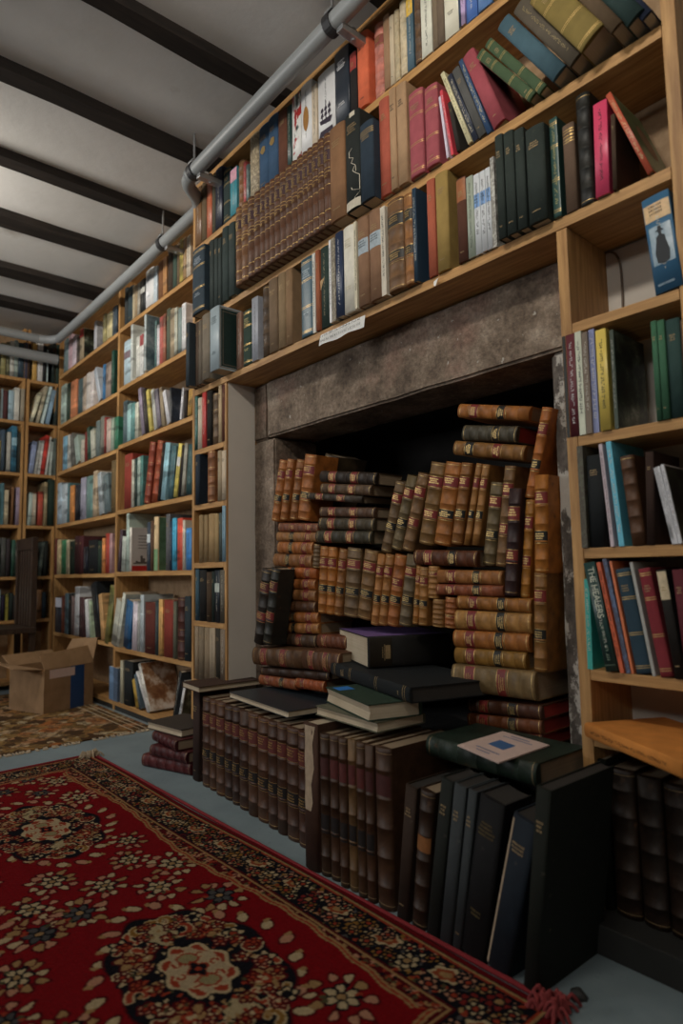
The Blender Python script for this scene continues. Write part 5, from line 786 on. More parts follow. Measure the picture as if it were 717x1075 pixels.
# the several hundred smaller books beyond those three hundred, as one mass
SMALL_BOOKS = [
 (-2.1595, 1.3548, 2.316, 0, 0, 0.0197, 0.1939, 0.1319, 'f', (179, 79, 79), {'d': 1}),
 (-2.1371, 1.3536, 2.316, 0, 0, 0.0209, 0.1693, 0.1152, 'f', (92, 109, 109), {'d': 1}),
 (-1.0229, 1.3522, 2.316, 0, 0, 0.0072, 0.235, 0.1598, 'p', (50, 64, 90), {'d': 1}),
 (-1.015, 1.3522, 2.316, 0, 0, 0.0136, 0.23, 0.1564, 'p', (200, 175, 217), {'d': 1}),
 (-0.9593, 1.3542, 2.316, 0, 0, 0.0454, 0.245, 0.1666, 'f', (102, 140, 195), {'T': (231, 231, 231), 'd': 1}),
 (-1.0812, 1.35, 1.957, -6.43, 0, 0.0075, 0.1997, 0.1358, 'p', (220, 212, 228), {'d': 1}),
 (-0.5434, 1.3569, 0.843, -9.69, 0, 0.0024, 0.1627, 0.1107, 'm', (223, 223, 227), {'T': (110, 110, 115), 'd': 1}),
 (-0.5403, 1.3571, 0.843, -9.48, 0, 0.003, 0.1637, 0.1113, 'm', (223, 223, 227), {'T': (110, 110, 115), 'd': 1}),
 (-2.584, 1.3583, 1.356, 0, 0, 0.0217, 0.2477, 0.1677, 'f', (66, 111, 105), {'d': 1}),
 (-2.4278, 1.3572, 0.596, 0, 0, 0.025, 0.2137, 0.1453, 'c', (31, 44, 40), {'d': 1}),
 (-3.7823, 1.4998, 2.345, 0, 0, 0.0425, 0.24, 0.1632, 'c', (57, 61, 61), {'d': 1}),
 (-3.7282, 1.4967, 2.345, 0, 0, 0.0823, 0.219, 0.149, 'c', (58, 71, 75), {'d': 1}),
 (-3.6458, 1.498, 2.345, 0, 0, 0.0298, 0.2063, 0.1403, 'p', (205, 188, 155), {'d': 1}),
 (-3.6062, 1.4955, 2.345, 0, 0, 0.0335, 0.197, 0.1339, 'p', (169, 145, 112), {'d': 1}),
 (-3.5732, 1.4974, 2.345, 0, 0, 0.0331, 0.1988, 0.1352, 'p', (170, 164, 151), {'d': 1}),
 (-3.5365, 1.4975, 2.345, 0, 0, 0.0655, 0.199, 0.1354, 'f', (37, 39, 39), {'B3': (198, 198, 189), 'd': 1}),
 (-3.4596, 1.4942, 2.345, 0, 0, 0.1084, 0.2231, 0.1517, 'f', (231, 231, 231), {'T': (122, 139, 156), 'd': 1}),
 (-3.3512, 1.4993, 2.345, 0, 0, 0.0459, 0.2106, 0.1432, 'p', (209, 222, 230), {'d': 1}),
 (-3.2954, 1.4976, 2.345, 0, 0, 0.0647, 0.2159, 0.1468, 'c', (129, 88, 58), {'d': 1}),
 (-3.2203, 1.4944, 2.345, 0, 0, 0.0457, 0.2134, 0.1451, 'p', (193, 141, 90), {'d': 1}),
 (-3.1745, 1.4973, 2.345, 0, 0, 0.0602, 0.2364, 0.1608, 'c', (72, 57, 45), {'d': 1}),
 (-3.1091, 1.4964, 2.345, 0, 0, 0.0455, 0.2298, 0.1563, 'c', (68, 85, 74), {'d': 1}),
 (-3.0636, 1.4998, 2.345, 0, 0, 0.0322, 0.2337, 0.1589, 'c', (113, 94, 71), {'d': 1}),
 (-3.018, 1.4948, 2.345, 0, 0, 0.0358, 0.2355, 0.1601, 'p', (205, 185, 98), {'d': 1}),
 (-2.9781, 1.4943, 2.345, 0, 0, 0.0328, 0.2285, 0.1554, 'p', (168, 135, 95), {'d': 1}),
 (-2.9459, 1.4962, 2.345, 0, 0, 0.0486, 0.2202, 0.1498, 'p', (206, 193, 172), {'d': 1}),
 (-3.7787, 1.4983, 1.963, 0, 0, 0.1014, 0.2729, 0.1855, 'f', (193, 216, 225), {'B3': (131, 113, 120), 'd': 1}),
 (-3.6671, 1.4977, 1.963, 0, 0, 0.0309, 0.3501, 0.1983, 'f', (223, 229, 223), {'d': 1}),
 (-3.5775, 1.4963, 1.963, 0, 0, 0.0432, 0.2461, 0.1673, 'p', (227, 227, 218), {'d': 1}),
 (-3.5342, 1.499, 1.963, 0, 0, 0.0536, 0.249, 0.1693, 'p', (231, 231, 227), {'B': (165, 80, 80), 'd': 1}),
 (-3.4306, 1.48, 1.963, 0, 0, 0.0246, 0.3321, 0.15, 'f', (209, 221, 221), {'N': 'blue', 'd': 1}),
 (-3.3197, 1.4956, 1.963, 0, 0, 0.0214, 0.2652, 0.1803, 'p', (97, 131, 129), {'d': 1}),
 (-3.2983, 1.4985, 1.963, 0, 0, 0.0313, 0.235, 0.1598, 'p', (231, 227, 231), {'d': 1}),
 (-3.2669, 1.4997, 1.963, 0, 0, 0.0412, 0.2695, 0.1833, 'p', (192, 99, 90), {'d': 1}),
 (-3.2229, 1.4995, 1.963, 0, 0, 0.0322, 0.2719, 0.1849, 'p', (166, 104, 80), {'d': 1}),
 (-3.1772, 1.495, 1.963, 0, 0, 0.0468, 0.2834, 0.1927, 'c', (93, 98, 83), {'d': 1}),
 (-3.1304, 1.4978, 1.963, 0, 0, 0.0458, 0.269, 0.1829, 'p', (169, 152, 125), {'d': 1}),
 (-3.0751, 1.4944, 1.963, 0, 0, 0.0319, 0.2584, 0.1757, 'p', (207, 207, 190), {'d': 1}),
 (-3.0432, 1.5, 1.963, 0, 0, 0.0389, 0.2459, 0.1672, 'p', (134, 151, 149), {'d': 1}),
 (-3.0002, 1.4998, 1.963, 0, 0, 0.0455, 0.255, 0.1734, 'p', (231, 231, 231), {'d': 1}),
 (-3.7729, 1.4971, 1.6, 0, 0, 0.0645, 0.2584, 0.1757, 'f', (96, 117, 123), {'d': 1}),
 (-3.6988, 1.4952, 1.6, 0, 0, 0.0529, 0.2269, 0.1543, 'p', (175, 216, 216), {'d': 1}),
 (-3.6447, 1.4966, 1.6, 0, 0, 0.0529, 0.2196, 0.1493, 'p', (100, 150, 148), {'d': 1}),
 (-3.5918, 1.4992, 1.6, 0, 0, 0.048, 0.2133, 0.145, 'p', (207, 207, 190), {'d': 1}),
 (-3.487, 1.4976, 1.6, -12.42, 0, 0.0385, 0.2918, 0.1984, 'p', (151, 140, 157), {'d': 1}),
 (-3.445, 1.4985, 1.6, -10.59, 0, 0.0416, 0.2723, 0.1852, 'f', (54, 49, 45), {'d': 1}),
 (-3.3846, 1.4979, 1.6, -12.41, 0, 0.0369, 0.2557, 0.1739, 'p', (215, 198, 111), {'d': 1}),
 (-3.3223, 1.4989, 1.6, -12.53, 0, 0.0359, 0.2436, 0.1656, 'p', (207, 207, 199), {'d': 1}),
 (-3.2802, 1.4999, 1.6, -12.66, 0, 0.0417, 0.2332, 0.1586, 'p', (132, 125, 138), {'d': 1}),
 (-3.2261, 1.4996, 1.6, -10.91, 0, 0.0346, 0.2298, 0.1563, 'p', (169, 152, 125), {'d': 1}),
 (-3.1542, 1.4964, 1.6, -18.72, 0, 0.0353, 0.2026, 0.1378, 'p', (227, 227, 231), {'d': 1}),
 (-3.1053, 1.4943, 1.6, -6.42, 0, 0.0209, 0.196, 0.16, 'f', (38, 44, 51), {'N': 'navy', 'd': 1}),
 (-3.0115, 1.4965, 1.6033, 9.59, 0, 0.0199, 0.1638, 0.1114, 'p', (217, 217, 221), {'d': 1}),
 (-2.9654, 1.4942, 1.6, 0, 0, 0.0314, 0.142, 0.1, 'c', (54, 47, 43), {'d': 1}),
 (-2.9267, 1.4969, 1.6048, 6.52, 0, 0.0419, 0.1352, 0.1, 'p', (194, 153, 82), {'d': 1}),
 (-3.7406, 1.4941, 1.195, 0, 0, 0.1182, 0.3251, 0.2019, 'c', (146, 61, 49), {'d': 1}),
 (-3.6227, 1.4962, 1.195, 0, 0, 0.0357, 0.282, 0.1917, 'p', (207, 207, 190), {'d': 1}),
 (-3.5862, 1.4978, 1.195, 0, 0, 0.0389, 0.2845, 0.1934, 'f', (40, 65, 61), {'d': 1}),
 (-3.5397, 1.4965, 1.195, 0, 0, 0.0363, 0.2855, 0.1941, 'p', (172, 190, 179), {'d': 1}),
 (-3.5028, 1.4974, 1.195, 0, 0, 0.0376, 0.2877, 0.1956, 'p', (80, 130, 124), {'d': 1}),
 (-3.463, 1.4976, 1.2084, 12.15, 0, 0.0639, 0.3504, 0.1984, 'l', (146, 67, 46), {'d': 1}),
 (-3.3612, 1.4988, 1.2082, 12.11, 0, 0.0628, 0.3412, 0.1972, 'l', (165, 80, 51), {'d': 1}),
 (-3.2845, 1.4997, 1.2019, 11.26, 0, 0.0351, 0.3171, 0.1963, 'c', (34, 30, 28), {'d': 1}),
 (-3.2322, 1.4955, 1.2055, 10.65, 0, 0.0566, 0.3092, 0.2005, 'f', (157, 201, 214), {'d': 1}),
 (-3.1482, 1.4969, 1.2037, 9.16, 0, 0.0548, 0.2776, 0.1888, 'f', (78, 111, 118), {'d': 1}),
 (-3.079, 1.4966, 1.2032, 12.48, 0, 0.0378, 0.282, 0.1918, 'p', (215, 197, 104), {'B3': (231, 231, 227), 'd': 1}),
 (-3.0317, 1.4958, 1.2008, 10.55, 0, 0.0315, 0.268, 0.1822, 'c', (39, 35, 33), {'d': 1}),
 (-2.9895, 1.4955, 1.1999, 8.5, 0, 0.033, 0.2699, 0.1835, 'p', (151, 149, 136), {'d': 1}),
 (-2.9461, 1.4991, 1.2014, 6.33, 0, 0.0578, 0.2556, 0.1738, 'f', (59, 92, 94), {'d': 1}),
 (-3.8232, 1.4966, 0.8259, 8.82, 0, 0.0385, 0.253, 0.172, 'p', (81, 64, 74), {'d': 1}),
 (-3.7685, 1.4984, 0.8243, 4.44, 0, 0.0562, 0.2091, 0.1422, 'p', (189, 197, 187), {'d': 1}),
 (-3.6963, 1.4985, 0.82, -0.01, 0, 0.0368, 0.3443, 0.1975, 'f', (191, 209, 198), {'d': 1}),
 (-3.6506, 1.5, 0.82, 0, 0, 0.0262, 0.2587, 0.17, 'f', (230, 224, 214), {'N': 'face', 'd': 1}),
 (-3.4089, 1.4993, 0.82, 0, 0, 0.0445, 0.2724, 0.1853, 'f', (62, 74, 88), {'B3': (219, 229, 231), 'd': 1}),
 (-3.3539, 1.4957, 0.82, 0, 0, 0.0316, 0.2763, 0.1879, 'c', (101, 75, 57), {'d': 1}),
 (-3.3169, 1.4968, 0.82, 0, 0, 0.0494, 0.2949, 0.1992, 'c', (226, 198, 155), {'B2': (128, 166, 117), 'N': 'green', 'd': 1}),
 (-3.176, 1.4998, 0.82, 0, 0, 0.0463, 0.2986, 0.1962, 'c', (104, 104, 106), {'d': 1}),
 (-3.1204, 1.4972, 0.82, 0, 0, 0.0269, 0.2563, 0.1743, 'f', (37, 58, 82), {'d': 1}),
 (-3.0938, 1.4999, 0.82, 0, 0, 0.0461, 0.2712, 0.1844, 'p', (84, 187, 225), {'d': 1}),
 (-3.0368, 1.4987, 0.82, 0, 0, 0.0595, 0.2664, 0.1811, 'f', (223, 93, 73), {'d': 1}),
 (-2.9742, 1.4989, 0.82, 0, 0, 0.0251, 0.2528, 0.1719, 'p', (217, 208, 189), {'d': 1}),
 (-2.9365, 1.4966, 0.82, 0, 0, 0.0568, 0.2088, 0.142, 'f', (76, 145, 211), {'d': 1}),
 (-4.0287, 1.4982, 0.3916, 14.38, 0, 0.079, 0.3622, 0.1978, 'f', (124, 124, 69), {'d': 1}),
 (-3.9046, 1.4967, 0.3926, 17.12, 0, 0.0699, 0.2834, 0.1927, 'p', (189, 191, 177), {'d': 1}),
 (-3.8291, 1.4979, 0.3848, 17.59, 0, 0.0422, 0.3302, 0.1981, 'p', (219, 223, 209), {'d': 1}),
 (-3.7223, 1.4945, 0.3894, 10.62, 0, 0.0947, 0.2761, 0.1878, 'f', (51, 103, 149), {'d': 1}),
 (-3.5938, 1.4981, 0.3754, 3.25, 0, 0.0596, 0.2769, 0.1883, 'p', (230, 219, 228), {'d': 1}),
 (-3.5186, 1.4984, 0.372, 0, 0, 0.0275, 0.2823, 0.192, 'p', (189, 191, 187), {'d': 1}),
 (-3.4893, 1.4997, 0.372, 0, 0, 0.0463, 0.3158, 0.18, 'f', (190, 202, 207), {'d': 1}),
 (-3.4256, 1.4958, 0.372, 0, 0, 0.1378, 0.278, 0.189, 'c', (100, 48, 40), {'d': 1}),
 (-3.2858, 1.4969, 0.372, 0, 0, 0.0388, 0.2879, 0.1958, 'f', (47, 68, 73), {'d': 1}),
 (-3.2397, 1.4964, 0.372, 0, 0, 0.045, 0.2968, 0.1996, 'p', (227, 177, 108), {'d': 1}),
 (-3.1928, 1.4983, 0.372, 0, 0, 0.1079, 0.2946, 0.1977, 'c', (141, 59, 48), {'d': 1}),
 (-3.076, 1.4968, 0.372, 0, 0, 0.0352, 0.289, 0.1966, 'c', (103, 103, 87), {'d': 1}),
 (-3.0299, 1.4942, 0.372, 0, 0, 0.0704, 0.309, 0.2018, 'l', (79, 42, 35), {'G': 1, 'd': 1}),
 (-2.9594, 1.4997, 0.372, 0, 0, 0.0635, 0.3173, 0.1963, 'c', (41, 52, 57), {'d': 1}),
 (-3.9212, 1.4975, 0.055, 0, 0, 0.0642, 0.1959, 0.1332, 'm', (108, 138, 171), {'d': 1}),
 (-3.8462, 1.4945, 0.055, 0, 0, 0.0601, 0.1949, 0.1325, 'm', (85, 103, 125), {'d': 1}),
 (-3.7564, 1.497, 0.055, 0, 0, 0.0385, 0.2448, 0.16, 'f', (188, 183, 158), {'d': 1}),
 (-3.7149, 1.4979, 0.055, 0, 0, 0.1267, 0.2492, 0.16, 'c', (32, 37, 39), {'d': 1}),
 (-3.5285, 1.4997, 0.055, -21.65, 0, 0.0369, 0.1617, 0.14, 'p', (214, 176, 81), {'d': 1}),
 (-3.4747, 1.4956, 0.055, -23.26, 0, 0.0296, 0.1978, 0.1345, 'p', (84, 103, 115), {'d': 1}),
 (-3.3752, 1.497, 0.055, -37.89, 0, 0.0141, 0.2519, 0.12, 'f', (231, 231, 231), {'d': 1}),
 (-3.3595, 1.4976, 0.055, -30.5, 0, 0.0266, 0.2822, 0.2, 'f', (231, 229, 220), {'N': 'art', 'd': 1}),
 (-3.0714, 1.4946, 0.0618, 16.21, 0, 0.0242, 0.2678, 0.16, 'f', (32, 37, 39), {'d': 1}),
 (-3.0185, 1.4972, 0.0615, 18.81, 0, 0.0202, 0.2277, 0.16, 'f', (231, 231, 231), {'N': 'dark', 'd': 1}),
 (-4.9471, 1.4963, 2.336, 0, 0, 0.1034, 0.2517, 0.1712, 'f', (114, 131, 131), {'d': 1}),
 (-4.8326, 1.4968, 2.336, 0, 0, 0.0807, 0.2547, 0.1732, 'p', (205, 172, 179), {'d': 1}),
 (-4.7375, 1.4949, 2.336, 0, 0, 0.0858, 0.2184, 0.1485, 'p', (206, 189, 197), {'d': 1}),
 (-4.6506, 1.4972, 2.336, 0, 0, 0.047, 0.1922, 0.1307, 'p', (92, 81, 73), {'d': 1}),
 (-4.5899, 1.4953, 2.336, 0, 0, 0.0817, 0.226, 0.15, 'f', (169, 152, 125), {'B': (200, 70, 64), 'N': 'dark', 'd': 1}),
 (-4.2954, 1.4952, 2.336, 0, 0, 0.0482, 0.1953, 0.13, 'f', (198, 198, 202), {'N': 'grey', 'd': 1}),
 (-4.1333, 1.4967, 2.336, 0, 0, 0.0546, 0.1905, 0.1296, 'p', (169, 159, 109), {'d': 1}),
 (-4.0655, 1.4944, 2.336, 0, 0, 0.0918, 0.1734, 0.1179, 'f', (206, 193, 147), {'d': 1}),
 (-3.9734, 1.4979, 2.336, 0, 0, 0.0716, 0.1876, 0.16, 'f', (75, 88, 99), {'d': 1}),
 (-4.9984, 1.4992, 1.948, 0, 0, 0.1246, 0.2947, 0.1968, 'p', (172, 190, 179), {'d': 1}),
 (-4.848, 1.4951, 1.948, 0, 0, 0.0809, 0.2766, 0.1881, 'f', (49, 70, 57), {'d': 1}),
 (-4.7651, 1.4972, 1.948, 0, 0, 0.1268, 0.271, 0.1842, 'p', (211, 136, 95), {'d': 1}),
 (-4.6004, 1.4946, 1.948, 0, 0, 0.093, 0.2468, 0.1679, 'f', (76, 95, 97), {'d': 1}),
 (-4.5073, 1.4991, 1.948, 0, 0, 0.0626, 0.248, 0.1686, 'p', (189, 171, 152), {'d': 1}),
 (-4.4354, 1.4985, 1.948, 0, 0, 0.0705, 0.2533, 0.1722, 'p', (216, 208, 199), {'d': 1}),
 (-4.3569, 1.4983, 1.948, 0, 0, 0.0624, 0.2446, 0.1663, 'p', (226, 217, 213), {'d': 1}),
 (-4.189, 1.4987, 1.948, -23.78, 0, 0.0504, 0.2617, 0.1779, 'p', (199, 207, 216), {'d': 1}),
 (-4.1223, 1.4982, 1.948, 0, 0, 0.042, 0.2361, 0.1606, 'p', (67, 131, 182), {'d': 1}),
 (-4.0732, 1.4981, 1.948, 0, 0, 0.0885, 0.2286, 0.1554, 'p', (169, 152, 141), {'d': 1}),
 (-3.9773, 1.4989, 1.948, 0, 0, 0.0426, 0.2891, 0.16, 'f', (41, 80, 67), {'N': 'dgreen', 'd': 1}),
 (-4.905, 1.4949, 1.584, 0, 0, 0.086, 0.2505, 0.1704, 'p', (139, 189, 213), {'d': 1}),
 (-4.8136, 1.4995, 1.584, 0, 0, 0.0538, 0.25, 0.17, 'p', (217, 217, 208), {'d': 1}),
 (-4.7152, 1.4972, 1.584, -10.59, 0, 0.0618, 0.2431, 0.1653, 'p', (112, 112, 106), {'d': 1}),
 (-4.6112, 1.4984, 1.584, -18.39, 0, 0.0807, 0.2033, 0.1382, 'p', (172, 190, 179), {'d': 1}),
 (-4.51, 1.4956, 1.584, 0, 0, 0.0618, 0.1596, 0.1085, 'p', (206, 198, 181), {'d': 1}),
 (-4.4369, 1.4944, 1.584, 0, 0, 0.037, 0.203, 0.1381, 'c', (127, 53, 49), {'d': 1}),
 (-4.3769, 1.4946, 1.584, -6.49, 0, 0.0582, 0.2273, 0.1546, 'f', (57, 85, 72), {'d': 1}),
 (-4.3114, 1.4976, 1.584, -8.46, 0, 0.0721, 0.1993, 0.1355, 'p', (207, 207, 190), {'d': 1}),
 (-4.234, 1.4986, 1.584, 0, 0, 0.0716, 0.2406, 0.1636, 'p', (114, 127, 124), {'d': 1}),
 (-4.158, 1.4995, 1.584, 0, 0, 0.0666, 0.2554, 0.1736, 'f', (132, 132, 121), {'d': 1}),
 (-4.0804, 1.498, 1.584, 0, 0, 0.0322, 0.2374, 0.1615, 'p', (165, 65, 62), {'d': 1}),
 (-4.0334, 1.4949, 1.584, 0, 0, 0.0724, 0.2147, 0.146, 'p', (215, 194, 181), {'d': 1}),
 (-3.9588, 1.4966, 1.584, 0, 0, 0.045, 0.2064, 0.1404, 'p', (172, 189, 170), {'d': 1}),
 (-3.9014, 1.4943, 1.584, 0, 0, 0.0607, 0.201, 0.1367, 'f', (65, 130, 102), {'d': 1}),
 (-5.0104, 1.4951, 1.186, 0, 0, 0.0997, 0.3104, 0.2009, 'p', (173, 190, 201), {'d': 1}),
 (-4.9107, 1.4971, 1.186, 0, 0, 0.1197, 0.2914, 0.1981, 'p', (192, 205, 211), {'d': 1}),
 (-4.7892, 1.4992, 1.186, 0, 0, 0.0449, 0.2881, 0.1959, 'p', (80, 123, 128), {'d': 1}),
 (-4.7327, 1.4982, 1.186, 0, 0, 0.0846, 0.2603, 0.177, 'p', (212, 142, 80), {'d': 1}),
 (-4.6373, 1.4997, 1.186, 0, 0, 0.1101, 0.2542, 0.1729, 'f', (35, 42, 51), {'d': 1}),
 (-4.5083, 1.4983, 1.186, 0, 0, 0.0954, 0.2883, 0.196, 'p', (171, 169, 186), {'d': 1}),
 (-4.4067, 1.4999, 1.186, 0, 0, 0.118, 0.2863, 0.1947, 'f', (116, 150, 144), {'d': 1}),
 (-4.2673, 1.4961, 1.186, 0, 0, 0.0767, 0.3055, 0.1999, 'f', (205, 184, 154), {'d': 1}),
 (-4.1412, 1.4976, 1.186, -10.08, 0, 0.0661, 0.2821, 0.1918, 'p', (191, 202, 206), {'d': 1}),
 (-4.0517, 1.4985, 1.186, -9.02, 0, 0.0857, 0.2554, 0.1737, 'p', (114, 131, 134), {'d': 1}),
 (-3.9494, 1.4962, 1.186, 0, 0, 0.0753, 0.3296, 0.1998, 'c', (111, 93, 63), {'d': 1}),
 (-5.0509, 1.4955, 0.814, 0, 0, 0.0532, 0.2675, 0.1819, 'c', (100, 46, 42), {'d': 1}),
 (-4.9914, 1.4966, 0.814, 0, 0, 0.0798, 0.2589, 0.1761, 'p', (187, 168, 129), {'d': 1}),
 (-4.9043, 1.4975, 0.814, 0, 0, 0.1102, 0.2491, 0.1694, 'f', (57, 123, 87), {'d': 1}),
 (-4.7904, 1.4993, 0.814, 0, 0, 0.0603, 0.2448, 0.1664, 'p', (188, 176, 148), {'d': 1}),
 (-4.708, 1.4944, 0.814, 0, 0, 0.0923, 0.2305, 0.1567, 'c', (36, 49, 40), {'d': 1}),
 (-4.6115, 1.4969, 0.814, 0, 0, 0.0839, 0.2633, 0.179, 'c', (61, 33, 35), {'d': 1}),
 (-4.5137, 1.4943, 0.814, 0, 0, 0.0794, 0.2581, 0.1755, 'c', (79, 39, 42), {'d': 1}),
 (-4.4343, 1.4985, 0.814, 0, 0, 0.0771, 0.1822, 0.1239, 'f', (40, 42, 52), {'d': 1}),
 (-4.3351, 1.4946, 0.814, 0, 0, 0.1703, 0.2199, 0.1495, 'c', (26, 29, 31), {'d': 1}),
 (-4.1608, 1.4969, 0.814, 0, 0, 0.0739, 0.2096, 0.1425, 'c', (44, 60, 48), {'d': 1}),
 (-4.0722, 1.4943, 0.814, 0, 0, 0.0469, 0.2228, 0.1515, 'p', (223, 147, 86), {'d': 1}),
 (-4.0175, 1.4942, 0.814, 0, 0, 0.0594, 0.2489, 0.1693, 'f', (182, 71, 58), {'d': 1}),
 (-3.9581, 1.4984, 0.814, 0, 0, 0.043, 0.2462, 0.1674, 'p', (186, 148, 150), {'d': 1}),
 (-5.019, 1.4967, 0.392, 0, 0, 0.1533, 0.2551, 0.1735, 'f', (50, 53, 60), {'B': (218, 218, 228), 'd': 1}),
 (-4.8657, 1.4997, 0.392, 0, 0, 0.0616, 0.2666, 0.1813, 'p', (142, 78, 57), {'d': 1}),
 (-4.7877, 1.4967, 0.392, 0, 0, 0.0716, 0.287, 0.1951, 'p', (107, 132, 142), {'d': 1}),
 (-4.7098, 1.4967, 0.392, 0, 0, 0.0641, 0.2834, 0.1927, 'c', (42, 42, 42), {'d': 1}),
 (-4.6441, 1.4983, 0.392, 0, 0, 0.049, 0.2704, 0.1839, 'p', (123, 104, 102), {'d': 1}),
 (-4.5871, 1.4986, 0.392, 0, 0, 0.0881, 0.3354, 0.1974, 'f', (219, 223, 228), {'d': 1}),
 (-4.4791, 1.4949, 0.392, 0, 0, 0.091, 0.2649, 0.1802, 'p', (80, 54, 56), {'d': 1}),
 (-4.3449, 1.4989, 0.392, -9.94, 0, 0.0586, 0.25, 0.17, 'p', (231, 231, 229), {'d': 1}),
 (-4.2766, 1.4979, 0.392, -6.47, 0, 0.0283, 0.249, 0.1693, 'p', (190, 209, 179), {'d': 1}),
 (-4.1754, 1.4979, 0.392, -17.36, 0, 0.0923, 0.3606, 0.1981, 'f', (32, 37, 41), {'d': 1}),
 (-4.0741, 1.4998, 0.392, -12.36, 0, 0.0563, 0.2915, 0.1962, 'p', (214, 169, 114), {'d': 1}),
 (-5.0457, 1.0928, 2.2772, 0, 90, 0.0313, 0.2393, 0.1627, 'f', (150, 144, 99), {'d': 0}),
 (-5.0497, 1.1292, 2.2772, 0, 90, 0.0212, 0.2542, 0.1728, 'p', (132, 132, 104), {'d': 0}),
 (-5.0485, 1.1532, 2.2772, 0, 90, 0.0272, 0.2666, 0.1813, 'f', (217, 217, 208), {'d': 0}),
 (-5.0486, 1.1824, 2.2772, 0, 90, 0.025, 0.2797, 0.1902, 'p', (173, 190, 183), {'d': 0}),
 (-5.0457, 1.2098, 2.2772, 0, 90, 0.0383, 0.2666, 0.1813, 'f', (57, 76, 89), {'B3': (173, 197, 206), 'd': 0}),
 (-5.0463, 1.2514, 2.2772, 0, 90, 0.0231, 0.2745, 0.1867, 'p', (74, 72, 89), {'d': 0}),
 (-5.0469, 1.2779, 2.2772, 0, 90, 0.016, 0.2732, 0.1858, 'c', (53, 42, 34), {'d': 0}),
 (-5.0463, 1.3079, 2.2772, 0, 90, 0.0308, 0.2815, 0.1914, 'f', (213, 171, 97), {'d': 0}),
 (-5.0495, 1.344, 2.2772, 0, 90, 0.0373, 0.332, 0.1965, 'f', (231, 231, 231), {'T': (114, 131, 120), 'd': 0}),
 (-5.0456, 1.3835, 2.2774, 0.61, 90, 0.0227, 0.2836, 0.1928, 'f', (32, 35, 37), {'d': 0}),
 (-5.0448, 1.4093, 2.2772, 0, 90, 0.0067, 0.2535, 0.1723, 'p', (210, 230, 230), {'d': 0}),
 (-5.044, 1.4466, 2.2772, 0, 90, 0.0244, 0.3251, 0.202, 'f', (31, 42, 39), {'d': 0}),
 (-5.0458, 1.4748, 2.2772, 0, 90, 0.0271, 0.3117, 0.2002, 'c', (56, 73, 66), {'d': 0}),
 (-5.0473, 1.1014, 1.9509, 0, 90, 0.0117, 0.2214, 0.1505, 'p', (134, 151, 157), {'d': 0}),
 (-5.0481, 1.1164, 1.9509, 0, 90, 0.0312, 0.213, 0.1448, 'c', (91, 56, 58), {'d': 0}),
 (-5.048, 1.1519, 1.9509, 0, 90, 0.0351, 0.2195, 0.1493, 'f', (174, 202, 215), {'d': 0}),
 (-5.0448, 1.1904, 1.9509, 0, 90, 0.0331, 0.245, 0.1666, 'p', (227, 227, 218), {'d': 0}),
 (-5.045, 1.2314, 1.9512, 0.67, 90, 0.0252, 0.2448, 0.1665, 'p', (170, 161, 142), {'d': 0}),
 (-5.0463, 1.2982, 1.9566, 14.62, 90, 0.0225, 0.239, 0.1625, 'p', (231, 229, 201), {'d': 0}),
 (-5.0493, 1.34, 1.9557, 12.06, 90, 0.023, 0.3002, 0.1967, 'p', (197, 188, 163), {'d': 0}),
 (-5.0456, 1.3755, 1.9546, 11.36, 90, 0.0184, 0.2991, 0.2004, 'p', (210, 230, 230), {'d': 0}),
 (-5.049, 1.4084, 1.9557, 9.84, 90, 0.028, 0.2762, 0.1878, 'p', (155, 187, 213), {'d': 0}),
 (-5.0459, 1.4688, 1.9521, 3.01, 90, 0.0229, 0.2981, 0.2001, 'f', (55, 64, 61), {'d': 0}),
 (-5.0445, 1.1109, 1.5639, 0, 90, 0.0241, 0.3064, 0.2015, 'f', (76, 93, 108), {'d': 0}),
 (-5.0492, 1.1505, 1.5639, 0, 90, 0.0244, 0.2933, 0.1968, 'p', (198, 198, 189), {'d': 0}),
 (-5.0454, 1.1793, 1.5639, 0, 90, 0.0361, 0.3423, 0.2006, 'f', (62, 111, 136), {'B3': (156, 196, 214), 'd': 0}),
 (-5.0494, 1.2208, 1.5639, 0, 90, 0.0307, 0.2965, 0.1966, 'c', (54, 56, 52), {'d': 0}),
 (-5.0464, 1.3011, 1.5669, 5.71, 90, 0.0301, 0.2455, 0.1669, 'p', (154, 168, 203), {'d': 0}),
 (-5.0441, 1.3363, 1.5665, 7.67, 90, 0.0191, 0.2567, 0.1746, 'p', (171, 173, 169), {'d': 0}),
 (-5.0471, 1.3627, 1.5654, 6.05, 90, 0.0145, 0.2602, 0.177, 'p', (217, 217, 213), {'d': 0}),
 (-5.0445, 1.3823, 1.5668, 6.45, 90, 0.0259, 0.3019, 0.2015, 'p', (200, 66, 57), {'d': 0}),
 (-5.0478, 1.4149, 1.565, 5.84, 90, 0.0108, 0.2938, 0.1982, 'p', (227, 231, 227), {'d': 0}),
 (-5.0475, 1.4408, 1.5647, 2.51, 90, 0.0184, 0.256, 0.1741, 'p', (172, 183, 178), {'d': 0}),
 (-5.0453, 1.4703, 1.5639, 0, 90, 0.0199, 0.287, 0.1952, 'p', (94, 105, 100), {'d': 0}),
 (-5.0451, 1.1222, 1.1781, 0, 90, 0.0172, 0.3, 0.2009, 'p', (79, 119, 127), {'d': 0}),
 (-5.048, 1.1442, 1.1781, 0, 90, 0.0275, 0.2519, 0.1713, 'p', (206, 193, 164), {'d': 0}),
 (-5.0497, 1.1911, 1.1782, 0.28, 90, 0.0152, 0.2803, 0.1906, 'c', (129, 94, 65), {'d': 0}),
 (-5.0497, 1.2233, 1.1781, 0, 90, 0.0247, 0.2767, 0.1882, 'p', (170, 153, 176), {'d': 0}),
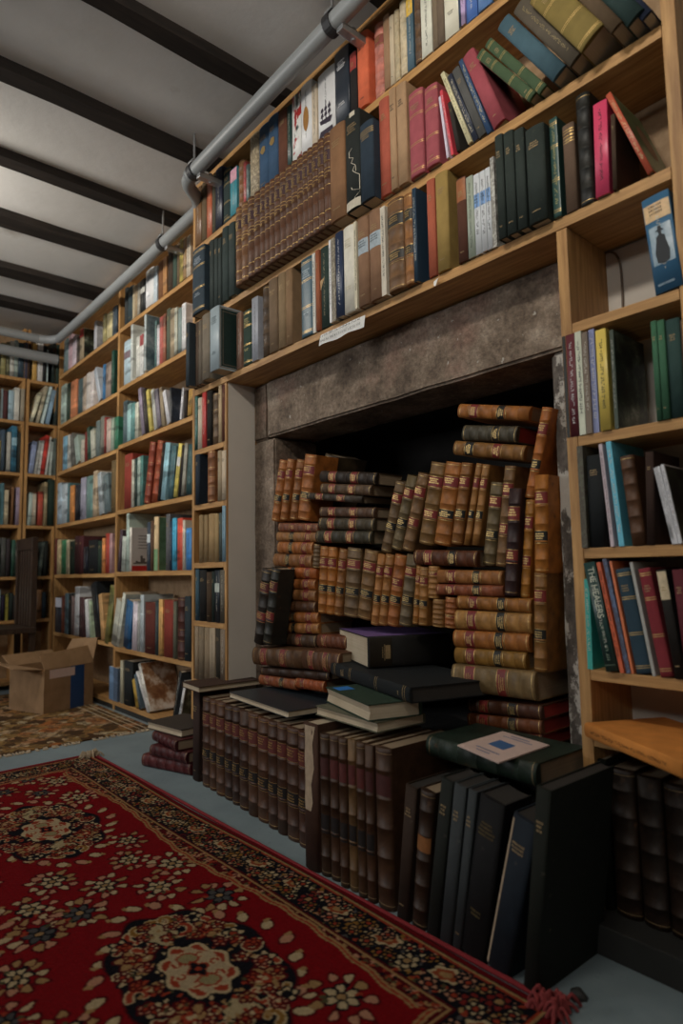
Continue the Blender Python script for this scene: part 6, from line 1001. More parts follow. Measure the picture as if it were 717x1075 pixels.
 (-5.0493, 1.3048, 1.1788, 1.85, 90, 0.0224, 0.2432, 0.1654, 'p', (199, 216, 208), {'d': 0}),
 (-5.05, 1.3338, 1.1782, 0.25, 90, 0.025, 0.2393, 0.1627, 'p', (206, 193, 172), {'d': 0}),
 (-5.0497, 1.3739, 1.1781, 0, 90, 0.033, 0.2554, 0.1737, 'f', (184, 82, 66), {'d': 0}),
 (-5.0446, 1.4136, 1.1781, 0, 90, 0.0211, 0.3292, 0.2014, 'p', (169, 152, 117), {'d': 0}),
 (-5.0448, 1.4405, 1.1781, 0, 90, 0.0534, 0.3524, 0.2012, 'c', (39, 56, 47), {'d': 0}),
 (-5.0482, 1.1349, 0.804, -0.24, 90, 0.0288, 0.2787, 0.1895, 'f', (82, 85, 82), {'d': 0}),
 (-5.0468, 1.1684, 0.804, -0.46, 90, 0.027, 0.2716, 0.1847, 'c', (60, 53, 55), {'d': 0}),
 (-5.0449, 1.2027, 0.804, 0, 90, 0.023, 0.2646, 0.1799, 'f', (50, 81, 69), {'d': 0}),
 (-5.0452, 1.2294, 0.804, 0, 90, 0.0204, 0.2496, 0.1697, 'f', (82, 85, 80), {'B3': (189, 189, 177), 'd': 0}),
 (-5.0496, 1.3436, 0.8044, 0.81, 90, 0.0284, 0.2199, 0.1496, 'c', (42, 42, 40), {'d': 0}),
 (-5.0473, 1.3854, 0.8057, 5.29, 90, 0.0189, 0.2511, 0.1707, 'p', (83, 95, 90), {'d': 0}),
 (-5.0482, 1.4192, 0.8049, 1.88, 90, 0.0265, 0.2599, 0.1767, 'c', (32, 37, 34), {'d': 0}),
 (-5.0483, 1.1433, 0.4928, 0, 90, 0.0238, 0.1801, 0.1225, 'c', (42, 35, 54), {'d': 0}),
 (-5.0483, 1.1721, 0.4928, 0, 90, 0.0185, 0.1867, 0.127, 'p', (145, 138, 60), {'d': 0}),
 (-5.0496, 1.1958, 0.4928, 0, 90, 0.027, 0.1933, 0.1314, 'c', (40, 50, 47), {'d': 0}),
 (-5.0441, 1.2251, 0.4928, 0, 90, 0.0244, 0.1771, 0.1205, 'c', (55, 48, 43), {'d': 0}),
 (-5.0482, 1.3512, 0.4928, 0, 90, 0.0268, 0.1878, 0.1277, 'p', (66, 103, 129), {'d': 0}),
 (-5.0454, 1.381, 0.4928, 0, 90, 0.0329, 0.2101, 0.1428, 'f', (143, 105, 72), {'d': 0}),
 (-5.0455, 1.4176, 0.4928, 0, 90, 0.0273, 0.1933, 0.1315, 'c', (38, 50, 59), {'d': 0}),
 (-5.0459, 0.38, 2.277, 0, 90, 0.0183, 0.2034, 0.16, 'c', (90, 90, 76), {'d': 0}),
 (-5.0474, 0.3993, 2.277, 0, 90, 0.03, 0.2513, 0.16, 'c', (73, 83, 104), {'d': 0}),
 (-5.0475, 0.4304, 2.277, 0, 90, 0.0388, 0.2091, 0.16, 'p', (73, 83, 104), {'d': 0}),
 (-5.0459, 0.4702, 2.277, 0, 90, 0.0311, 0.2347, 0.16, 'c', (38, 54, 46), {'d': 0}),
 (-5.0464, 0.5022, 2.277, 0, 90, 0.0133, 0.2242, 0.16, 'c', (90, 90, 76), {'d': 0}),
 (-5.0462, 0.5165, 2.277, 0, 90, 0.0205, 0.2302, 0.16, 'p', (38, 54, 46), {'d': 0}),
 (-5.0436, 0.538, 2.277, 0, 90, 0.0318, 0.2295, 0.16, 'c', (111, 127, 127), {'d': 0}),
 (-5.0426, 0.5708, 2.277, 0, 90, 0.0187, 0.2042, 0.16, 'p', (165, 157, 138), {'d': 0}),
 (-5.0426, 0.5905, 2.277, 0, 90, 0.0223, 0.2485, 0.16, 'c', (209, 192, 107), {'d': 0}),
 (-5.0457, 0.6138, 2.277, 0, 90, 0.0176, 0.2427, 0.16, 'f', (209, 192, 107), {'d': 0}),
 (-5.0467, 0.6324, 2.277, 0, 90, 0.0264, 0.2413, 0.16, 'p', (62, 78, 91), {'d': 0}),
 (-5.0453, 0.6598, 2.277, 0, 90, 0.0229, 0.2211, 0.16, 'f', (38, 54, 46), {'d': 0}),
 (-5.0473, 0.6837, 2.277, 0, 90, 0.0277, 0.2467, 0.16, 'p', (62, 78, 91), {'d': 0}),
 (-5.0433, 0.7124, 2.277, 0, 90, 0.0202, 0.1976, 0.16, 'p', (220, 220, 212), {'d': 0}),
 (-5.0446, 0.7336, 2.277, 0, 90, 0.0238, 0.246, 0.16, 'p', (201, 201, 185), {'d': 0}),
 (-5.0449, 0.7584, 2.277, 0, 90, 0.0257, 0.1903, 0.16, 'f', (209, 192, 107), {'d': 0}),
 (-5.0427, 0.7851, 2.277, 0, 90, 0.0144, 0.1981, 0.16, 'f', (169, 191, 200), {'d': 0}),
 (-5.0449, 0.8005, 2.277, 0, 90, 0.025, 0.2148, 0.16, 'c', (38, 54, 46), {'d': 0}),
 (-5.047, 0.8265, 2.277, 0, 90, 0.0398, 0.208, 0.16, 'c', (90, 90, 76), {'d': 0}),
 (-5.0422, 0.8673, 2.277, 0, 90, 0.0148, 0.2195, 0.16, 'f', (209, 192, 107), {'d': 0}),
 (-5.0454, 0.8831, 2.277, 0, 90, 0.0374, 0.2172, 0.16, 'f', (90, 90, 76), {'d': 0}),
 (-5.0429, 0.9214, 2.277, 0, 90, 0.0147, 0.1934, 0.16, 'f', (38, 54, 46), {'d': 0}),
 (-5.0469, 0.9371, 2.277, 0, 90, 0.0394, 0.2596, 0.16, 'c', (125, 92, 62), {'d': 0}),
 (-5.0431, 0.9775, 2.277, 0, 90, 0.0356, 0.25, 0.16, 'c', (38, 54, 46), {'d': 0}),
 (-5.0462, 1.0141, 2.277, 0, 90, 0.0176, 0.2204, 0.16, 'c', (201, 201, 185), {'d': 0}),
 (-5.0429, 1.0327, 2.277, 0, 90, 0.0203, 0.2419, 0.16, 'f', (125, 92, 62), {'d': 0}),
 (-5.0451, 1.0539, 2.277, 0, 90, 0.0221, 0.2595, 0.16, 'f', (90, 90, 76), {'d': 0}),
 (-5.0475, 0.38, 1.951, 0, 90, 0.0348, 0.2415, 0.16, 'f', (111, 127, 127), {'d': 0}),
 (-5.0432, 0.4158, 1.951, 0, 90, 0.0267, 0.2537, 0.16, 'f', (111, 127, 127), {'d': 0}),
 (-5.0469, 0.4435, 1.951, 0, 90, 0.0376, 0.1925, 0.16, 'f', (111, 127, 127), {'d': 0}),
 (-5.0474, 0.482, 1.951, 0, 90, 0.0404, 0.2407, 0.16, 'c', (165, 157, 138), {'d': 0}),
 (-5.0475, 0.5234, 1.951, 0, 90, 0.0267, 0.2298, 0.16, 'p', (169, 191, 200), {'d': 0}),
 (-5.0479, 0.5512, 1.951, 0, 90, 0.0197, 0.24, 0.16, 'f', (165, 157, 138), {'d': 0}),
 (-5.0424, 0.5718, 1.951, 0, 90, 0.0354, 0.1978, 0.16, 'f', (201, 201, 185), {'d': 0}),
 (-5.0461, 0.6082, 1.951, 0, 90, 0.0327, 0.2263, 0.16, 'p', (55, 73, 86), {'d': 0}),
 (-5.0454, 0.642, 1.951, 0, 90, 0.0284, 0.2304, 0.16, 'p', (73, 83, 104), {'d': 0}),
 (-5.0437, 0.6714, 1.951, 0, 90, 0.0311, 0.2289, 0.16, 'f', (90, 90, 76), {'d': 0}),
 (-5.0442, 0.7035, 1.951, 0, 90, 0.038, 0.2141, 0.16, 'p', (165, 157, 138), {'d': 0}),
 (-5.0451, 0.7425, 1.951, 0, 90, 0.0174, 0.2264, 0.16, 'p', (73, 83, 104), {'d': 0}),
 (-5.0449, 0.7608, 1.951, 0, 90, 0.0238, 0.2461, 0.16, 'c', (111, 127, 127), {'d': 0}),
 (-5.0474, 0.7857, 1.951, 0, 90, 0.0157, 0.2339, 0.16, 'p', (125, 92, 62), {'d': 0}),
 (-5.0442, 0.8024, 1.951, 0, 90, 0.0424, 0.254, 0.16, 'p', (111, 127, 127), {'d': 0}),
 (-5.0446, 0.8458, 1.951, 0, 90, 0.0292, 0.2441, 0.16, 'f', (201, 201, 185), {'d': 0}),
 (-5.0438, 0.876, 1.951, 0, 90, 0.0338, 0.2487, 0.16, 'p', (201, 201, 185), {'d': 0}),
 (-5.0444, 0.9108, 1.951, 0, 90, 0.0352, 0.2316, 0.16, 'f', (38, 54, 46), {'d': 0}),
 (-5.044, 0.947, 1.951, 0, 90, 0.0137, 0.2542, 0.16, 'p', (142, 59, 47), {'d': 0}),
 (-5.0463, 0.9617, 1.951, 0, 90, 0.0191, 0.2393, 0.16, 'p', (38, 54, 46), {'d': 0}),
 (-5.0458, 0.9818, 1.951, 0, 90, 0.0144, 0.1916, 0.16, 'c', (111, 127, 127), {'d': 0}),
 (-5.0458, 0.9972, 1.951, 0, 90, 0.0303, 0.2401, 0.16, 'f', (201, 201, 185), {'d': 0}),
 (-5.0466, 1.0285, 1.951, 0, 90, 0.0386, 0.2512, 0.16, 'f', (209, 192, 107), {'d': 0}),
 (-5.0434, 1.068, 1.951, 0, 90, 0.0247, 0.2204, 0.16, 'c', (181, 130, 79), {'d': 0}),
 (-5.0428, 0.38, 1.564, 0, 90, 0.0179, 0.2294, 0.16, 'c', (142, 59, 47), {'d': 0}),
 (-5.0475, 0.3989, 1.564, 0, 90, 0.0272, 0.2406, 0.16, 'f', (169, 191, 200), {'d': 0}),
 (-5.0426, 0.4271, 1.564, 0, 90, 0.0302, 0.2383, 0.16, 'p', (38, 54, 46), {'d': 0}),
 (-5.0471, 0.4583, 1.564, 0, 90, 0.032, 0.2012, 0.16, 'f', (125, 92, 62), {'d': 0}),
 (-5.0425, 0.4913, 1.564, 0, 90, 0.0344, 0.21, 0.16, 'f', (181, 130, 79), {'d': 0}),
 (-5.0475, 0.5267, 1.564, 0, 90, 0.0427, 0.2347, 0.16, 'c', (220, 220, 212), {'d': 0}),
 (-5.0447, 0.5704, 1.564, 0, 90, 0.0275, 0.2524, 0.16, 'p', (169, 191, 200), {'d': 0}),
 (-5.0469, 0.5989, 1.564, 0, 90, 0.0319, 0.2047, 0.16, 'c', (209, 192, 107), {'d': 0}),
 (-5.0458, 0.6318, 1.564, 0, 90, 0.0255, 0.2341, 0.16, 'p', (209, 192, 107), {'d': 0}),
 (-5.0464, 0.6583, 1.564, 0, 90, 0.0395, 0.254, 0.16, 'p', (55, 73, 86), {'d': 0}),
 (-5.0447, 0.6988, 1.564, 0, 90, 0.0264, 0.2304, 0.16, 'c', (125, 92, 62), {'d': 0}),
 (-5.0442, 0.7262, 1.564, 0, 90, 0.0276, 0.2402, 0.16, 'c', (55, 73, 86), {'d': 0}),
 (-5.0445, 0.7548, 1.564, 0, 90, 0.0275, 0.2099, 0.16, 'p', (62, 78, 91), {'d': 0}),
 (-5.0436, 0.7833, 1.564, 0, 90, 0.0336, 0.2457, 0.16, 'p', (209, 192, 107), {'d': 0}),
 (-5.0469, 0.8179, 1.564, 0, 90, 0.0221, 0.2384, 0.16, 'c', (181, 130, 79), {'d': 0}),
 (-5.0436, 0.841, 1.564, 0, 90, 0.0226, 0.2389, 0.16, 'f', (62, 78, 91), {'d': 0}),
 (-5.0432, 0.8646, 1.564, 0, 90, 0.0219, 0.2232, 0.16, 'p', (73, 83, 104), {'d': 0}),
 (-5.0478, 0.8875, 1.564, 0, 90, 0.0135, 0.245, 0.16, 'p', (111, 127, 127), {'d': 0}),
 (-5.0436, 0.902, 1.564, 0, 90, 0.0159, 0.1997, 0.16, 'p', (55, 73, 86), {'d': 0}),
 (-5.0458, 0.9189, 1.564, 0, 90, 0.0242, 0.2247, 0.16, 'f', (201, 201, 185), {'d': 0}),
 (-5.0421, 0.9441, 1.564, 0, 90, 0.0259, 0.2573, 0.16, 'p', (181, 130, 79), {'d': 0}),
 (-5.0473, 0.9709, 1.564, 0, 90, 0.0194, 0.2572, 0.16, 'p', (62, 78, 91), {'d': 0}),
 (-5.0429, 0.9913, 1.564, 0, 90, 0.0238, 0.2261, 0.16, 'c', (125, 92, 62), {'d': 0}),
 (-5.0473, 1.0161, 1.564, 0, 90, 0.0244, 0.2199, 0.16, 'f', (169, 191, 200), {'d': 0}),
 (-5.0471, 1.0415, 1.564, 0, 90, 0.0225, 0.1914, 0.16, 'p', (220, 220, 212), {'d': 0}),
 (-5.0426, 1.065, 1.564, 0, 90, 0.0409, 0.2226, 0.16, 'f', (209, 192, 107), {'d': 0}),
 (-5.0461, 0.38, 1.1785, 0, 90, 0.0399, 0.2019, 0.16, 'p', (201, 201, 185), {'d': 0}),
 (-5.0465, 0.4209, 1.1785, 0, 90, 0.0158, 0.2116, 0.16, 'p', (201, 201, 185), {'d': 0}),
 (-5.0459, 0.4377, 1.1785, 0, 90, 0.0357, 0.2577, 0.16, 'f', (142, 59, 47), {'d': 0}),
 (-5.0421, 0.4744, 1.1785, 0, 90, 0.0164, 0.2346, 0.16, 'f', (165, 157, 138), {'d': 0}),
 (-5.0441, 0.4918, 1.1785, 0, 90, 0.0185, 0.1954, 0.16, 'c', (111, 127, 127), {'d': 0}),
 (-5.0443, 0.5113, 1.1785, 0, 90, 0.0167, 0.2087, 0.16, 'c', (165, 157, 138), {'d': 0}),
 (-5.0473, 0.529, 1.1785, 0, 90, 0.0245, 0.2477, 0.16, 'c', (90, 90, 76), {'d': 0}),
 (-5.0465, 0.5545, 1.1785, 0, 90, 0.0216, 0.2315, 0.16, 'c', (169, 191, 200), {'d': 0}),
 (-5.0436, 0.5771, 1.1785, 0, 90, 0.0405, 0.2252, 0.16, 'p', (181, 130, 79), {'d': 0}),
 (-5.0426, 0.6186, 1.1785, 0, 90, 0.0318, 0.2527, 0.16, 'c', (125, 92, 62), {'d': 0}),
 (-5.0463, 0.6514, 1.1785, 0, 90, 0.0381, 0.2592, 0.16, 'p', (55, 73, 86), {'d': 0}),
 (-5.046, 0.6905, 1.1785, 0, 90, 0.0353, 0.2335, 0.16, 'c', (209, 192, 107), {'d': 0}),
 (-5.0464, 0.7269, 1.1785, 0, 90, 0.0383, 0.2151, 0.16, 'f', (142, 59, 47), {'d': 0}),
 (-5.0422, 0.7662, 1.1785, 0, 90, 0.0191, 0.2556, 0.16, 'p', (73, 83, 104), {'d': 0}),
 (-5.0426, 0.7863, 1.1785, 0, 90, 0.0249, 0.1991, 0.16, 'p', (62, 78, 91), {'d': 0}),
 (-5.0472, 0.8123, 1.1785, 0, 90, 0.0387, 0.2165, 0.16, 'p', (62, 78, 91), {'d': 0}),
 (-5.0445, 0.8519, 1.1785, 0, 90, 0.0404, 0.2008, 0.16, 'f', (62, 78, 91), {'d': 0}),
 (-5.0439, 0.8933, 1.1785, 0, 90, 0.0212, 0.2573, 0.16, 'p', (62, 78, 91), {'d': 0}),
 (-5.047, 0.9156, 1.1785, 0, 90, 0.0185, 0.197, 0.16, 'p', (201, 201, 185), {'d': 0}),
 (-5.0467, 0.9351, 1.1785, 0, 90, 0.0294, 0.218, 0.16, 'p', (220, 220, 212), {'d': 0}),
 (-5.0425, 0.9655, 1.1785, 0, 90, 0.0262, 0.2308, 0.16, 'c', (73, 83, 104), {'d': 0}),
 (-5.0473, 0.9927, 1.1785, 0, 90, 0.0371, 0.2428, 0.16, 'c', (111, 127, 127), {'d': 0}),
 (-5.0426, 1.0308, 1.1785, 0, 90, 0.034, 0.2283, 0.16, 'c', (38, 54, 46), {'d': 0}),
 (-5.0454, 1.0658, 1.1785, 0, 90, 0.0406, 0.1991, 0.16, 'c', (220, 220, 212), {'d': 0}),
 (-5.0465, 0.38, 0.804, 0, 90, 0.0151, 0.2291, 0.16, 'p', (209, 192, 107), {'d': 0}),
 (-5.0422, 0.3961, 0.804, 0, 90, 0.037, 0.2593, 0.16, 'c', (55, 73, 86), {'d': 0}),
 (-5.0476, 0.4341, 0.804, 0, 90, 0.0415, 0.196, 0.16, 'c', (38, 54, 46), {'d': 0}),
 (-5.0458, 0.4766, 0.804, 0, 90, 0.0232, 0.2228, 0.16, 'f', (111, 127, 127), {'d': 0}),
 (-5.0431, 0.5009, 0.804, 0, 90, 0.019, 0.2191, 0.16, 'p', (142, 59, 47), {'d': 0}),
 (-5.0454, 0.5208, 0.804, 0, 90, 0.0163, 0.2359, 0.16, 'p', (111, 127, 127), {'d': 0}),
 (-5.0441, 0.5382, 0.804, 0, 90, 0.021, 0.2547, 0.16, 'f', (55, 73, 86), {'d': 0}),
 (-5.0448, 0.5602, 0.804, 0, 90, 0.0355, 0.2346, 0.16, 'c', (111, 127, 127), {'d': 0}),
 (-5.0427, 0.5966, 0.804, 0, 90, 0.0376, 0.2374, 0.16, 'p', (111, 127, 127), {'d': 0}),
 (-5.0466, 0.6353, 0.804, 0, 90, 0.0352, 0.2105, 0.16, 'c', (220, 220, 212), {'d': 0}),
 (-5.0429, 0.6715, 0.804, 0, 90, 0.0275, 0.217, 0.16, 'p', (220, 220, 212), {'d': 0}),
 (-5.0461, 0.7, 0.804, 0, 90, 0.016, 0.2402, 0.16, 'p', (220, 220, 212), {'d': 0}),
 (-5.0427, 0.7169, 0.804, 0, 90, 0.021, 0.2198, 0.16, 'f', (142, 59, 47), {'d': 0}),
 (-5.048, 0.739, 0.804, 0, 90, 0.0327, 0.2052, 0.16, 'c', (165, 157, 138), {'d': 0}),
 (-5.0479, 0.7727, 0.804, 0, 90, 0.0375, 0.2153, 0.16, 'c', (111, 127, 127), {'d': 0}),
 (-5.042, 0.8112, 0.804, 0, 90, 0.0415, 0.2226, 0.16, 'f', (73, 83, 104), {'d': 0}),
 (-5.0421, 0.8537, 0.804, 0, 90, 0.0257, 0.2103, 0.16, 'f', (142, 59, 47), {'d': 0}),
 (-5.0462, 0.8804, 0.804, 0, 90, 0.0173, 0.2522, 0.16, 'f', (38, 54, 46), {'d': 0}),
 (-5.0456, 0.8988, 0.804, 0, 90, 0.0263, 0.2117, 0.16, 'c', (201, 201, 185), {'d': 0}),
 (-5.0444, 0.9261, 0.804, 0, 90, 0.0405, 0.1945, 0.16, 'p', (55, 73, 86), {'d': 0}),
 (-5.0469, 0.9676, 0.804, 0, 90, 0.0137, 0.2595, 0.16, 'p', (209, 192, 107), {'d': 0}),
 (-5.0429, 0.9823, 0.804, 0, 90, 0.0217, 0.2081, 0.16, 'c', (181, 130, 79), {'d': 0}),
 (-5.0451, 1.005, 0.804, 0, 90, 0.0143, 0.1997, 0.16, 'p', (73, 83, 104), {'d': 0}),
 (-5.042, 1.0203, 0.804, 0, 90, 0.0322, 0.2419, 0.16, 'p', (55, 73, 86), {'d': 0}),
 (-5.0455, 1.0535, 0.804, 0, 90, 0.0367, 0.2363, 0.16, 'c', (142, 59, 47), {'d': 0}),
 (-5.0435, 1.0911, 0.804, 0, 90, 0.0271, 0.2356, 0.16, 'f', (62, 78, 91), {'d': 0}),
 (-5.0472, 0.38, 0.4925, 0, 90, 0.042, 0.219, 0.16, 'p', (111, 127, 127), {'d': 0}),
 (-5.0461, 0.423, 0.4925, 0, 90, 0.0228, 0.2501, 0.16, 'p', (209, 192, 107), {'d': 0}),
 (-5.0473, 0.4468, 0.4925, 0, 90, 0.0257, 0.255, 0.16, 'p', (181, 130, 79), {'d': 0}),
 (-5.0472, 0.4735, 0.4925, 0, 90, 0.0323, 0.2528, 0.16, 'f', (181, 130, 79), {'d': 0}),
 (-5.0431, 0.5067, 0.4925, 0, 90, 0.0355, 0.2582, 0.16, 'c', (165, 157, 138), {'d': 0}),
 (-5.0452, 0.5432, 0.4925, 0, 90, 0.0162, 0.2074, 0.16, 'p', (111, 127, 127), {'d': 0}),
 (-5.0453, 0.5605, 0.4925, 0, 90, 0.0363, 0.2183, 0.16, 'f', (181, 130, 79), {'d': 0}),
 (-5.0444, 0.5978, 0.4925, 0, 90, 0.0273, 0.2505, 0.16, 'p', (73, 83, 104), {'d': 0}),
 (-5.0473, 0.6261, 0.4925, 0, 90, 0.0428, 0.2539, 0.16, 'c', (73, 83, 104), {'d': 0}),
 (-5.0471, 0.6699, 0.4925, 0, 90, 0.0341, 0.2431, 0.16, 'p', (165, 157, 138), {'d': 0}),
 (-5.043, 0.705, 0.4925, 0, 90, 0.0183, 0.259, 0.16, 'f', (220, 220, 212), {'d': 0}),
 (-5.0425, 0.7243, 0.4925, 0, 90, 0.0318, 0.1995, 0.16, 'c', (209, 192, 107), {'d': 0}),
 (-5.0434, 0.7571, 0.4925, 0, 90, 0.0314, 0.2216, 0.16, 'c', (220, 220, 212), {'d': 0}),
 (-5.0458, 0.7896, 0.4925, 0, 90, 0.0425, 0.204, 0.16, 'c', (73, 83, 104), {'d': 0}),
 (-5.0428, 0.833, 0.4925, 0, 90, 0.016, 0.2122, 0.16, 'p', (90, 90, 76), {'d': 0}),
 (-5.0469, 0.8501, 0.4925, 0, 90, 0.0274, 0.246, 0.16, 'c', (111, 127, 127), {'d': 0}),
 (-5.0453, 0.8785, 0.4925, 0, 90, 0.0179, 0.2399, 0.16, 'f', (201, 201, 185), {'d': 0}),
 (-5.0456, 0.8974, 0.4925, 0, 90, 0.0131, 0.2508, 0.16, 'p', (181, 130, 79), {'d': 0}),
 (-5.0469, 0.9116, 0.4925, 0, 90, 0.0362, 0.2561, 0.16, 'c', (111, 127, 127), {'d': 0}),
 (-5.0454, 0.9488, 0.4925, 0, 90, 0.0192, 0.1904, 0.16, 'c', (38, 54, 46), {'d': 0}),
 (-5.0437, 0.9689, 0.4925, 0, 90, 0.0234, 0.2184, 0.16, 'p', (38, 54, 46), {'d': 0}),
 (-5.0477, 0.9933, 0.4925, 0, 90, 0.0262, 0.2545, 0.16, 'c', (125, 92, 62), {'d': 0}),
 (-5.0455, 1.0206, 0.4925, 0, 90, 0.0273, 0.1965, 0.16, 'f', (111, 127, 127), {'d': 0}),
 (-5.0462, 1.0489, 0.4925, 0, 90, 0.0173, 0.2058, 0.16, 'c', (201, 201, 185), {'d': 0}),
 (-5.0422, 1.0672, 0.4925, 0, 90, 0.0406, 0.24, 0.16, 'c', (201, 201, 185), {'d': 0}),
 (-5.0462, 1.1088, 0.4925, 0, 90, 0.0295, 0.2218, 0.16, 'f', (169, 191, 200), {'d': 0}),
 (-0.9099, 1.3535, 2.316, 0, 0, 0.0385, 0.2506, 0.16, 'p', (90, 90, 76), {'d': 0}),
 (-0.8704, 1.3546, 2.316, 0, 0, 0.0141, 0.2003, 0.16, 'p', (90, 90, 76), {'d': 0}),
 (-0.8552, 1.3571, 2.316, 0, 0, 0.015, 0.2213, 0.16, 'f', (125, 92, 62), {'d': 0}),
 (-0.8393, 1.3544, 2.316, 0, 0, 0.0229, 0.2054, 0.16, 'p', (90, 90, 76), {'d': 0}),
 (-0.8154, 1.3545, 2.316, 0, 0, 0.0281, 0.2396, 0.16, 'f', (38, 54, 46), {'d': 0}),
 (-0.7863, 1.3565, 2.316, 0, 0, 0.0379, 0.231, 0.16, 'c', (73, 83, 104), {'d': 0}),
 (-0.7474, 1.3545, 2.316, 0, 0, 0.0369, 0.2108, 0.16, 'c', (142, 59, 47), {'d': 0}),
 (-0.7095, 1.3566, 2.316, 0, 0, 0.0382, 0.1908, 0.16, 'c', (209, 192, 107), {'d': 0}),
 (-0.6704, 1.355, 2.316, 0, 0, 0.0382, 0.2281, 0.16, 'f', (220, 220, 212), {'d': 0}),
 (-0.6312, 1.357, 2.316, 0, 0, 0.0269, 0.2357, 0.16, 'f', (73, 83, 104), {'d': 0}),
 (-0.6033, 1.3541, 2.316, 0, 0, 0.0225, 0.2194, 0.16, 'f', (62, 78, 91), {'d': 0}),
 (-0.5797, 1.3544, 2.316, 0, 0, 0.042, 0.2434, 0.16, 'c', (111, 127, 127), {'d': 0}),
 (-0.5367, 1.3544, 2.316, 0, 0, 0.0357, 0.2077, 0.16, 'c', (62, 78, 91), {'d': 0}),
]
mass = Sink()
for rec in SMALL_BOOKS: book(rec, mass)
tag(mass.build('books'), 'rows of smaller books filling the bookcases along the left and end walls', 'books', None, 'stuff')

# ------------------------------------------------------------------ the room
tag(bx('floor', -5.4, 1.6, -3.2, 1.9, -.06, 0, 'floor_paint', None, 0), kind='structure')
tag(bx('ceiling', -5.4, 1.6, -3.2, 1.9, 2.72, 2.8, 'plaster', None, 0), kind='structure')
w = MB()   # back wall with the hole of the fireplace
for a in ((-5.4, -2.34, 1.76, 1.9, 0, 2.72), (-.70, 1.6, 1.76, 1.9, 0, 2.72), (-2.34, -.70, 1.76, 1.9, 1.66, 2.72)): w.box(*a)
tag(w.build('wall_back', 'wall_paint'), kind='structure')
tag(bx('wall_left', -5.4, -5.28, -3.2, 1.76, 0, 2.72, 'wall_paint', None, 0), kind='structure')
tag(bx('wall_right', 1.6, 1.7, -3.2, 1.9, 0, 2.72, 'wall_paint', None, 0), kind='structure')
BEAMS = [(-.80, -.71), (-1.40, -1.31), (-2.008, -1.917), (-2.551, -2.455), (-3.108, -3.014), (-3.67, -3.532), (-4.30, -4.139), (-4.80, -4.66), (-.2, -.1)]
for x0, x1 in BEAMS:
    b = MB(); n_ = 14; vs = []; rng = random.Random(int(x0*100))
    for i in range(n_+1):
        yy = -3.1-1.41*0+(1.76+3.1)*i/n_; j = [rng.uniform(-.006, .006) for _ in range(3)]
        vs += [(x0+j[0], yy, 2.722), (x0+.008+j[0], yy, 2.683+j[2]*.5), (x1-.008+j[1], yy, 2.683+j[2]*.5), (x1+j[1], yy, 2.722)]
    fs = []
    for i in range(n_):
        for k in range(3): fs.append((4*i+k, 4*i+4+k, 4*i+5+k, 4*i+k+1))
    fs += [(0, 1, 2, 3), tuple(4*n_+k for k in (3, 2, 1, 0))]
    b.add(vs, fs); tag(b.build('ceiling_beam', 'beam_wood'), kind='structure')

# fireplace: rough stone surround and sooty firebox
def stone_block(name, x0, x1, y0, y1, z0, z1, mat, parent, seed, amp=.006, div=.05):
    import bmesh
    bm = bmesh.new(); bmesh.ops.create_cube(bm, size=1)
    for v in bm.verts: v.co = (v.co.x*(x1-x0), v.co.y*(y1-y0), v.co.z*(z1-z0))
    bmesh.ops.bevel(bm, geom=list(bm.edges), offset=.008, segments=2, affect='EDGES')
    bmesh.ops.subdivide_edges(bm, edges=[e for e in bm.edges if e.calc_length() > .09], cuts=int(min(18, max(x1-x0, z1-z0)/div)), use_grid_fill=True)
    rng = random.Random(seed)
    from mathutils import noise as nz
    for v in bm.verts:
        k = nz.noise_vector(Vector(v.co)*9+Vector((seed, 0, 0)))*amp
        v.co += Vector((k.x if abs(v.co.x) < (x1-x0)/2-.01 else 0, k.y, k.z if abs(v.co.z) < (z1-z0)/2-.01 else k.z*.5))
    me = bpy.data.meshes.new(name); bm.to_mesh(me); bm.free(); me.materials.append(MATS[mat])
    o = bpy.data.objects.new(name, me); o.location = ((x0+x1)/2, (y0+y1)/2, (z0+z1)/2); return link(o, parent)
fp = tag(empty('fireplace', (0, 0, 0)), 'old stone fireplace heaped with tan law volumes, set into the bookcase', 'fireplace')
stone_block('lintel', -2.20, -.767, 1.49, 1.72, 1.366, 1.604, 'stone', fp, 3)
stone_block('corner_stone', -2.302, -2.204, 1.495, 1.72, 1.362, 1.604, 'stone', fp, 5, .004)
stone_block('jamb', -2.302, -2.145, 1.493, 1.72, 0, 1.358, 'stone', fp, 7, .004)
tag(stone_block('jamb', -.872, -.767, 1.49, 1.72, 0, 1.36, 'flaking_stone', fp, 9, .005), 'right jamb with flaking whitewash')
b = MB()
for a in ((-2.30, -2.147, 1.722, 2.02, 0, 1.60), (-.87, -.77, 1.722, 2.02, 0, 1.60), (-2.30, -.77, 2.02, 2.08, 0, 1.60), (-2.147, -.87, 1.722, 2.02, 1.40, 1.60)): b.box(*a)
b.build('firebox', 'soot', fp)
bx('hearth', -2.14, -.874, 1.372, 2.02, 0, .318, 'soot', fp, .004)

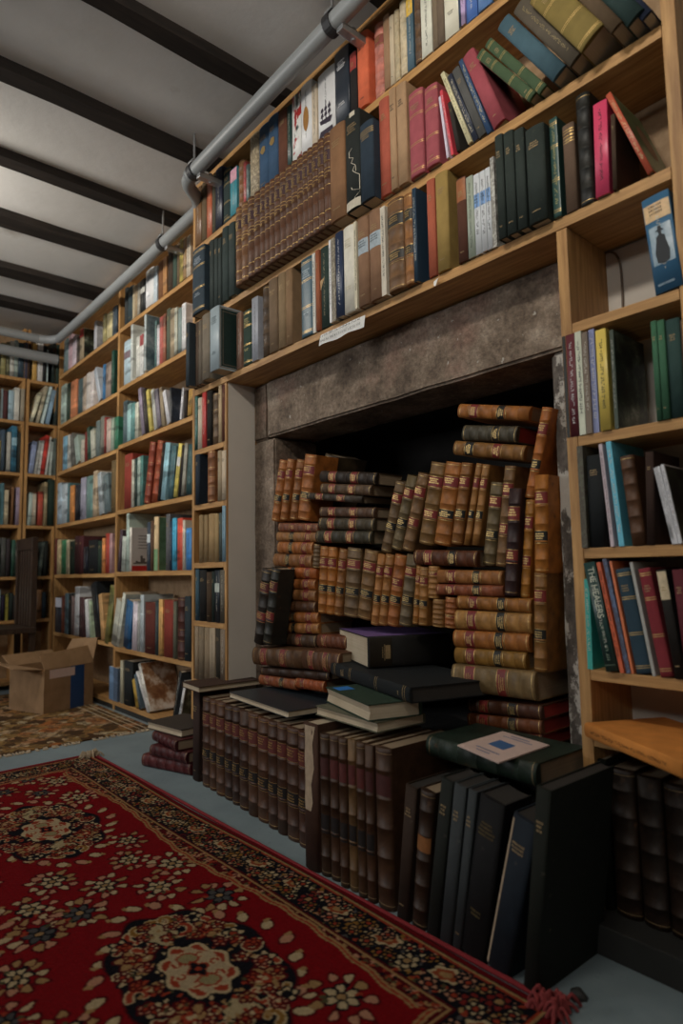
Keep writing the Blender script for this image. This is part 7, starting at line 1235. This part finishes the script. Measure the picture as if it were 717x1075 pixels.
# ------------------------------------------------------------------ bookcases
bc = tag(empty('bookcase', (-1.55, 1.36, 0)), 'built-in pine bookcase framing the fireplace, with full-width upper shelves', 'bookcase', None)
def part(name, x0, x1, y0, y1, z0, z1, mat, root, lab=None, bev=.0015):
    o = bx(name, x0, x1, y0, y1, z0, z1, mat, None, bev); o.parent = root
    o.location = Vector(o.location)-Vector(root.location)
    if lab: o['label'] = lab
    return o
part('side_panel', -2.608, -2.588, 1.36, 1.56, 0, 2.62, 'pine_z', bc)
part('side_panel', -.497, -.468, 1.36, 1.56, 0, 2.62, 'pine_z', bc)
tag(part('side_panel', -2.331, -2.306, 1.36, 1.556, 0, 1.606, 'pine_z', bc), 'panel beside the left jamb')
part('painted_face', -2.3055, -2.3035, 1.368, 1.50, 0, 1.606, 'panel_paint', bc, 'grey painted face of the left column', 0)
part('side_panel', -.765, -.738, 1.36, 1.556, .06, 1.606, 'pine_z', bc)
for z in (2.316, 1.957, 1.636): part('shelf', -2.587, -.498, 1.36, 1.55, z-.028, z-.0005, 'pine_x', bc)
part('top_board', -2.61, -.468, 1.36, 1.56, 2.597, 2.62, 'pine_x', bc)
for z in (1.356, 1.106, .849, .596, .345): part('shelf', -2.587, -2.332, 1.36, 1.54, z-.024, z-.0005, 'pine_x', bc)
for z in (1.369, 1.101, .843, .573, .43): part('shelf', -.737, -.498, 1.36, 1.54, z-.024, z-.0005, 'pine_x', bc)
part('back_panel', -2.60, -.47, 1.551, 1.565, 1.61, 2.60, 'chipboard', bc)
part('back_panel', -2.60, -2.31, 1.551, 1.565, 0, 1.6, 'chipboard', bc)
tag(part('back_panel', -.76, -.47, 1.551, 1.565, 0, 1.6, 'panel_paint', bc), 'off-white wall board behind the right column')
part('plinth', -.765, -.40, 1.305, 1.54, 0, .061, 'plinth_paint', bc, 'black painted plinth', .003)

lb = tag(empty('bookcase', (-3.8, 1.5, 0)), 'two-bay pine bookcase along the wall left of the fireplace', 'bookcase')
for x0, x1 in ((-5.06, -5.035), (-3.872, -3.845), (-2.635, -2.612)): part('side_panel', x0, x1, 1.5, 1.72, 0, 2.70, 'pine_z', lb)
for z in (2.345, 1.963, 1.6, 1.195, .82, .372, .055): part('shelf', -3.844, -2.636, 1.5, 1.705, z-.026, z-.0005, 'pine_x', lb)
for z in (2.336, 1.948, 1.584, 1.186, .814, .392, .055): part('shelf', -5.034, -3.873, 1.5, 1.705, z-.026, z-.0005, 'pine_x', lb)
part('top_board', -5.034, -3.873, 1.5, 1.705, 2.675, 2.70, 'pine_x', lb); part('top_board', -3.844, -2.636, 1.5, 1.705, 2.675, 2.70, 'pine_x', lb)
part('plinth', -5.03, -2.64, 1.505, 1.53, 0, .028, 'plinth_paint', lb, 'black plinth', 0)
part('back_panel', -5.05, -2.62, 1.706, 1.716, 0, 2.69, 'chipboard', lb)
for y0, y1, lab in ((.35, 1.262, 'pine bookcase on the end wall, cut off by the left edge of the photo'), (1.272, 1.494, 'narrow pine bookcase on the end wall, tucked into the corner')):
    eb = tag(empty('bookcase', (-5.05, y0, 0)), lab, 'bookcase')
    part('side_panel', -5.26, -5.05, y0, y0+.02, 0, 2.66, 'pine_z', eb); part('side_panel', -5.26, -5.05, y1-.02, y1, 0, 2.66, 'pine_z', eb)
    for z in (2.277, 1.951, 1.564, 1.1785, .804, .4925, .06): part('shelf', -5.25, -5.05, y0+.0205, y1-.0205, z-.024, z-.0005, 'pine_x', eb)
    part('back_panel', -5.27, -5.261, y0, y1, 0, 2.66, 'chipboard', eb)

# ------------------------------------------------------------------ pipes along the ceiling
def pipe(name, pts, r, label, clamps):
    o = MB(); o.tube(pts, r, 20); root = tag(empty(name, pts[0]), label, 'pipe', 'grey heating pipes under the ceiling')
    m_ = o.build('pipe_run', 'pipe_grey'); m_.parent = root; m_.location = -Vector(root.location)
    for c, ax, rod in clamps:
        k = MB(); c = Vector(c); n_ = 22; vs = []; fs = []; w = .016
        a = Vector(ax).normalized(); u = a.cross(Vector((0, 0, 1))).normalized(); v = a.cross(u)
        for s_ in (-w, w):
            for rr in (r+.001, r+.006):
                for i in range(n_): vs.append(c+a*s_+(u*math.cos(2*math.pi*i/n_)+v*math.sin(2*math.pi*i/n_))*rr)
        for i in range(n_):
            j = (i+1) % n_
            fs += [(n_+i, n_+j, 3*n_+j, 3*n_+i), (i, 2*n_+i, 2*n_+j, j), (i, j, n_+j, n_+i), (2*n_+i, 3*n_+i, 3*n_+j, 2*n_+j)]
        k.add(vs, fs)
        cl = k.build('clamp', 'clamp_metal', root); cl.location = -Vector(root.location)
        k = MB(); zt = 2.722
        k.box(c.x+.02, c.x+.05, c.y+r-.03, c.y+r+.085, c.z-.045, c.z-.02, 0, .003); k.tube([(c.x+.035, c.y+r+.03, c.z-.05), (c.x+.035, c.y+r+.03, c.z-.005)], .009, 6); k.tube([c+Vector((0, 0, r)), (c.x, c.y, zt)], .005, 8)
        k.box(c.x-.02, c.x+.02, c.y-.02, c.y+.02, c.z+r+.006, c.z+r+.014, 0, .001)
        q = k.build('hanger_rod', 'zinc', cl)
    return root
u0 = smooth_path([(1.2, 1.25, 2.635), (-.2, 1.25, 2.60), (-1.46, 1.25, 2.57), (-2.34, 1.25, 2.548), (-2.43, 1.252, 2.545), (-2.49, 1.275, 2.542), (-2.55, 1.345, 2.538), (-2.62, 1.392, 2.536), (-2.74, 1.40, 2.535), (-3.5, 1.40, 2.525), (-4.62, 1.40, 2.524), (-4.76, 1.385, 2.524), (-4.82, 1.31, 2.523), (-4.83, 1.15, 2.523), (-4.83, .0, 2.523), (-4.83, -3.0, 2.53)], 8)
pipe('ceiling_pipe', u0, .0295, 'fat grey pipe running under the ceiling beams, with a jog above the corner', [((-1.45, 1.25, 2.5703), (1, 0, 0), 1), ((-2.39, 1.2505, 2.5465), (1, 0, 0), 1), ((-3.02, 1.40, 2.5315), (1, 0, 0), 1)])
pipe('ceiling_pipe', [(-4.97, 1.46, 2.44), (-4.97, .6, 2.44), (-4.97, -3.0, 2.445)], .038, 'lower grey pipe along the end wall above the corner bookcase', [((-4.97, .4, 2.44), (0, 1, 0), 1)])

# ------------------------------------------------------------------ Persian rug
def rug():
    W_, H_ = 2.29, 1.42; st = .003; nx, ny = int(W_/st)+1, int(H_/st)+1
    p = np.linspace(0, W_, nx); q = np.linspace(-H_, 0, ny); A = np.zeros((ny, nx, 3)); rs = np.random.RandomState(3)
    def C(h): return np.array(hexc(h)[:3])
    RED, DRED, NAVY, CREAM, TAN, BRICK, ROSE, OLIVE, GREY, OCHRE = [C(h) for h in ('900c16', '600a12', '17151c', 'd8c094', 'b89260', 'b0442a', 'd09878', '5c5838', '5a5856', 'a07434')]
    A[:] = RED
    PP, QQ = np.meshgrid(p, q)
    A *= (1+.10*(rs.rand(ny)[:, None]-.5))[:, :, None]
    def win(cx, cy, r):
        i0, i1 = np.searchsorted(p, [cx-r, cx+r]); j0, j1 = np.searchsorted(q, [cy-r, cy+r])
        return slice(j0, j1), slice(i0, i1)
    def blob(cx, cy, a, b_, col_, ang=0, wob=.18, k=3, out=None):
        r = max(a, b_)*1.5+.006; sl = win(cx, cy, r); x = PP[sl]-cx; y = QQ[sl]-cy
        if x.size == 0: return
        c_, s_ = math.cos(ang), math.sin(ang); u = (x*c_+y*s_)/a; v = (-x*s_+y*c_)/b_
        rr = np.hypot(u, v); th = np.arctan2(v, u); f = rr/(1+wob*np.sin(k*th+rs.rand()*6)*1.0)
        if out is not None: A[sl][f < 1+.0045/min(a, b_)] = out
        A[sl][f < 1] = col_
    def flower(cx, cy, r, n_, col_, mid, out=NAVY, ang0=0.):
        for i in range(n_):
            t = ang0+2*math.pi*i/n_; blob(cx+r*.62*math.cos(t), cy+r*.62*math.sin(t), r*.42, r*.3, col_, t, .08, 2, out)
        blob(cx, cy, r*.34, r*.34, mid, 0, .05, 4, out)
    def scroll(cx, cy, r, a0, a1, w, col_, out=CREAM):
        for ww, cc in ((w+.004, out), (w, col_)):
            for t in np.linspace(a0, a1, 26):
                k = (t-a0)/(a1-a0); rr = r*(1-.55*k); blob(cx+rr*math.cos(t), cy+rr*math.sin(t)*.8, ww*(1-.35*k), ww*(1-.35*k), cc, 0, 0, 1)
    def bouquet(cx, cy, s=1.):
        kind = rs.rand(); ps = [CREAM, ROSE, TAN]
        n_ = rs.randint(9, 13)
        for i in range(n_):
            t = 2*math.pi*i/n_+rs.rand()*.3; r = s*(.052+.016*rs.rand()); 
            blob(cx+r*math.cos(t), cy+r*math.sin(t)*.8, s*rs.uniform(.009, .015), s*rs.uniform(.007, .011), ps[rs.randint(3)], t, .15, 3, DRED)
        m_ = [GREY, OLIVE, CREAM][0 if kind < .4 else 1 if kind < .45 else 2]
        for i in range(6):
            t = 2*math.pi*i/6+.3; blob(cx+s*.023*math.cos(t), cy+s*.019*math.sin(t), s*.0115, s*.008, m_, t, .1, 3, NAVY)
        blob(cx, cy, s*.008, s*.008, TAN, 0, 0, 1, NAVY)
        for i in range(5):
            t = rs.rand()*6.28; blob(cx+s*.036*math.cos(t), cy+s*.03*math.sin(t), s*.007, s*.005, [BRICK, NAVY, OLIVE][rs.randint(3)], t, .1)
    def medallion(cx, cy):
        for i in range(26):
            t = 2*math.pi*i/26; k = 1+.10*math.cos(4*t)
            x, y = cx+.285*k*math.cos(t), cy+.178*k*math.sin(t)
            blob(x, y, .018, .012, CREAM if i % 3 else ROSE, t+.5, .1, 2, DRED)
            blob(x+.02*math.cos(t+.9), y+.02*math.sin(t+.9), .009, .006, TAN, t, .1)
        blob(cx, cy, .25, .152, NAVY, 0, .06, 8, DRED)
        for i in range(16):
            t = 2*math.pi*i/16; scroll(cx+.205*math.cos(t), cy+.122*math.sin(t), .026, t, t+4.2*(1 if i % 2 else -1), .0062, [BRICK, C('8a3020'), OCHRE][i % 3])
        for sx in (-1, 1):
            for sy in (-1, 1):
                flower(cx+sx*.118, cy+sy*.082, .036, 6, TAN, BRICK, DRED); blob(cx+sx*.118, cy+sy*.082, .016, .014, BRICK, 0, .2, 5); blob(cx+sx*.118, cy+sy*.082, .006, .006, CREAM)
                scroll(cx+sx*.16, cy+sy*.045, .03, sx*1.2, sx*1.2+5, .007, BRICK)
                flower(cx+sx*.06, cy+sy*.118, .022, 5, CREAM, BRICK); flower(cx+sx*.185, cy+sy*.085, .02, 5, CREAM, NAVY)
            blob(cx+sx*.165, cy, .044, .03, C('c8b488'), 0, .14, 4, NAVY)
            for sy in (-1, 1): scroll(cx+sx*.215, cy+sy*.03, .022, 0, 4.5*sy, .006, OCHRE)
        for i in range(34):
            t = 2*math.pi*i/34+.1; r = (.80, .62, .93)[i % 3]; flower(cx+.235*r*math.cos(t), cy+.143*r*math.sin(t), .0135, 5, [C('b85a34'), TAN, ROSE, CREAM][i % 4], BRICK, DRED)
        for i in range(150):
            t = rs.rand()*6.28; r = rs.rand()**.5; blob(cx+.22*r*math.cos(t), cy+.13*r*math.sin(t), .006, .004, [TAN, BRICK, CREAM, OLIVE][rs.randint(4)], t, .1)
        blob(cx, cy, .098, .066, CREAM, 0, .09, 8, NAVY); blob(cx, cy, .088, .058, BRICK, 0, .10, 8); blob(cx, cy, .079, .051, C('cdb690'), 0, .10, 8)
        for i in range(8):
            t = 2*math.pi*i/8; scroll(cx+.055*math.cos(t), cy+.036*math.sin(t), .012, t, t+4, .003, BRICK, CREAM)
        for sx in (-1, 1): blob(cx+sx*.045, cy, .019, .016, C('a89c70'), .7, .05, 4, BRICK)
        blob(cx, cy, .022, .016, NAVY, 0, .25, 4, BRICK); blob(cx, cy, .008, .006, BRICK)
    meds = [(.757+.967*i, -.425) for i in range(-1, 3)]+[(1.24+.967*i, -.86) for i in range(-2, 3)]+[(.757+.967*i, -1.295) for i in range(-1, 3)]
    base = [(-2.075,.885),(-1.942,.804),(-1.812,.751),(-1.708,.827),(-1.713,.643),(-1.608,.741),(-1.828,.55),(-1.718,.468),(-1.62,.548),(-1.465,.83),(-1.30,.855),(-1.49,.42),(-1.958,.46),(-1.22,.40),(-1.08,.84),(-1.36,.33),(-2.2,.44)]
    done = []
    for bx_, by_ in base:
        for k in range(-2, 3):
            for off, dy in ((0, 0), (.4835, -.435)):
                bpx, bqy = bx_+2.96+k*.967+off, by_-1.073+dy
                if any(((bpx-mx)/.33)**2+((bqy-my)/.22)**2 < 1 for mx, my in meds): continue
                if any(math.hypot(bpx-a_, bqy-b2) < .098 for a_, b2 in done): continue
                if .17 < bpx < W_-.17 and -H_ < bqy < -.2: done.append((bpx, bqy)); bouquet(bpx, bqy, rs.uniform(.85, 1.1))
    for mx, my in meds:
        if -.3 < mx < W_+.3: medallion(mx, my)
    # borders: function of distance to the nearest edge
    D = np.minimum(np.minimum(-QQ, PP), W_-PP); along = np.where(-QQ < np.minimum(PP, W_-PP), PP, QQ)
    arch = .150+.020+.030*(.5+.5*np.cos(2*np.pi*(along-1.24)/.967))+.003*np.sin(along*60)
    A[D < arch] = DRED
    A[(D > arch-.016) & (D < arch)] = TAN; A[(D > arch-.010) & (D < arch-.005)] = BRICK
    for i in range(1700):
        x, y = (rs.rand()*W_, -.150-rs.rand()*.045) if rs.rand() < .62 else ((.15+rs.rand()*.045) if rs.rand() < .5 else W_-.15-rs.rand()*.045, -rs.rand()*H_)
        j = np.searchsorted(q, y); i_ = min(nx-1, np.searchsorted(p, x)); j = min(ny-1, j)
        if D[j, i_] < arch[j, i_]-.02: blob(x, y, .006, .004, [TAN, BRICK, NAVY, OLIVE, ROSE][rs.randint(5)], rs.rand()*3, .15)
    A[D < .150] = NAVY
    A[(D > .143) & (D < .150)] = TAN; A[(D > .136) & (D < .143)] = DRED
    A[(D > .022) & (D < .028)] = TAN; A[(D > .028) & (D < .034)] = BRICK
    def bpos(s, dd):   # walk along the visible edges
        if s < W_-.06: return s, -dd
        s -= W_-.06
        return (dd, -s-.06) if s < H_ else (W_-dd, -(s-H_)-.06)
    tot = W_-.06+2*H_; s = .085
    for i in range(3600):
        x, y = bpos(rs.rand()*tot, .038+rs.rand()*.094)
        blob(x, y, rs.uniform(.004, .0105), rs.uniform(.003, .006), [CREAM, TAN, BRICK, OLIVE, OCHRE, GREY, ROSE, DRED, NAVY, NAVY][rs.randint(10)], rs.rand()*3, .2)
    i = 0
    while s < tot:
        x, y = bpos(s, .085+(.012 if i % 2 else -.012))
        if i % 2 == 0:
            blob(x, y, .034, .024, CREAM, .3, .14, 6, NAVY); blob(x, y, .026, .017, C('a8502c'), .3, .12, 6); blob(x, y, .014, .009, TAN, .3, .1); 
        else: flower(x, y, .024, 6, [OCHRE, C('8a2a24'), CREAM][i % 3], TAN)
        for k in range(4):
            xx, yy = bpos(s+rs.uniform(-.04, .05), [.052, .118, .06, .11][k]); flower(xx, yy, rs.uniform(.013, .019), 5, [CREAM, TAN, ROSE, OCHRE][rs.randint(4)], BRICK)
        s += .083; i += 1
    A[D < .020] = C('7a1018')
    A *= (.56*(1+.22*(rs.rand(ny, nx)-.5)))[:, :, None]
    vz = .007+.0015*rs.rand(ny, nx)*(D > .02); vz[(D < .004)] = .002
    # the edge wavers a little where it lies against the books
    QW = QQ+.006*np.sin(PP*5.1)*np.clip(1+QQ/.4, 0, 1)
    V = np.stack([PP, QW, vz], -1).reshape(-1, 3)
    ii = np.arange(nx*ny).reshape(ny, nx); Fq = np.stack([ii[:-1, :-1], ii[:-1, 1:], ii[1:, 1:], ii[1:, :-1]], -1).reshape(-1, 4)
    me = bpy.data.meshes.new('pile'); me.vertices.add(len(V)); me.vertices.foreach_set('co', V.ravel())
    me.loops.add(Fq.size); me.loops.foreach_set('vertex_index', Fq.ravel().astype(np.int32))
    me.polygons.add(len(Fq)); me.polygons.foreach_set('loop_start', np.arange(0, Fq.size, 4, dtype=np.int32)); me.polygons.foreach_set('loop_total', np.full(len(Fq), 4, np.int32))
    me.polygons.foreach_set('use_smooth', np.ones(len(Fq), bool)); me.update()
    at = me.attributes.new('knots', 'FLOAT_COLOR', 'POINT'); at.data.foreach_set('color', np.concatenate([np.clip(A, 0, 1), np.ones((ny, nx, 1))], -1).reshape(-1).astype(np.float32))
    me.materials.append(MATS['rug_pile'])
    root = tag(empty('rug', (-2.96, 1.062, 0), (0, 0, R(.75))), 'large red Persian rug with cream medallions and dark floral border', 'rug')
    link(bpy.data.objects.new('pile', me), root)
    b = MB(); b.tube([(0, .003, .005), (.8, .004, .005), (1.6, .001, .005), (W_, .003, .005)], .0055, 8); b.build('bound_edge', 'rug_edge', root)
    b = MB(); b.tube([(-.003, 0, .005), (-.003, -H_, .005)], .0055, 8); b.build('bound_edge', 'rug_edge', root)
    for cx, cy, mt, sx in ((.0, .0, 'fringe_wool', -1), (W_, .0, 'fringe_red', 1)):
        b = MB(); rr = random.Random(int(cx*10)+2)
        for k in range(38):
            x0, y0 = cx-sx*rr.uniform(0, .05), cy-rr.uniform(-.012, .045); a_ = rr.uniform(0, 6.28); L_ = rr.uniform(.012, .035)
            pts = [(x0, y0, .008), (x0+L_*.4*math.cos(a_), y0+L_*.4*math.sin(a_), .008+rr.uniform(.008, .022)), (x0+L_*math.cos(a_), y0+L_*math.sin(a_), .004)]
            b.tube(smooth_path(pts, 3), .0035, 6)
        b.build('tassel', mt, root)
    b = MB(); rr = random.Random(4)
    for k in range(150):
        yy = -rr.uniform(.05, H_); b.tube([(0, yy, .004), (-.012, yy+rr.uniform(-.006, .006), .004), (-.022, yy+rr.uniform(-.01, .01), .002)], .0018, 5)
    tag(b.build('fringe', 'fringe_wool', root), kind='stuff')
rug()
# brown rug in the corner
b = MB(); n_ = 20
b.box(-4.85, -3.235, .1, 1.47, .0, .008, 0, .002)
r2 = tag(empty('rug', (-4.0, .8, 0)), 'worn brown and orange patterned rug under the cardboard box', 'rug')
o = b.build('pile', 'brown_rug'); o.parent = r2; o.location = (4.0, -.8, 0)
b = MB(); rr = random.Random(9)
for k in range(170):
    yy = rr.uniform(.12, 1.46); b.tube([(-3.236, yy, .005), (-3.222, yy+rr.uniform(-.006, .006), .004), (-3.205, yy+rr.uniform(-.012, .012), .002)], .0028, 5)
o = b.build('fringe', 'fringe_wool'); o.parent = r2; o.location = (4.0, -.8, 0); tag(o, kind='stuff')
b = MB()
for x0, x1, y0, y1 in ((-4.84, -3.24, 1.43, 1.437), (-4.84, -3.24, 1.40, 1.404), (-4.84, -3.24, 1.36, 1.366)): b.box(x0, x1, y0, y1, .0075, .0092)
o = b.build('border_stripe', 'fringe_wool'); o.parent = r2; o.location = (4.0, -.8, 0)

# ------------------------------------------------------------------ cardboard box
bo = tag(empty('cardboard_box', (-3.98, 1.14, .009), (0, 0, R(109))), 'open cardboard box with blue tape and white label on the brown rug', 'box')
Lx, Ly, Hb, tk = .34, .33, .25, .004     # local x runs along the taped face, local y back into the box
b = MB()
for a in ((0, Lx, 0, tk, 0, Hb), (0, Lx, Ly-tk, Ly, 0, Hb), (0, tk, tk, Ly-tk, 0, Hb), (Lx-tk, Lx, tk, Ly-tk, 0, Hb), (tk, Lx-tk, tk, Ly-tk, 0, tk)): b.box(*a)
b.build('carton', 'cardboard', bo)
def flap(pts, name='flap'):
    b = MB(); v = [Vector(p) for p in pts]; n = (v[1]-v[0]).cross(v[2]-v[0]).normalized()*.004
    b.add([*v, *[p+n for p in v]], [(3, 2, 1, 0), (4, 5, 6, 7), (0, 1, 5, 4), (1, 2, 6, 5), (2, 3, 7, 6), (3, 0, 4, 7)]); return b.build(name, 'cardboard', bo)
flap([(0, .002, Hb), (Lx, .002, Hb), (Lx-.01, .05, Hb+.105), (-.005, .045, Hb+.085)])
flap([(Lx, .01, Hb), (Lx, Ly-.01, Hb), (Lx+.06, Ly-.04, Hb+.13), (Lx+.05, .03, Hb+.15)])
flap([(0, .01, Hb), (0, Ly-.01, Hb), (-.15, Ly-.05, Hb+.05), (-.16, .05, Hb+.02)])
flap([(0, Ly, Hb), (Lx, Ly, Hb), (Lx, Ly+.09, Hb+.06), (0, Ly+.09, Hb+.06)])
b = MB(); b.box(Lx*.52, Lx*.80, -.0012, -.0002, .0, Hb); tag(b.build('tape', 'blue_tape', bo), 'wide dark blue tape')
b = MB(); b.box(Lx*.1, Lx*.6, -.0022, -.0013, Hb*.78, Hb*.98); b.build('address_label', 'pink_paper', bo)
b = MB()
for k, (a, w) in enumerate(((.05, .03), (.12, .025), (.20, .03), (.26, .02))): b.box(a, a+w, .08, .08+.24, .01, .19+.015*(k % 2))
tag(b.build('contents', 'old_pages', bo), 'papers packed in the box')

# ------------------------------------------------------------------ dark chair in the far corner
ch = tag(empty('chair', (-4.66, 1.0, 0)), 'dark wooden slat-back chair in the far left corner', 'chair')
def cp(name, x0, x1, y0, y1, z0, z1): return bx(name, x0, x1, y0, y1, z0, z1, 'dark_wood', ch, .004)
cp('seat', -.21, .21, -.24, .22, .44, .475)
for sx in (-.19, .155): cp('leg', sx, sx+.036, -.225, -.19, .009, .44)
for sx in (-.195, .16): cp('leg', sx, sx+.036, .185, .222, .009, 1.06)
cp('top_rail', -.158, .159, .19, .215, .98, 1.06)
for k in range(5): cp('slat', -.13+.062*k, -.095+.062*k, .195, .21, .476, .98)
cp('stretcher', -.16, .16, .195, .21, .2, .23); cp('apron', -.155, .155, -.22, -.2, .38, .44)

# ------------------------------------------------------------------ small things
# paper notice hanging from the mantel shelf, scribbled over
t_ = tag(empty('price_tag', (-1.66, 1.353, 1.616)), 'white paper strip with scribbled handwriting hanging from the mantel shelf edge', 'paper note')
b = MB(); n_ = 12
vs = []
for i in range(n_+1):
    x = .226*i/n_; yy = -.004-.003*math.sin(i*.9); vs += [(x, yy-.006, -.042+.004*math.sin(i)*.3), (x, yy*.4, -.001)]
b.add(vs, [(2*i, 2*i+2, 2*i+3, 2*i+1) for i in range(n_)]); b.add([(a_, c_+.0006, d_) for a_, c_, d_ in vs], [(2*i+1, 2*i+3, 2*i+2, 2*i) for i in range(n_)])
b.build('paper', 'white_paper', t_)
b = MB(); rr = random.Random(5)
for row_ in range(2):
    x = .008
    while x < .215:
        h_ = rr.uniform(.006, .011); z0 = -.018-.016*row_; yy = -.0145
        b.add([(x, yy, z0), (x+.0016, yy, z0), (x+.003, yy, z0+h_), (x+.0014, yy, z0+h_)], [(0, 1, 2, 3)])
        if rr.random() < .6: b.add([(x, yy, z0+h_*.5), (x+.006, yy, z0+h_*.4), (x+.006, yy, z0+h_*.4+.0014), (x, yy, z0+h_*.5+.0014)], [(0, 1, 2, 3)])
        x += rr.uniform(.004, .009)
b.build('handwriting', 'dark_ink', t_)
b = MB(); b.add([(0, 0, .008), (.02, -.004, .011), (.012, -.008, -.012), (.004, -.006, -.006)], [(0, 1, 2, 3)]); b.add([(0, .0008, .008), (.02, -.0032, .011), (.012, -.0072, -.012), (.004, -.0052, -.006)], [(3, 2, 1, 0)])
o = b.build('paper_scrap', 'white_paper'); o.location = (-1.145, 1.352, 1.611); tag(o, 'small torn scrap of white paper on the mantel shelf edge', 'paper scrap')
# cable in the empty compartment
b = MB(); b.tube(smooth_path([(-.736, 1.545, 1.602), (-.722, 1.545, 1.598), (-.708, 1.545, 1.585), (-.699, 1.545, 1.55), (-.699, 1.545, 1.47), (-.703, 1.545, 1.37)], 6), .0028, 8)
tag(b.build('cable', 'cable_grey'), 'thin brown cable on the back of the nearly empty compartment', 'cable')
# lump of dirt on the floor
b = MB(); rr = random.Random(1); vs = []; fs = []
for j in range(5):
    for i in range(9):
        t = 2*math.pi*i/9; f = j/4; r_ = .017*math.cos(f*1.4)*(1+.25*math.sin(i*2.1+j)); vs.append((r_*math.cos(t), r_*math.sin(t)*.9, .0005+.016*math.sin(f*1.5)))
for j in range(4):
    for i in range(9): fs.append((j*9+i, j*9+(i+1) % 9, (j+1)*9+(i+1) % 9, (j+1)*9+i))
fs.append(list(range(36, 45))); fs.append(list(range(9))[::-1]); b.add(vs, fs, 0, True)
o = b.build('dirt_lump', 'plinth_paint'); o.location = (-.682, 1.15, 0); tag(o, 'small black lump on the grey floor beside the rug corner', 'debris')
# pamphlet on the green folio
pz = .3885
pr = tag(empty('pamphlet', (-.987, 1.1965, pz+.001)), 'pinkish pamphlet with blue title box lying on the dark green folio', 'pamphlet')
P0 = [(0, 0), (.147, -.045), (.148, .150), (-.001, .180)]
b = MB(); b.add([(x, y, 0) for x, y in P0]+[(x, y, .003) for x, y in P0], [(3, 2, 1, 0), (4, 5, 6, 7), (0, 1, 5, 4), (1, 2, 6, 5), (2, 3, 7, 6), (3, 0, 4, 7)]); b.build('leaves', 'pink_paper', pr)
def pq(u, v):
    a0 = Vector(P0[0]).lerp(Vector(P0[1]), u); a1 = Vector(P0[3]).lerp(Vector(P0[2]), u); k = a0.lerp(a1, v); return (k.x, k.y, .0034)
b = MB(); b.add([pq(.30, .38), pq(.68, .36), pq(.68, .62), pq(.30, .64)], [(0, 1, 2, 3)]); b.build('title_box', 'blue_ink', pr)
b = MB()
for v0, u0_, u1_ in ((.80, .2, .8), (.88, .3, .7), (.18, .25, .75), (.10, .35, .65)):
    k = u0_
    while k < u1_: b.add([pq(k, v0), pq(k+.03, v0), pq(k+.03, v0+.03), pq(k, v0+.03)], [(0, 1, 2, 3)]); k += .045
b.build('lettering', 'blue_ink', pr)

# ------------------------------------------------------------------ light
def area(name, loc, target, sx, sy, power, colr):
    l_ = bpy.data.lights.new(name, 'AREA'); l_.shape = 'RECTANGLE'; l_.size = sx; l_.size_y = sy; l_.energy = power; l_.color = colr
    o = bpy.data.objects.new(name, l_); o.location = loc
    o.rotation_euler = (Vector(target)-Vector(loc)).to_track_quat('-Z', 'Y').to_euler(); link(o); return o
wd = bpy.data.worlds.new('world'); bpy.context.scene.world = wd; wd.use_nodes = True
wd.node_tree.nodes['Background'].inputs[0].default_value = (.85, .92, 1, 1); wd.node_tree.nodes['Background'].inputs[1].default_value = .008
# an unseen strip light by the ceiling behind the photographer, spotlights turned to the shelves, and an added uplight washing the ceiling from the left
area('rear_strip_light', (.2, -2.7, 2.6), (-1.2, 1.4, 1.6), 1.0, .35, 17, (1, .96, .90))
area('shelf_lamp', (-.65, .0, 2.5), (-1.05, 1.36, 2.2), .4, .12, 12, (1, .93, .82))
area('shelf_lamp', (-3.3, -.1, 2.5), (-3.8, 1.5, 2.1), .4, .12, 17, (1, .93, .82))
area('ceiling_uplight', (-4.6, -3.0, 1.7), (-3.4, .4, 2.72), 1.6, .8, 50, (.96, .98, 1))


# ------------------------------------------------------------------ camera
cam = bpy.data.cameras.new('camera'); co = bpy.data.objects.new('camera', cam); link(co)
cam.sensor_fit = 'HORIZONTAL'; cam.sensor_width = 24.0; cam.lens = 24.0*668.4654/717
cam.clip_start = .02
rot = Matrix(((0.652200, 0.081736, 0.753627), (0.757842, -0.047213, -0.650727), (-0.017607, 0.995535, -0.092736)))
co.matrix_world = Matrix.Translation((0, 0, .8)) @ rot.to_4x4()
cam.dof.use_dof = True; cam.dof.focus_distance = 2.1; cam.dof.aperture_fstop = 2.2
bpy.context.scene.camera = co
sc = bpy.context.scene
sc.view_settings.view_transform = 'Standard'; sc.view_settings.look = 'None'; sc.view_settings.gamma = 1; sc.view_settings.use_curve_mapping = False
sc.view_settings.exposure = 0
